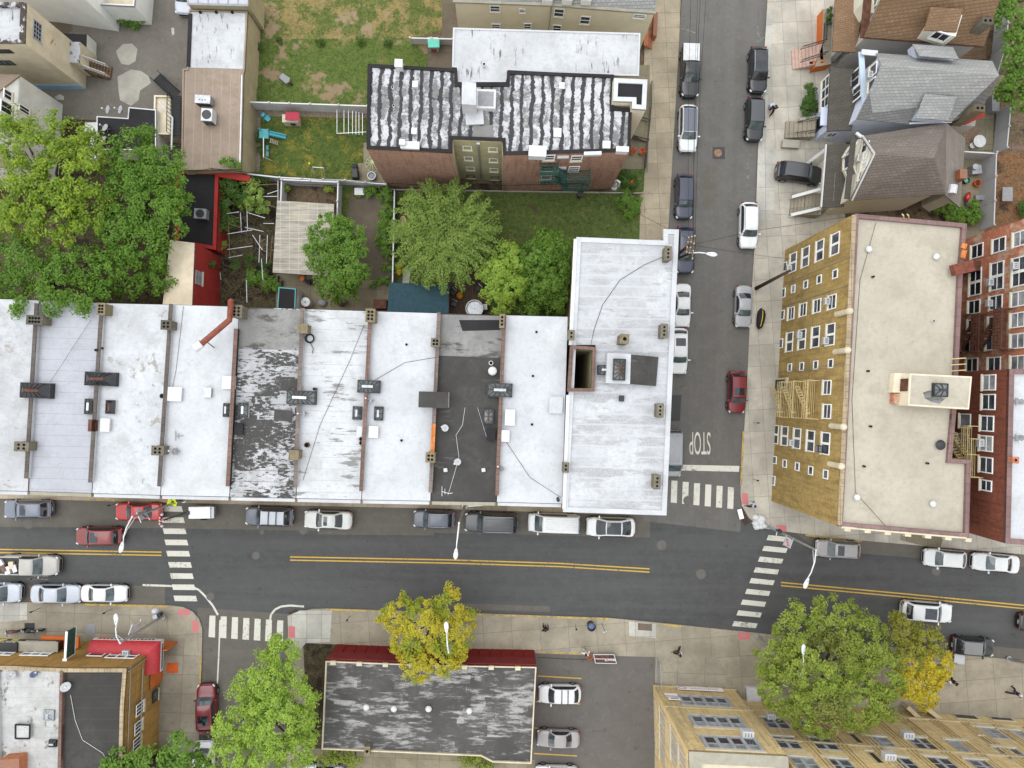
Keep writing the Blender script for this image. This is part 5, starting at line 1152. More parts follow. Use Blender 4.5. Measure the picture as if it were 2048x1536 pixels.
slabroof(hc.root, 'roof', M_sh_taupe, [cSW, cSE, q1, q0]); slabroof(hc.root, 'roof_slope', M_sh_taupe, [cNW, q0, q1, cNE]); slabroof(hc.root, 'roof_slope', M_sh_taupe, [cNE, q1, cSE])
slabroof(hc.root, 'rear_roof', M_sh_taupe2, [P(1893, 246, 7.0), P(1931, 277, 4.6), P(1920, 415, 4.6), P(1890, 390, 6.9)], .15); b = MB(); b.walls(inset([P(1893, 250, 4.5), P(1929, 279, 4.5), P(1918, 411, 4.5), P(1890, 392, 4.5)], .3), 0, 4.5); b.build('rear_wall', M_sd_beige, hc.root)
w2 = Wall(hc, cSW+Vector((.45, .3, 0)), cNW+Vector((.45, -.3, 0))); g_ = [w2.at(0, 6.8), w2.at((cNW-cSW).length-.4, 6.8), Vector((q0.x+.2, q0.y, 9.65))]; b = MB(); b.poly(g_); b.build('gable', M_sd_beige, hc.root)
b = MB(); b.bar(cSW+Vector((.2, 0, .05)), q0+Vector((.05, 0, .05)), .12, .16); b.bar(cNW+Vector((.1, 0, .05)), q0+Vector((.05, 0, .05)), .12, .16); b.bar(P(1712, 266, 7), P(1724, 275, 7), .25, .2); b.build('barge_board', M_vinyl, hc.root)
b = MB(); b.bar(P(1708, 268, 6.7), P(1694, 398, 6.7), .5, .12); b.build('eave_board', M_sh_dark, hc.root)
for x, y, ww_ in ((1729, 304, 1.4), (1732, 320, 1.6), (1726, 342, 1.4)): w2.win(x, y, ww_, 1.0, M_frame, M_glass, div=(2, 1), fw=.16)
bay = [P(1685, 313, 4.5), P(1684, 341, 4.5), P(1694, 366, 4.5), P(1706, 366, 4.5), P(1706, 292, 4.5), P(1698, 292, 4.5)]; b = MB(); b.prism([(p.x, p.y) for p in bay], 3.5, 6.3); b.build('bay', M_sd_beige, hc.root)
hc.pts = bay; wby = Wall(hc, bay[0], bay[1]); wb2 = Wall(hc, bay[1], bay[2]); wb3 = Wall(hc, bay[5], bay[0])
wby.win(1697, 322, 1.1, 1.5, M_frame, M_glass, fw=.12); wb2.win(1703, 347, 1.1, 1.4, M_frame, M_glass_pale, fw=.12); wb3.win(1701, 300, .9, 1.4, M_frame, M_glass, fw=.12)
ac_unit(w2, 1723, 318, 'white air conditioner in the attic window of the beige clapboard house')
slabroof(hc.root, 'porch_roof', M_sh_dark, [P(1652, 289, 3.9), P(1704, 288, 4.5), P(1685, 314, 4.5), P(1684, 343, 4.5), P(1696, 366, 4.5), P(1688, 413, 4.4), P(1642, 415, 3.9)], .2)
b = MB(); b.bar(P(1652, 289, 3.95), P(1642, 415, 3.95), .14, .16); b.build('gutter', M_vinyl, hc.root)
b = MB(); b.walls(inset([P(1664, 292, 4.2), P(1704, 290, 4.2), P(1690, 412, 4.2), P(1656, 413, 4.2)], .5), 0, 4.2); b.build('porch_wall', M_sd_beige, hc.root)
stairs(hc.root, 'steps', M_walk, P(1582, 408, .4), P(1642, 410, 1.4), 2.2, .2, 1.7, 9)
M_sheetplastic = plain('white_railing', (.47, .47, .47), .5, .3, 0, .05)
for a, c in ((P(1584, 394, 1.0), P(1642, 378, 2.4)), (P(1582, 430, 1.0), P(1642, 416, 2.4)), (P(1612, 328, .6), P(1652, 298, 2.6))):
 b = MB(); b.bar(a, c, .3, .12); rail(b, a-Vector((0, 0, .9)), c-Vector((0, 0, .9)), .9, 10, .05); b.build('railing', M_sheetplastic, hc.root)
b = MB(); q = P(1926, 348, 6.2); b.box((q.x, q.y, 3), .7, .9, 3.3, 0); o = b.build('chimney', M_bk_orange, hc.root)
b = MB(); b.tube([P(1906, 371, 6.6), P(1903, 388, 6.6)], .4, 10); b.build('roof_vent', M_cap, hc.root)
hc.pts = inset([cNW, cNE, cSE, cSW], .35)
aSW, aSE = P(1728, 74, 7), P(1968, 92, 7); aR0, aR1 = P(1766, -12, 10.3), P(2000, -2, 10.3); aN0, aN1 = P(1780, -80, 7), P(2010, -70, 7)
ha = Hs('shingle_house', 'house with a brown shingle roof, grey clapboard side and orange front steps', 'house', inset([aSW, aSE, aN1, aN0], .35), 6.95, M_sd_grey)
slabroof(ha.root, 'roof', M_sh_brown, [aSW, aSE, aR1, aR0]); slabroof(ha.root, 'roof_slope', M_sh_brown, [aN0, aR0, aR1, aN1])
w3 = Wall(ha, aSW+Vector((.4, .3, 0)), aN0+Vector((.2, -.3, 0))); b = MB(); b.poly([w3.at(0, 6.8), w3.at((aN0-aSW).length-.4, 6.8), Vector((aR0.x+.3, aR0.y, 10.1))]); b.build('gable', M_sd_beige, ha.root)
b = MB(); b.bar(P(1728, 76, 6.8), P(1736, -10, 6.8), .75, .12); b.build('eave_board', M_rust, ha.root)
b = MB(); b.bar(P(1726, 75, 6.85), P(1966, 93, 6.85), .14, .12); b.build('gutter', M_rust, ha.root)
slabroof(ha.root, 'dormer_roof', M_sh_brown, [P(1849, 60, 9.2), P(1913, 64, 9.2), P(1926, 18, 10.2), P(1862, 14, 10.2)], .14)
da = [P(1852, 62, 8.6), P(1905, 78, 8.6), P(1920, 30, 8.6), P(1862, 28, 8.6)]; b = MB(); b.prism([(p.x, p.y) for p in da], 7.2, 9.05); b.build('dormer', M_sd_beige, ha.root); ha.pts = da
Wall(ha, da[0], da[1]).win(1880, 72, 1.3, 1.0, M_frame, M_glass_dk, div=(2, 1), fw=.16)
for x, y in ((1722, 26), (1748, 8)): w3.win(x, y, 1.0, 1.4, M_frame, M_glass, fw=.14)
bay = [P(1707, 25, 4.6), P(1718, 45, 4.6), P(1730, 45, 4.6), P(1730, -10, 4.6), P(1708, -10, 4.6)]; b = MB(); b.prism([(p.x, p.y) for p in bay], 3.2, 6.3); b.build('bay', M_sd_beige, ha.root)
slabroof(ha.root, 'porch_roof', M_sh_brown, [P(1672, -20, 4.0), P(1710, -20, 4.6), P(1707, 26, 4.6), P(1720, 46, 4.6), P(1712, 104, 4.4), P(1665, 102, 4.0)], .2)
b = MB(); b.walls(inset([P(1680, -18, 4), P(1712, -18, 4), P(1708, 98, 4), P(1678, 98, 4)], .4), 0, 4); b.build('porch_wall', M_sd_grey, ha.root)
b = MB(); b.prism(PP([(1646, 18), (1664, 18), (1662, 128), (1630, 134), (1644, 90)], 1.5), .1, 1.5, 0, 1); b.build('terrace', [M_orange_paint, M_walkSE], ha.root)
stairs(ha.root, 'steps', plain('steps_pink', (.37, .255, .21), .8), P(1584, 119, .3), P(1646, 106, 1.5), 2.0, .15, 1.5, 9)
b = MB()
for k in range(9): q = P(1588+k*7, 133-k*1.3, .2+k*.15); b.box((q.x, q.y, .1), .42, .25, .15+k*.16, .05)
b.build('stair_cheek', M_orange_paint, ha.root)
for a, c in ((P(1600, 100, .9), P(1648, 86, 1.7)), (P(1600, 126, .9), P(1650, 110, 1.7)), (P(1648, 48, 1.6), P(1646, 88, 1.6))): b = MB(); rail(b, a, c, .8, 11); b.build('handrail', M_iron, ha.root)
b = MB(); q = P(1976, 41, 9.6); b.box((q.x, q.y, 6), 1.0, .6, 3.6, -.1); o = b.build('chimney', M_chim, ha.root)
for dx in (-.22, .22): b = MB(); b.cyl((q.x+dx, q.y, 9.6), .13, .012, 10); b.build('flue', M_flue, o)
b = MB(); b.prism(PP([(1912, 96), (1974, 60), (1972, 118), (1906, 122)], .9), .5, .9); b.build('rear_deck', M_timber, ha.root)
sv = Bld('stucco_house', 'cream stucco house with a blue wall base and white flat roof, top left corner', 'house', [(-120, 4), (50, 4), (47, 85), (-120, 85)], 9.5, M_st_tan, M_roof_white_old, M_roof_worn2, .3, .4)
wS = Wall(sv, P(-120, 85, 9.5), P(47, 85, 9.5)); wE = Wall(sv, P(47, 85, 9.5), P(50, 4, 9.5))
b = MB(); wS.block(b, 3.6, .55, 7.3, 1.1, .005, .05); b.build('wall_base', M_blue_band, sv.root)
wE.win(74, 62, 1.5, 1.0, M_frame_grey, M_glass_dk, div=(4, 3)); wS.win(8, 102, 1.2, .5, M_frame_dk, M_glass_dk, sill=False); wS.win(8, 125, 1.5, .7, M_frame_dk, M_glass, div=(3, 1), sill=False)
b = MB(); b.prism(PP([(97, 82), (160, 84), (161, 126), (97, 122)], 3.0), .1, 3.0, 0, 1); b.build('side_wing', [M_st_tan, M_roof_worn2], sv.root)
b = MB(); b.prism(PP([(117, 66), (174, 69), (173, 98), (116, 92)], 1.8), .1, 1.8, 0, 1); b.build('lean_to', [M_st_white, M_roof_black], sv.root)
stairs(sv.root, 'steps', M_timber, P(222, 146, .3), P(176, 132, 1.2), 1.3, .2, 1.7, 9)
b = MB(); rail(b, P(170, 118, 1.9), P(220, 136, .6), .9, 9, .05); b.build('handrail', M_sheetplastic, sv.root); b = MB(); rail(b, P(168, 136, 1.9), P(219, 154, .6), .9, 9, .05); b.build('handrail', M_sheetplastic, sv.root)
wd = Bld('white_deck_house', 'white clapboard building with a railed roof deck at the top edge', 'house', [(178, -60), (274, -60), (268, 12), (190, 8), (184, -10)], 3.6, M_sd_white, M_st_tan, M_vinyl, .9, .14)
wk = Bld('white_clapboard_house', 'white clapboard house with a long blank wall behind the ivy, top edge', 'house', [(-80, -90), (176, -90), (170, -2), (40, -22), (-80, -34)], 6.0, M_sd_white, M_sh_grey, None, 0, .1)
z_ = 6.5
wh = Hs('white_gable_house', 'white gable house with a brown roof half hidden by the maple crown', 'house', [P(40, 152, z_).xy, P(-260, 148, z_).xy, P(-260, 330, z_).xy, P(30, 330, z_).xy], z_, M_st_white)
r0, r1 = P(-62, 226, 9.6), P(-330, 222, 9.6); slabroof(wh.root, 'roof', M_roof_brown, [P(42, 149, z_), P(-270, 146, z_), r1, r0], .18); slabroof(wh.root, 'roof_slope', M_roof_brown, [r0, r1, P(-270, 336, z_), P(32, 334, z_)], .18)
wg_ = Wall(wh, P(40, 152, z_), P(30, 330, z_)); b = MB(); b.poly([P(40, 154, z_-.1), P(30, 328, z_-.1), r0+Vector((-.1, 0, -.2))]); b.build('gable', M_st_white, wh.root)
for x, y, w_ in ((15, 190, .7), (12, 216, .9), (48, 220, .5)): wg_.win(x, y, w_, .9 if y < 200 else 1.3, M_frame, M_glass_dk, div=(2, 1))
lg = Bld('long_shed', 'long low building with half white, half brown flat roof beside the lawn', 'shed', [(378, 19), (495, 23), (489, 140), (487, 147), (482, 338), (362, 340), (365, 138), (374, 137)], 3.8, M_st_olive2, M_roof_brown2, M_roof_brown, .1, .14)
b = MB(); b.up(PP([(382, 24), (491, 26), (488, 138), (378, 135)], 3.72)); b.build('roof_half', M_roof_white_old, lg.root); b = MB(); b.bar(P(381, 28, 3.75), P(377, 134, 3.75), .35, .15); b.build('tar_edge', M_roof_black, lg.root)
b = MB(); b.bar(P(484, 150, 3.85), P(480, 325, 3.85), .12, .1); b.build('gutter', M_cap, lg.root)
b = MB(); b.prism(PP([(374, -40), (498, -40), (497, 11), (374, 7)], 4.6), .1, 4.6, 0, 1); b.build('panel_roof', [M_st_olive2, M_solar], lg.root)
b = MB();
for k in range(7): b.bar(P(376+k*20, -30, 4.62), P(376+k*20, 8, 4.62), .07, .05)
b.bar(P(374, 8, 4.62), P(497, 11, 4.62), .2, .08); b.build('panel_frame', M_plastic_grey, lg.root)
for x in (400, 432, 464): vent(lg, x, 24, 3.75, .14, .1, M_plastic_blk)
bs = Bld('black_roof_shed', 'low shed with a black flat roof and white edge beside the maple', 'shed', [(193, 232), (255, 236), (257, 214), (312, 219), (312, 300), (193, 300)], 3.0, M_st_white, M_roof_black, M_vinyl, .04, .1)
bp = Bld('beige_porch', 'narrow beige stair porch beside the brown roof', 'porch', [(308, 190), (362, 192), (358, 270), (306, 268)], 2.6, M_st_beige_roof, M_st_beige_roof, M_st_cream, .25, .16)
fe = thing('iron_stair', 'black iron stair and walkway between the beige porch and brown roof', 'stairs', P(352, 220, 0)); b = MB()
b.bar(P(352, 192, 3.4), P(352, 275, 3.4), .9, .05)
for k in range(18): b.bar(P(343, 192+k*4.6, 3.4), P(362, 192+k*4.6, 3.45), .06)
b.build('walkway', M_iron, fe); b = MB(); a, c = P(315, 155, .3), P(352, 190, 3.4)
for o in (-.35, .35): b.bar(a+Vector((o, o, 0)), c+Vector((o, o, 0)), .09, .18)
for k in range(12): f = k/11; b.bar((a+Vector((-.35, -.35, 0))).lerp(c+Vector((-.35, -.35, 0)), f), (a+Vector((.35, .35, 0))).lerp(c+Vector((.35, .35, 0)), f), .2, .04)
b.build('flight', M_iron, fe)
for u_, v_ in ((P(343, 190, 3.4), P(342, 270, 3.4)), (a+Vector((-.35, -.35, 0)), c+Vector((-.35, -.35, 0))), (a+Vector((.35, .35, 0)), c+Vector((.35, .35, 0)))): b = MB(); rail(b, u_, v_, .9, 10, .035); b.build('handrail', M_iron, fe)
b = MB(); b.tube([P(318, 204, 3.6), P(345, 236, 3.6), P(343, 300, 3.6)], .09, 8); b.build('pipe', M_cap, fe)
rdh = Bld('red_wall_building', 'building with bright red side walls and a beige roof behind the terrace', 'outbuilding', [(340, 480), (389, 486), (384, 610), (325, 612)], 6.4, M_red_paint, M_st_beige_roof, M_st_cream, .05, .1)
wr_ = Wall(rdh, P(389, 486, 6.4), P(384, 610, 6.4)); wr_.win(397, 556, 1.1, 1.2, M_frame_grey, M_glass_pale, div=(3, 2))
rl = Bld('red_wall_annex', 'low annex with a black roof strip and red parapet', 'outbuilding', [(352, 340), (424, 341), (430, 333), (500, 352), (497, 362), (437, 352), (432, 500), (388, 492), (350, 492)], 2.6, M_red_paint, M_roof_black, M_red_paint, .25, .35)
b = MB(); b.prism(PP([(428, 334), (500, 353), (497, 363), (432, 352), (424, 345)], 2.75), 2.3, 2.7); b.build('red_cap', M_red_paint, rl.root)
def lift(pts, z): return PP(pts, z)
cp = thing('carport', 'long translucent corrugated canopy roof in the back yard', 'canopy', P(608, 470, 0)); M_poly = NT('polycarbonate', .5, .4); p = M_poly.pos(); x, y, zc = M_poly.sep(p); rb_ = M_poly.math('PINGPONG', y, .3); gl = M_poly.math('PINGPONG', x, .45)
cc = M_poly.mix(M_poly.rng(M_poly.noise(M_poly.map(p, (.4, 2.5, 1)), 1.1, 6, .7), .35, .7), (.3, .27, .21), (.14, .125, .11)); cc = M_poly.mix(M_poly.rng(rb_, .05, .02, 0, .6), cc, (.4, .37, .3)); cc = M_poly.mix(M_poly.rng(gl, .04, .02, 0, .5), cc, (.4, .37, .31)); M_poly.col(cc)
b = MB(); b.prism(lift([(554, 401), (668, 408), (664, 552), (545, 545)], 2.7), 2.62, 2.68, 0, 0, True); b.build('roof_sheet', M_poly.mat, cp); b = MB()
for x in (556, 610, 662):
 for y in (410, 475, 540): b.bar(P(x, y, 0), P(x, y, 2.6), .1)
b.build('post', M_galv, cp)
ts = Bld('teal_shed', 'garden shed with a ribbed dark teal metal roof', 'shed', [(779, 566), (898, 569), (896, 640), (774, 638)], 2.7, M_timber, plain('teal_metal', (.024, .058, .075), .75, .2, 0, .15), None, 0, .0)
b = MB()
for k in range(24): b.bar(P(780+k*5.1, 567, 2.72), P(776+k*5.1, 638, 2.72), .03, .03)
b.build('roof_ribs', plain('teal_metal_rib', (.03, .068, .085), .75, .2, 0, .1), ts.root)
bs2 = Bld('black_shed', 'small shed with a black felt roof and teal frame behind the flaked roof', 'shed', [(557, 574), (592, 577), (590, 625), (554, 622)], 2.5, M_st_white, M_roof_black, plain('teal_trim', (.05, .25, .26), .5), .05, .1)
b = MB(); b.box(P(765, 612, 0), 1.3, .9, 1.6, 0); bx = b.build('rust_lid', M_rust); bx.name = 'garden_bin'; tag(bx, 'rust brown storage bin against the teal shed', 'bin')
def fence(label, pts, h, mat=None, post=2.4, cat='fence', th=.07, pm=None):
 mat = mat or M_vinyl; p = [P(x, y, h) for x, y in pts]; t = thing('vinyl_fence' if mat in (M_vinyl, M_vinyl_grey) else 'fence', label, cat, (p[0].x, p[0].y, 0))
 b = MB(); posts = []
 for i in range(len(p)-1):
  a, c = p[i], p[i+1]; b.bar(Vector((a.x, a.y, h/2)), Vector((c.x, c.y, h/2)), th, h-.1) if False else None
  d = (c-a); L = d.length; nb = max(1, round(L/post)); dn = d.normalized(); nv = Vector((-dn.y, dn.x, 0))*th/2
  b.prism([(a-nv).xy, (c-nv).xy, (c+nv).xy, (a+nv).xy], .1, h-.05)
  b.bar(Vector((a.x, a.y, h-.03)), Vector((c.x, c.y, h-.03)), .12, .1)
  posts += [a.lerp(c, k/nb) for k in range(nb+(1 if i == len(p)-2 else 0))]
 b.build('panel', mat, t)
 for q in posts:
  b = MB(); b.box((q.x, q.y, .05), .14, .14, h+.05); b.lathe((q.x, q.y, h+.1), [(.11, 0), (.11, .04), (.02, .12)], 8); b.build('post', pm or mat, t)
 return t
fence('white vinyl fence between the green lawn and the play yard', [(497, 204), (620, 208), (735, 212)], 1.9)
fence('white vinyl fence along the bottom of the play yard', [(488, 347), (560, 355), (690, 361), (772, 368)], 1.7)
fence('white enclosure fence around the small planted plot', [(561, 415), (563, 359), (676, 364), (674, 440)], 1.9, pm=M_vinyl)
fence('white vinyl rail fence ending at the teal playhouse', [(820, 76), (906, 78)], 1.3, th=.05)
fence('pale vinyl fence behind the brown and grey roofed houses', [(2020, 4), (2012, 90), (1994, 150)], 2.2, M_vinyl_grey)
fence('pale vinyl fence beside the back yard with the red awning', [(2022, 210), (2014, 295)], 2.2, M_vinyl_grey); fence('pale vinyl fence at right angles behind the patio table', [(1926, 303), (1992, 307)], 2.0, M_vinyl)
fence('long pale vinyl fence beside the brown back yard', [(1993, 304), (1988, 450)], 2.2, M_vinyl_grey)
fence('thin grey fence along the garden hedge', [(789, 380), (785, 566)], 1.3, M_galv, 3, th=.03)
gd = fence('low concrete kerb wall under the brown brick block', [(784, 379), (1285, 386)], .4, M_stone_dk, 100, 'wall', .12)
M_tyre = M_rubber; M_rim = plain('wheel_rim', (.22, .22, .23), .4, .5, .6, .1); M_hl = plain('headlamp', (.42, .43, .45), .15, .6, 0, .05); M_tl = plain('tail_lamp', (.16, .008, .008), .25, .5, 0, .1); M_trim = plain('car_trim_black', g(.012), .5, .4, 0, .1); M_chrome = plain('chrome', (.5, .5, .52), .2, .6, .9, 0); M_plate = plain('number_plate', (.4, .4, .33), .6, .3, 0, .1)
M_under_car = plain('car_underside_shade', g(.006), .95, .05, 0, 0)
TYPES = {
 'sedan': dict(L=4.75, W=1.83, H=1.45, cowl=.27, ws=.415, re=.66, rg=.82, hood=.92, nose=.70, tail=.98, belt=.95, tum=.20),
 'suv':   dict(L=4.75, W=1.90, H=1.70, cowl=.245, ws=.375, re=.86, rg=.945, hood=1.03, nose=.86, tail=1.05, belt=1.08, tum=.16),
 'hatch': dict(L=4.0, W=1.75, H=1.5, cowl=.24, ws=.38, re=.82, rg=.94, hood=.95, nose=.76, tail=.95, belt=.98, tum=.18),
 'big':   dict(L=5.3, W=2.02, H=1.88, cowl=.24, ws=.345, re=.93, rg=.985, hood=1.16, nose=1.0, tail=1.1, belt=1.18, tum=.14),
 'van':   dict(L=5.2, W=2.0, H=1.95, cowl=.13, ws=.275, re=.965, rg=.99, hood=1.05, nose=.82, tail=1.05, belt=1.15, tum=.13),
 'pickup': dict(L=5.55, W=1.98, H=1.85, cowl=.255, ws=.365, re=.60, rg=.635, hood=1.14, nose=1.0, tail=1.12, belt=1.16, tum=.16),
 'ev':    dict(L=4.75, W=1.92, H=1.62, cowl=.20, ws=.40, re=.70, rg=.93, hood=.95, nose=.70, tail=1.05, belt=1.02, tum=.19),
}
PROTO = {}
def car_meshes(ty):
 T = TYPES[ty]; L, W, Hh = T['L'], T['W'], T['H']; X = lambda f: L*(.5-f); out = {}
 st = [0, .012, .035, .08, .15, T['cowl']-.03, T['cowl']+.02, .42, .55, .68, .8, .88, .94, .975, .992, 1.0]
 rows = []
 for f in st:
  x = X(f); e = min(f, 1-f)
  r = .17 if f < .5 else .10
  wf = 1.0 if e > r else (1-.34*(1-e/r)**2.6)
  hw = W/2*wf*.985
  if f < T['cowl']: zt = T['nose']+(T['hood']-T['nose'])*min(1, (f/T['cowl'])**.45)
  elif f > T['rg']-.02: zt = T['tail']-(.16 if f > .985 else (.05 if f > .96 else 0))
  else: zt = T['belt']
  if ty == 'pickup' and f > .64: zt = T['tail']
  if f == 0: zt = T['nose']-.16
  zb = .18+(.16*(1-e/.03)**2 if e < .03 else 0)
  sh = zt-.13
  rows.append([(x, hw*.86, zb), (x, hw*.985, zb+.12), (x, hw, .55 if f not in (0, 1) else .5), (x, hw*.985, sh-.02), (x, hw*.93, zt-.045), (x, hw*.80, zt), (x, hw*.42, zt+.025), (x, 0, zt+.032)])
 b = MB(); n = len(rows[0])
 for r in rows:
  for p in r: b.v.append(Vector(p))
  for p in reversed(r[:-1]): b.v.append(Vector((p[0], -p[1], p[2])))
 m = 2*n-1
 for i in range(len(rows)-1):
  for k in range(m-1): b.f.append([i*m+k, i*m+k+1, (i+1)*m+k+1, (i+1)*m+k]); b.m.append(0)
 b.f.append(list(range(m))); b.m.append(0); b.f.append([(len(rows)-1)*m+k for k in reversed(range(m))]); b.m.append(0)
 tum = T['tum']; zb = T['belt']-.03; xs = [(X(T['cowl']), zb, .86), (X((T['cowl']+T['ws'])/2), None, None), (X(T['ws']), Hh-.045, None), (X((T['ws']*2+T['re'])/3), Hh, None), (X((T['ws']+T['re']*2)/3), Hh-.005, None), (X(T['re']), Hh-.06, None), (X((T['re']+T['rg'])/2), None, None), (X(T['rg']), zb, .84)]
 cab = []
 for i, (x, z, ff) in enumerate(xs):
  base = W/2*.93
  if i == 0 or i == 7: t = 0.0
  elif i in (1, 6): t = .56
  else: t = 1.0
  ztop = zb+(Hh-.045-zb)*t if z is None or t < 1 else z
  if i in (0, 7): ztop = zb
  wt = base-tum*t-(.07 if i in (0, 7) else .0)
  cab.append((x, base-(.05 if i in (0, 7) else 0), wt, ztop))
 n0 = len(b.v)
 for (x, wb, wt, zt) in cab:
  cr = .03 if zt > zb+.1 else .0
  ring = [(x, wb, zb), (x, (wb+wt)/2+.015, (zb+zt)/2), (x, wt+.012, zt-.035), (x, wt-.06, zt), (x, wt*.5, zt+cr), (x, 0, zt+cr*1.3)]
  for p in ring: b.v.append(Vector(p))
  for p in reversed(ring[:-1]): b.v.append(Vector((p[0], -p[1], p[2])))
 m = 11
 for i in range(len(cab)-1):
  for k in range(m-1): b.f.append([n0+i*m+k, n0+i*m+k+1, n0+(i+1)*m+k+1, n0+(i+1)*m+k]); b.m.append(0)
 out['body'] = b
 def facept(i, s, off):   # along windscreen/backlight between rows
  pass
 def sheet_between(i0, i1, i2, wfac, e0, e1, up):
  bb = MB(); pts = []
  x0, wb0, wt0, z0 = cab[i0]; x1, _, wt1, z1 = cab[i1]; x2, _, wt2, z2 = cab[i2]
  def at(s):
   if s < .5: f = s*2; return (x0+(x1-x0)*f, wt0+(wt1-wt0)*f, z0+(z1-z0)*f)
   f = s*2-1; return (x1+(x2-x1)*f, wt1+(wt2-wt1)*f, z1+(z2-z1)*f)
  S_ = [e0+(e1-e0)*k/4 for k in range(5)]; Y_ = [-1, -.55, 0, .55, 1]
  for s in S_:
   x, w_, z = at(s)
   for y in Y_:
    bow = (1-abs(y)**2)*.10*(1 if x0 > 0 else -1)
    pts.append(Vector((x+bow*.6+up*.6, y*(w_-.10)*wfac, z+.022+(1-abs(y)**2)*.03)))
  bb.v = pts
  for r in range(4):
   for c_ in range(4):
    q = [r*5+c_, r*5+c_+1, r*5+c_+6, r*5+c_+5]; bb.f.append(q); bb.m.append(0)
  return bb
 out['windscreen'] = sheet_between(0, 1, 2, 1.0, .03, .93, .015)
 out['rear_window'] = sheet_between(7, 6, 5, .97, .12, .94, -.015)
 for sgn, nm in ((1, 'side_window'), (-1, 'side_window_b')):
  bb = MB(); idx = [1, 2, 3, 4, 5] + ([6] if ty not in ('pickup',) else [])
  xa = cab[0][0]*.45+cab[1][0]*.55; lo, hi = [], []
  for i in idx:
   x, wb, wt, zt = cab[i]; f0, f1 = .10, .90
   if i in (1, 6): f0, f1 = .15, .78
   lo.append(Vector((x, sgn*(wb+(wt-wb)*f0+.03), zb+(zt-.03-zb)*f0))); hi.append(Vector((x, sgn*(wb+(wt-wb)*f1+.034), zb+(zt-.03-zb)*f1)))
  if ty == 'van': lo, hi = lo[:3]+lo[3:4], hi[:3]+hi[3:4]
  k = len(lo); bb.v = lo+hi
  for i in range(k-1): bb.f.append([i, i+1, k+i+1, k+i] if sgn < 0 else [i+1, i, k+i, k+i+1]); bb.m.append(0)
  out[nm] = bb
 wr = .335 if ty in ('sedan', 'hatch', 'ev') else .375
 wheel = MB(); wheel.tube([(0, -.11, 0), (0, .11, 0)], wr, 18); out['wheel'] = wheel
 rim = MB(); rim.tube([(0, -.118, 0), (0, .118, 0)], wr*.66, 12); out['rim'] = rim
 arch = MB()
 out['axles'] = (X(.175), X(.81), W/2-.12, wr)
 un = MB(); un.box((0, 0, .05), L*.88, W*.86, .2); out['underside_shade'] = un  # near-black underbody box, lowered and widened to deepen the contact shadow
 hl = MB(); yy = W/2*.70; hl.box((0, 0, 0), .26, .32, .12, 0); out['headlight'] = hl; out['hlpos'] = (X(.040), yy, T['nose']-.12)
 tl = MB(); tl.box((0, 0, 0), .12, .34, .2, 0); out['taillight'] = tl; out['tlpos'] = (X(.987), W/2*.68, T['tail']-.30)
 mi = MB(); mi.box((0, 0, 0), .12, .24, .14, 0); out['mirror'] = mi; out['mipos'] = (X(T['cowl']+.055), W/2+.05, T['belt']-.02)
 gr = MB(); gr.box((X(.004), 0, .42), .06, W*.55, .26); out['grille'] = gr
 pl = MB(); pl.box((X(1.0)-.012, 0, .62), .02, .42, .15); out['number_plate'] = pl
 out['L'] = L; out['T'] = T; out['cab'] = cab
 return out
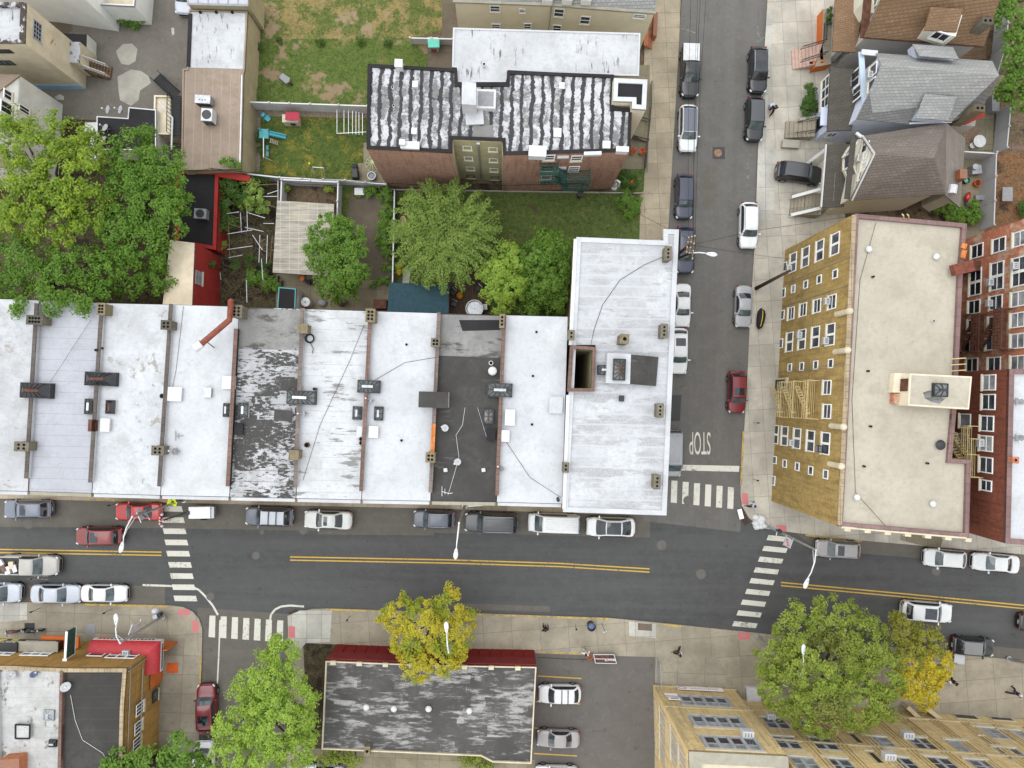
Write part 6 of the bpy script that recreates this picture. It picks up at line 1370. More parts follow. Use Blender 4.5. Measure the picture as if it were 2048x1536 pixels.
def car(ty, label, px, py, lpx, ang, pm, roofm=None, sunroof=None, rails=False, rack=False, cover=None, glassroof=False, group='cars along the streets', cat='car', z=.006, wpx=None, load=False, light_glass=False):
 if ty not in PROTO: PROTO[ty] = car_meshes(ty)
 A = PROTO[ty]; T = A['T']; s = lpx*mpp(.8)/A['L']; s = min(1.14, max(.84, s))
 loc = P(px, py, .75); loc.z = z
 nm = {'pickup': 'pickup_truck', 'van': 'van', 'suv': 'suv_car', 'big': 'suv_car', 'hatch': 'hatchback', 'sedan': 'sedan', 'ev': 'sedan'}[ty]
 t = thing(nm, label, cat, loc, math.radians(ang), group); t.scale = (s, min(1.06, max(.94, s)), 1)
 key = ty
 def part(name, mb, mat, parent=t, pos=None, mirror=False, smooth=False):
  k = (ty, name, mirror)
  if k not in PROTO:
   o = mb.build(name.replace('_b', '') if name == 'side_window_b' else name, mat, parent, smooth=smooth, local=True); PROTO[k] = o.data
  else:
   o = bpy.data.objects.new(name if name != 'side_window_b' else 'side_window', PROTO[k]); C.objects.link(o); o.parent = parent
  if o.material_slots and o.material_slots[0].material != mat:
   o.material_slots[0].link = 'OBJECT'; o.material_slots[0].material = mat
  if pos: o.location = pos
  return o
 body = part('body', A['body'], pm, smooth=True)
 if ('sub', ty) not in PROTO: PROTO[('sub', ty)] = 1
 sm = body.modifiers.new('round', 'SUBSURF'); sm.levels = 1; sm.render_levels = 1
 part('windscreen', A['windscreen'], M_windscreen if not glassroof else M_carglass, smooth=True); part('rear_window', A['rear_window'], M_carglass, smooth=True)
 part('side_window', A['side_window'], M_carglass); part('side_window_b', A['side_window_b'], M_carglass); part('underside_shade', A['underside_shade'], M_under_car)
 xf, xr, yw, wr = A['axles']
 for x in (xf, xr):
  for y in (yw, -yw):
   w_ = part('wheel', A['wheel'], M_tyre, pos=(x, y+(.03 if y > 0 else -.03), wr)); part('rim', A['rim'], M_rim, w_)
 for sg in (1, -1):
  h = A['hlpos']; part('headlight', A['headlight'], M_hl, pos=(h[0], h[1]*sg, h[2])).rotation_euler = (0, 0, -sg*.55)
  h = A['tlpos']; part('taillight', A['taillight'], M_tl, pos=(h[0], h[1]*sg, h[2])).rotation_euler = (0, 0, sg*.35)
  h = A['mipos']; part('mirror', A['mirror'], pm, pos=(h[0], h[1]*sg, h[2]))
 part('grille', A['grille'], M_trim); part('number_plate', A['number_plate'], M_plate)
 cab = A['cab']; Hh = T['H']
 def rp(i0, i1, wf, zoff, m, name, f0=0., f1=1.):
  bb = MB(); x0 = cab[i0][0]+(cab[i1][0]-cab[i0][0])*f0; x1 = cab[i0][0]+(cab[i1][0]-cab[i0][0])*f1; w_ = (cab[3][2]-.07)*wf
  ys = [-1, -.5, 0, .5, 1]
  nx = 5
  for i in range(nx):
   x = x0+(x1-x0)*i/(nx-1)
   zz = Hh
   for a in range(2, 5):
    if cab[a+1][0] <= x <= cab[a][0]:
     ff = (cab[a][0]-x)/(cab[a][0]-cab[a+1][0]); zz = cab[a][3]+(cab[a+1][3]-cab[a][3])*ff
   for y in ys: bb.v.append(Vector((x, y*w_, zz+zoff+.036-(abs(y)*.026))))
  for i in range(nx-1):
   for j in range(4): bb.f.append([i*5+j, i*5+j+1, (i+1)*5+j+1, (i+1)*5+j]); bb.m.append(0)
  return bb.build(name, m, t, smooth=True, local=True)
 if roofm: rp(2, 5, 1.03, .012, roofm, 'roof_panel', .0, .985)
 if glassroof: rp(2, 5, .93, .02, M_carglass, 'roof_panel', -.0, .97)
 if sunroof: rp(2, 5, .78, .022, M_carglass, 'sunroof', sunroof[0], sunroof[1])
 if rails:
  for sg in (1, -1):
   bb = MB(); yy = cab[3][2]-.05; bb.tube([(cab[2][0]-.1, yy*sg, Hh-.02), (cab[2][0]-.25, yy*sg, Hh+.06), (cab[5][0]+.25, yy*sg, Hh+.05), (cab[5][0]+.1, yy*sg, Hh-.03)], .03, 6); bb.build('roof_rail', M_galv if rails == 1 else M_trim, t, local=True)
 if rack:
  for f in (.35, .68):
   bb = MB(); x = cab[2][0]+(cab[5][0]-cab[2][0])*f; yy = cab[3][2]+.02; bb.bar((x, -yy, Hh+.13), (x, yy, Hh+.13), .07, .05); bb.bar((x, -yy+.05, Hh-.03), (x, -yy+.05, Hh+.13), .06); bb.bar((x, yy-.05, Hh-.03), (x, yy-.05, Hh+.13), .06); bb.build('roof_rack', M_trim, t, local=True)
 if ty == 'pickup':
  x0, x1 = T['L']*(.5-.655), T['L']*(.5-.985); bb = MB(); w_ = T['W']/2*.86; zt = T['tail']+.05
  if cover: bb.box(((x0+x1)/2, 0, zt-.02), abs(x1-x0), w_*2, .10); bb.build('bed_cover', cover, t, local=True, bevel=.03)
  else:
   bb.box(((x0+x1)/2, 0, zt-.035), abs(x1-x0), w_*2*.92, .03); bb.build('bed', M_trim, t, local=True)
   bb = MB()
   for sg in (1, -1): bb.box(((x0+x1)/2, sg*w_*.97, zt-.03), abs(x1-x0), .12, .08)
   bb.build('bed_rail', pm, t, local=True)
   if load:
    rr = random.Random(3)
    for k, mm in enumerate((M_cap, M_stone, M_frame, M_terra, M_cap)):
     bb = MB(); bb.box((x0-.3-k*.33, rr.uniform(-.4, .4), zt), .45, .7, .18+rr.random()*.15, rr.random()); bb.build('load', mm, t, local=True)
 if ty == 'big' or ty == 'van':
  bb = MB()
  for k in range(5):
   yy = -cab[3][2]*.6+cab[3][2]*1.2*k/4; bb.bar((cab[2][0]-.25, yy, Hh+.035-abs(yy)*.02), (cab[5][0]+.15, yy, Hh+.03-abs(yy)*.02), .05, .03)
  bb.build('roof_rib', pm, t, local=True)
 return t
cw_ = {k: paint('car_paint_'+k, c) for k, c in dict(white=(.56, .565, .57), white2=(.47, .485, .46), silver=(.26, .265, .275), pearl=(.25, .23, .23), bluegrey=(.12, .135, .175), slate=(.085, .092, .12), navy=(.028, .032, .055), black=(.013, .013, .015), charcoal=(.045, .046, .052), red=(.34, .018, .016), darkred=(.13, .01, .014), maroon=(.17, .022, .022), dove=(.3, .285, .265), grey=(.15, .145, .145), ice=(.36, .38, .43)).items()}
main = 181.5
car('suv', 'blue-grey estate car with sunroof parked by the kerb below the leftmost roofs', 57, 1018, 92, 180, cw_['bluegrey'], sunroof=(.15, .4), rails=2)
car('sedan', 'bright red saloon parked under a street lamp beside the crosswalk', 277, 1023, 92, 180, cw_['red'], sunroof=(.6, .85))
car('suv', 'slate blue car with roof bars parked behind the white-topped trailer', 539, 1033, 94, 178, cw_['slate'], rails=2, rack=True, roofm=cw_['ice'])
car('sedan', 'white saloon with a dark sunroof parked below the patched white roof', 656, 1040, 95, 178, cw_['white2'], sunroof=(.1, .42))
car('suv', 'compact slate grey people carrier parked left of the street lamp', 868, 1038, 81, 178, cw_['slate'], rails=1)
car('big', 'large dark grey off-roader with ribbed roof parked right of the street lamp', 982, 1045, 105, 178, cw_['charcoal'], rails=1)
car('van', 'white panel van parked below the white roofs', 1108, 1046, 103, 178, cw_['white'], cat='van')
car('ev', 'white saloon with an all-glass roof parked beside the corner block', 1221, 1054, 97, 178.5, cw_['white'], glassroof=True)
car('suv', 'maroon car driving left in the near lane', 199, 1072, 90, 180, cw_['maroon'], sunroof=(.05, .4))
car('pickup', 'silver-grey pickup with a loaded bed driving right in the far lane', 62, 1130, 138*.82, -1, cw_['dove'], load=True, cat='pickup')
car('suv', 'blue-grey car cut off by the left edge of the photo', -6, 1185, 96, -1, cw_['ice'])
car('sedan', 'silver-white saloon parked facing right, behind another white saloon', 112, 1188, 97, -1, cw_['ice'])
car('sedan', 'white saloon parked facing right just before the crosswalk', 209, 1187, 90, -1, cw_['white'])
car('suv', 'pinkish silver estate car with sunroof parked past the right crosswalk', 1675, 1098, 90, 176.5, cw_['pearl'], sunroof=(.08, .36), rails=1)
car('hatch', 'white hatchback parked under the mustard block, left of a white saloon', 1890, 1117, 86, 175, cw_['white'])
car('sedan', 'white saloon parked under the red brick block at the right', 1991, 1126, 95, 175, cw_['white'])
car('suv', 'white car with a large sunroof driving right past the yellow tree', 1853, 1223, 101, -5, cw_['white'], sunroof=(.05, .55))
car('hatch', 'small black car with a grey roof parked beside the yellow tree', 1946, 1293, 84, -5, cw_['black'], roofm=cw_['grey'])
car('sedan', 'black car cut off by the right edge of the photo', 2082, 1247, 92, -5, cw_['black'])
car('pickup', 'black pickup with a white bed cover parked on the side street', 1380, 142, 108, -91.5, cw_['black'], cover=M_cap, cat='pickup')
car('suv', 'white car with a black roof parked behind the black pickup', 1376, 257, 95, -91.5, cw_['white'], roofm=cw_['slate'])
car('suv', 'navy car parked alone beside the garden lawn', 1368, 393, 91, -91, cw_['navy'], roofm=cw_['navy'])
car('suv', 'navy car partly hidden by the corner block and utility pole', 1370, 499, 96, -91, cw_['navy'])
car('sedan', 'white saloon half under the eaves of the corner block, top one of two', 1365, 611, 87, -91, cw_['white'])
car('suv', 'white car with a dark sunroof half under the eaves of the corner block', 1357, 702, 92, -91, cw_['white'], sunroof=(.45, .8))
car('van', 'silver van mostly hidden under the corner block by the stop line', 1345, 907, 92, -91, cw_['silver'], cat='van')
car('suv', 'black car with three roof windows parked at the top of the side street', 1516, 140, 93, -91.5, cw_['black'], glassroof=True, rails=1)
car('suv', 'black car parked beside the pedestrian in black', 1509, 238, 90, -92, cw_['black'], roofm=cw_['charcoal'])
car('suv', 'white car parked opposite the navy cars on the side street', 1497, 451, 93, -91.5, cw_['white'], rails=1)
car('sedan', 'silver saloon parked beside the leaning utility pole', 1487, 613, 84, -91.5, cw_['silver'])
car('suv', 'dark red car parked on the side street above the painted word', 1473, 784, 84, -91.5, cw_['darkred'], roofm=cw_['darkred'], sunroof=(.1, .45))
car('suv', 'black car parked across the driveway of the beige clapboard house', 1597, 347, 94, -8, cw_['black'], roofm=cw_['charcoal'], z=.16)
car('hatch', 'white car with black roof bars in the car park', 1119, 1387, 84, 179, cw_['white'], rack=True, z=.165)
car('sedan', 'grey saloon in the car park beside the low shop', 1116, 1476, 84, 178, cw_['pearl'], z=.165)
car('sedan', 'white car cut off by the bottom edge in the car park', 1113, 1548, 84, 178, cw_['white'], z=.165)
car('suv', 'dark red car parked on the lower side road beside the green tree', 414, 1417, 96, 92, cw_['darkred'], sunroof=(.4, .8))
car('van', 'white van parked under the tree at the bottom of the side road', 409, 1530, 96, 91, cw_['white'], cat='van')
car('sedan', 'white car peeping out beside the black roof under the maple', 186, 286, 84, 91, cw_['white'], z=.13)
car('suv', 'pale blue car at the top edge beside the long shed', 372, -14, 90, -95, cw_['ice'], z=.13)
car('sedan', 'pale blue car at the bottom edge behind the low shop', 648, 1546, 84, 178, cw_['ice'], z=.165)
def leafmat(name, c1, c2, c3, trans=.35, scale=1.2):
 c1, c2, c3 = [tuple(min(.5, x*1.45) for x in q_) for q_ in (c1, c2, c3)]
 t = NT(name, .6, .25); p = t.pos()
 geo = t.n('ShaderNodeNewGeometry'); rnd = geo.outputs['Random Per Island']
 k = t.noise(p, scale, 4, .6)
 a = t.mix(t.rng(k, .35, .65), c1, c2); a = t.mix(t.math('MULTIPLY', rnd, .6), a, c3)
 t.col(a)
 tr = t.n('ShaderNodeBsdfTranslucent'); t.put(tr.inputs[0], t.mix(.5, a, tuple(min(1, x*1.6) for x in c2)))
 mx = t.n('ShaderNodeMixShader'); mx.inputs[0].default_value = trans
 t.L.new(t.b.outputs[0], mx.inputs[1]); t.L.new(tr.outputs[0], mx.inputs[2])
 t.L.new(mx.outputs[0], t.N['Material Output'].inputs[0]); return t.mat
L_maple = leafmat('leaf_maple_bright', (.085, .14, .012), (.2, .26, .024), (.05, .095, .01)); L_maple2 = leafmat('leaf_maple', (.06, .12, .012), (.1, .18, .02), (.035, .075, .01))
L_mid = leafmat('leaf_mid', (.07, .135, .016), (.12, .2, .03), (.04, .085, .012)); L_dark = leafmat('leaf_dark', (.035, .075, .012), (.06, .11, .018), (.025, .05, .01)); L_street = leafmat('leaf_street', (.125, .165, .022), (.21, .245, .04), (.07, .1, .018))
L_bright = leafmat('leaf_lime', (.15, .225, .03), (.23, .31, .05), (.09, .15, .02)); L_yellow = leafmat('leaf_yellow', (.27, .235, .022), (.36, .29, .022), (.19, .19, .02)); L_gold = leafmat('leaf_gold', (.34, .25, .018), (.42, .3, .022), (.24, .2, .02)); L_willow = leafmat('leaf_feathery', (.11, .165, .03), (.19, .25, .055), (.06, .1, .02))
L_olive = leafmat('leaf_olive', (.11, .13, .025), (.17, .18, .04), (.07, .085, .02))
M_bark = plain('bark', (.06, .05, .04), .9, .1, 0, .3)
M_bark_grey = plain('bark_grey', (.15, .145, .13), .9, .1, 0, .3)
def leaf_mesh(name, pos, nrm, size, mat, parent, seed=0, asp=.62):
 r = np.random.default_rng(seed); n = len(pos)
 nrm = nrm/np.maximum(1e-6, np.linalg.norm(nrm, axis=1))[:, None]
 a = r.normal(size=(n, 3)); u = a-nrm*(a*nrm).sum(1)[:, None]; u /= np.maximum(1e-6, np.linalg.norm(u, axis=1))[:, None]
 v = np.cross(nrm, u); s = (size*(.65+.7*r.random(n)))[:, None] if np.ndim(size) else (size*(.65+.7*r.random(n)))[:, None]
 fold = nrm*s*.22
 p0 = pos-u*s*.6; p1 = pos+v*s*asp*.5+fold*.5; p2 = pos+u*s*.6-fold*.4; p3 = pos-v*s*asp*.5+fold*.5
 V = np.stack([p0, p1, p2, p3], 1).reshape(-1, 3)
 off = OFF.get(parent.name, Vector()) if parent else Vector()
 V = V-np.array(off)
 me = bpy.data.meshes.new(name); me.vertices.add(4*n); me.vertices.foreach_set('co', V.astype(np.float32).ravel())
 me.loops.add(4*n); me.loops.foreach_set('vertex_index', np.arange(4*n, dtype=np.int32))
 me.polygons.add(n); me.polygons.foreach_set('loop_start', np.arange(0, 4*n, 4, dtype=np.int32))
 me.materials.append(mat); me.update(calc_edges=True)
 o = bpy.data.objects.new(name, me); C.objects.link(o)
 if parent: o.parent = parent
 OFF[o.name] = off; return o
def crown_points(blobs, dens, r, clump=.75, lo=-.25, inner=.25):
 P_, N_ = [], []
 for c, R, fl in blobs:
  nc = max(6, int(4.5*(R/clump)**2))
  d = r.normal(size=(nc, 3)); d /= np.linalg.norm(d, axis=1)[:, None]
  d[:, 2] = np.where(d[:, 2] < lo, -d[:, 2], d[:, 2])
  rad = R*(.72+.34*r.random(nc)**.7); rad = np.where(r.random(nc) < inner, rad*.6, rad)
  cc = np.array(c)+d*rad[:, None]*np.array([1, 1, fl])
  for k in range(nc):
   m = max(5, int(dens*(.6+.8*r.random()))); cr = clump*(.42+.68*r.random())
   q = r.normal(size=(m, 3)); q /= np.linalg.norm(q, axis=1)[:, None]
   q *= (r.random(m)**.5)[:, None]*cr*np.array([1, 1, .6])
   P_.append(cc[k]+q); nn = d[k]*.8+q*1.0/cr*.6+np.array([0, 0, .75])+r.normal(size=(m, 3))*.38; N_.append(nn)
 return np.concatenate(P_), np.concatenate(N_)
def limbs(b, base, tips, r0, seed, fork=.45):
 rr = random.Random(seed); base = Vector(base)
 for t in tips:
  t = Vector(t); k = base.lerp(t, fork); k += Vector((rr.uniform(-.3, .3), rr.uniform(-.3, .3), rr.uniform(.1, .6)))
  b.tube([base, k, t], [r0*.55, r0*.34, r0*.1], 6)
  for j in range(3):
   f = k.lerp(t, rr.uniform(.1, .7)); e = f+Vector((rr.uniform(-1.4, 1.4), rr.uniform(-1.4, 1.4), rr.uniform(.2, 1.2))); b.tube([f, e], [r0*.16, r0*.04], 5)
def tree(name, label, base, blobs, mat, dens=34, leaf=.26, clump=.75, seed=1, trunk=.28, mats2=None, group=None, cat='tree', bark=None, lo=-.25, inner=.25, limb=True):
 B = P(base[0], base[1], .1); t = thing(name, label, cat, B, 0, group)
 bw = [(P(x, y, z), rp*mpp(z), fl) for x, y, rp, z, fl in blobs]
 r = np.random.default_rng(seed); pos, nr = crown_points(bw, dens, r, clump, lo, inner)
 if mats2:
  k = mats2[1](pos); leaf_mesh('crown', pos[~k], nr[~k], leaf, mat, t, seed); leaf_mesh('crown', pos[k], nr[k], leaf, mats2[0], t, seed+1)
 else: leaf_mesh('crown', pos, nr, leaf, mat, t, seed)
 b = MB(); cz = sum(c.z for c, _, _ in bw)/len(bw); cen = Vector((sum(c.x for c, _, _ in bw)/len(bw), sum(c.y for c, _, _ in bw)/len(bw), 0))
 fk = Vector((B.x+(cen.x-B.x)*.35, B.y+(cen.y-B.y)*.35, max(1.0, cz*.45)))
 b.tube([B, B.lerp(fk, .5)+Vector((.05, .05, 0)), fk], [trunk*1.25, trunk, trunk*.8], 9)
 b.build('trunk', bark or M_bark, t, smooth=True)
 if limb: b = MB(); limbs(b, fk, [c-Vector((0, 0, R*.1)) for c, R, _ in bw], trunk*.9, seed); b.build('limbs', bark or M_bark, t, smooth=True)
 return t
mp = 'maples behind the terrace'
tree('maple_tree', 'large bright lime-green maple at the left edge, in front of the white gable house', (150, 440), [(45, 300, 62, 9, .7), (120, 280, 52, 9.5, .7), (60, 385, 70, 10, .7), (150, 350, 58, 10.5, .7), (195, 310, 34, 8.5, .7), (110, 440, 62, 10, .7), (20, 450, 46, 9, .7), (180, 420, 46, 9.5, .7), (165, 270, 22, 8, .7), (35, 250, 30, 7.5, .7)], L_maple, 46, .23, .76, 3, .38, group=mp)
tree('maple_tree', 'darker green maple between the black roof and the red annex', (290, 430), [(275, 320, 58, 8, .75), (330, 350, 52, 8, .75), (255, 390, 55, 8.5, .7), (325, 430, 56, 8.5, .7), (350, 400, 38, 7.5, .7), (285, 275, 26, 7, .7), (290, 490, 56, 8, .7), (310, 560, 36, 6.5, .7), (240, 450, 44, 9, .7)], L_maple2, 48, .21, .72, 5, .34, group=mp)
tree('maple_tree', 'mid green maple spilling over the rear edge of the leftmost roofs', (110, 570), [(50, 525, 58, 9, .6), (130, 540, 56, 9.5, .6), (10, 570, 42, 9, .6), (200, 540, 52, 8.5, .6), (255, 560, 40, 7.5, .6), (100, 590, 40, 11, .45), (160, 600, 30, 11.2, .4), (30, 605, 20, 11, .4), (235, 500, 46, 8, .6), (205, 585, 26, 9.5, .5)], L_maple2, 48, .21, .72, 8, .34, group=mp)
tree('garden_tree', 'round green tree overlapping the translucent canopy', (690, 545), [(665, 470, 44, 4.5, .7), (700, 480, 36, 4.8, .7), (650, 510, 42, 4.6, .7), (700, 530, 44, 5, .7), (675, 560, 44, 4.4, .7), (690, 585, 26, 3.6, .7), (725, 540, 18, 4, .7)], L_mid, 42, .2, .55, 12, .16)
def feather(label, base, cx, cy, rpx, zc, mat, seed, n=150):
 B = P(base[0], base[1], .1); t = thing('locust_tree', label, 'tree', B); cen = P(cx, cy, zc); R = rpx*mpp(zc); rr = random.Random(seed); pos, nr = [], []; tw = MB(); rg = np.random.default_rng(seed)
 for i in range(n):
  a = rr.uniform(0, 2*math.pi); ln = R*(.45+.6*rr.random()); st = rr.uniform(-.05, .3)*R; rise = rr.uniform(.3, 1.9)
  oa, orr = rr.uniform(0, 6.28), R*.55*rr.random()**.6; o = Vector((math.cos(oa)*orr, math.sin(oa)*orr, 0)); a = oa+rr.gauss(0, 1.1); ln = min(ln, R*1.02-orr*.7)
  d = Vector((math.cos(a), math.sin(a), 0)); s = Vector((-d.y, d.x, 0)); path = []
  bend = rr.uniform(-.7, .7)
  for k in range(13):
   f = k/12; q = cen+o+d*(st*.3+(ln-st*.3)*f)+s*bend*f*f*ln*.5+Vector((0, 0, rise*math.sin(f*2.0)-1.7*f*f+rr.uniform(-.05, .05)))
   path.append(q)
  if i % 3 == 0: tw.tube(path, [.035*(1-k/14) for k in range(13)], 4)
  for k in range(0, 13):
   for j in range(13):
    side = 1 if j % 2 else -1; q = path[k]+s*side*rr.uniform(.02, .26)+d*rr.uniform(-.12, .12)+Vector((0, 0, rr.uniform(-.12, .1))); pos.append(q); nr.append((rr.gauss(0, .35), rr.gauss(0, .35), 1))
 leaf_mesh('crown', np.array(pos), np.array(nr), .17, mat, t, seed, .5)
 b = MB(); b.tube([B, Vector((cen.x, cen.y, zc*.6)), Vector((cen.x, cen.y, zc+.6))], [.2, .15, .06], 8); b.build('trunk', M_bark, t); tw.build('limbs', M_bark, t); return t
feather('feathery green tree in the garden above the teal shed', (890, 505), 888, 468, 100, 5.0, L_willow, 4, 190)
tree('garden_tree', 'bright yellow-green tree behind the black tar roof', (1010, 590), [(1000, 540, 36, 4.5, .8), (1020, 575, 34, 5, .8), (985, 580, 26, 4.6, .8), (1000, 605, 26, 4.4, .8), (1030, 530, 26, 4, .8), (975, 550, 22, 4.2, .8), (1015, 505, 22, 4, .8)], L_bright, 46, .19, .5, 17, .14)
tree('garden_tree', 'dark green tree against the side wall of the corner block', (1090, 560), [(1080, 520, 40, 4, .8), (1105, 560, 36, 4, .8), (1075, 575, 36, 3.8, .8), (1110, 500, 30, 3.6, .8), (1110, 600, 30, 3.2, .8), (1060, 610, 26, 3, .8), (1050, 540, 30, 3.4, .8), (1090, 480, 26, 3.2, .8), (1130, 540, 24, 3.4, .8), (1120, 580, 26, 3.2, .8)], L_mid, 40, .22, .55, 19, .16)
tree('street_tree', 'large green tree in the top right corner behind the grey fence', (2055, 90), [(2030, 40, 48, 6, .8), (2050, 110, 52, 6, .8), (2025, 165, 34, 5.5, .8), (2040, 195, 26, 5, .8), (2012, 5, 26, 5.5, .8), (2005, 185, 20, 4.5, .7)], L_mid, 40, .24, .65, 23, .3)
tree('street_tree', 'tall lime-green tree at the corner of the lower side road', (530, 1420), [(565, 1320, 38, 7.5, .75), (530, 1380, 55, 8.5, .75), (590, 1390, 46, 8, .75), (480, 1440, 52, 8, .75), (555, 1450, 62, 9.5, .75), (470, 1510, 46, 8, .75), (530, 1520, 58, 9, .75), (600, 1490, 42, 7.5, .75), (500, 1390, 36, 7, .75), (610, 1440, 34, 7, .75), (560, 1285, 18, 6.5, .75), (535, 1300, 20, 6.5, .75)], L_bright, 58, .18, .62, 29, .3)
tree('street_tree', 'yellow tree standing between the road and the red shop front', (868, 1236), [(800, 1230, 34, 6, .7), (855, 1250, 52, 7, .7), (900, 1215, 34, 6.2, .7), (905, 1260, 44, 6.5, .7), (815, 1285, 34, 6.2, .7), (835, 1330, 34, 6.5, .7), (880, 1310, 40, 6.5, .7), (900, 1185, 16, 5.5, .7), (808, 1195, 12, 5.5, .7), (940, 1235, 16, 5.5, .7), (765, 1235, 14, 5.5, .7), (915, 1310, 20, 6, .7)], L_yellow, 42, .17, .5, 31, .2, inner=.1, mats2=(leafmat('leaf_yellow_green', (.17, .2, .02), (.24, .25, .025), (.12, .15, .015)), lambda q: (np.sin(q[:, 0]*2.1)+np.sin(q[:, 1]*1.7+2)+np.sin(q[:, 0]*5+q[:, 1]*4)*.5) > .35))
tree('street_tree', 'big round green tree hiding the buff wing', (1640, 1310), [(1600, 1260, 55, 8, .7), (1670, 1250, 56, 8, .7), (1560, 1310, 48, 8, .7), (1640, 1330, 72, 9.5, .7), (1720, 1290, 60, 8.5, .7), (1755, 1350, 56, 8.5, .7), (1570, 1380, 52, 8.5, .7), (1640, 1410, 60, 9, .7), (1715, 1400, 60, 9, .7), (1540, 1345, 30, 7.5, .7), (1770, 1410, 34, 8, .7), (1615, 1440, 28, 8.5, .6)], L_street, 58, .18, .62, 37, .36, mats2=(L_olive, lambda q: (np.sin(q[:, 0]*.9+1)+np.sin(q[:, 1]*1.1)) > 1.1), bark=M_bark_grey)
tree('street_tree', 'yellow and green tree right of the big round tree', (1830, 1305), [(1800, 1260, 30, 6, .8), (1850, 1280, 34, 6, .8), (1820, 1320, 38, 6.2, .8), (1870, 1320, 34, 6, .8), (1860, 1355, 30, 6, .8), (1820, 1365, 36, 6.2, .8), (1850, 1395, 22, 6, .8), (1795, 1235, 14, 5.5, .8), (1885, 1350, 18, 5.5, .8)], L_gold, 46, .18, .48, 41, .2, mats2=(leafmat('leaf_olive_gold', (.15, .15, .022), (.22, .21, .03), (.1, .11, .018)), lambda q: q[:, 1]-.35*q[:, 0]+np.sin(q[:, 0]*3)*.8+np.sin(q[:, 1]*4)*.6 > -37.6), bark=M_bark)
tree('street_tree', 'tree crown cut off by the bottom edge beside the ochre brick corner', (330, 1560), [(250, 1530, 42, 7, .7), (300, 1530, 38, 6.5, .7), (360, 1510, 42, 7, .7), (390, 1530, 34, 6.5, .7), (225, 1545, 30, 7, .7)], L_mid, 40, .24, .6, 43, .2)
def bush(label, pts, mat, dens=34, leaf=.16, clump=.4, seed=50, name='bush', flat=.7, cat='bush'):
 bw = [(P(x, y, z), rp*mpp(z), flat) for x, y, rp, z in pts]; c = bw[0][0]; t = thing(name, label, cat, (c.x, c.y, .1)); r = np.random.default_rng(seed)
 pos, nr = crown_points(bw, dens, r, clump, -.1, .3); pos[:, 2] = np.maximum(pos[:, 2], .14); leaf_mesh('foliage', pos, nr, leaf, mat, t, seed)
 b = MB(); rr = random.Random(seed)
 for p, R, _ in bw:
  for k in range(4): a = rr.uniform(0, 6.28); b.tube([(p.x, p.y, .1), (p.x+math.cos(a)*R*.6, p.y+math.sin(a)*R*.6, p.z+R*.3)], [.035, .012], 5)
 b.build('stem', M_bark, t); return t
bush('long leafy hedge along the thin grey fence', [(772, 390, 16, .8), (775, 420, 18, .8), (770, 450, 18, .9), (768, 480, 18, .9), (772, 505, 15, .8), (778, 530, 14, .8)], L_mid, seed=51, name='hedge', cat='hedge')
bush('bush in the garden corner beside the side-street pavement', [(1250, 400, 18, .8), (1270, 410, 16, .8), (1262, 425, 14, .8)], L_mid, seed=52)
bush('planted shrub in the small front garden by the brick block', [(1250, 356, 14, .6), (1268, 364, 14, .6), (1258, 376, 12, .5)], L_dark, seed=53)
bush('clipped dark green hedge below the lilac clapboard bay', [(1622, 180, 14, .9), (1618, 200, 16, .9), (1612, 220, 14, .8), (1625, 215, 12, .8)], L_dark, 46, seed=54, name='hedge', cat='hedge')
bush('ivy bank along the foot of the white clapboard building', [(138, 30, 9, .4), (185, 31, 9, .4), (205, 36, 11, .4), (225, 40, 11, .5), (245, 43, 12, .5), (265, 45, 13, .5), (285, 36, 11, .5)], L_mid, seed=55, name='ivy_bank')
bush('vines smothering the left of the pergola beside the red parapet', [(458, 375, 20, 2.0), (478, 390, 18, 2.0), (452, 410, 18, 1.8), (460, 440, 16, 1.6), (445, 455, 13, 1.6)], L_dark, 36, .2, .42, 56, 'climbing_vine', cat='vine')
bush('yellow-green bamboo-like shrub among the pergola poles', [(500, 372, 16, 2.0), (515, 395, 18, 2.0), (495, 410, 16, 1.8), (525, 415, 14, 1.7)], L_willow, 34, .2, .4, 57)
bush('low shrub beside the red annex, below the black strip', [(440, 490, 14, 1.0), (433, 478, 9, 1.0)], L_street, 36, .17, .35, 58)
bush('shrub at the lower end of the overgrown pergola yard', [(505, 555, 18, 1.0), (530, 560, 18, 1.0), (545, 572, 14, 1.0)], L_mid, seed=59)
bush('small weed clump sprouting from the red wall', [(424, 528, 8, 3.0)], L_dark, 30, .17, .3, 60, cat='plant')
bush('leafy branch hanging over the front edge of the brown roof', [(446, 320, 8, 4.2), (462, 325, 9, 4.2), (474, 331, 8, 4.0)], L_mid, seed=61)
bush('lime shrub at the bottom edge behind the low shop', [(655, 1516, 16, 1.6), (680, 1512, 18, 1.8), (705, 1520, 16, 1.6)], L_street, 36, .2, .45, 62)
bush('weeds by the stepped rear corner of the low shop', [(932, 1520, 14, .8), (955, 1520, 16, .8), (975, 1526, 12, .8)], L_street, 36, .17, .4, 63)
bush('broad-leaved shrub below the taupe roofed house, by the tan roof', [(1905, 425, 20, 1.0), (1930, 430, 18, .9), (1950, 435, 16, .9), (1880, 415, 16, .8), (1945, 412, 14, .8)], L_mid, 30, .26, .45, 64)
bush('green plants inside the white enclosure', [(575, 380, 8, .8), (657, 376, 9, .8)], L_street, 30, .18, .3, 65, cat='plant')
bush('shrub at the edge of the brown back yard', [(2042, 412, 12, .8), (2050, 425, 12, .7)], L_dark, seed=66)
bush('low dark undergrowth at the foot of the corner block side wall', [(1060, 590, 18, .8), (1100, 600, 18, .8), (1120, 560, 16, .8), (1040, 560, 16, .7)], L_dark, seed=75)
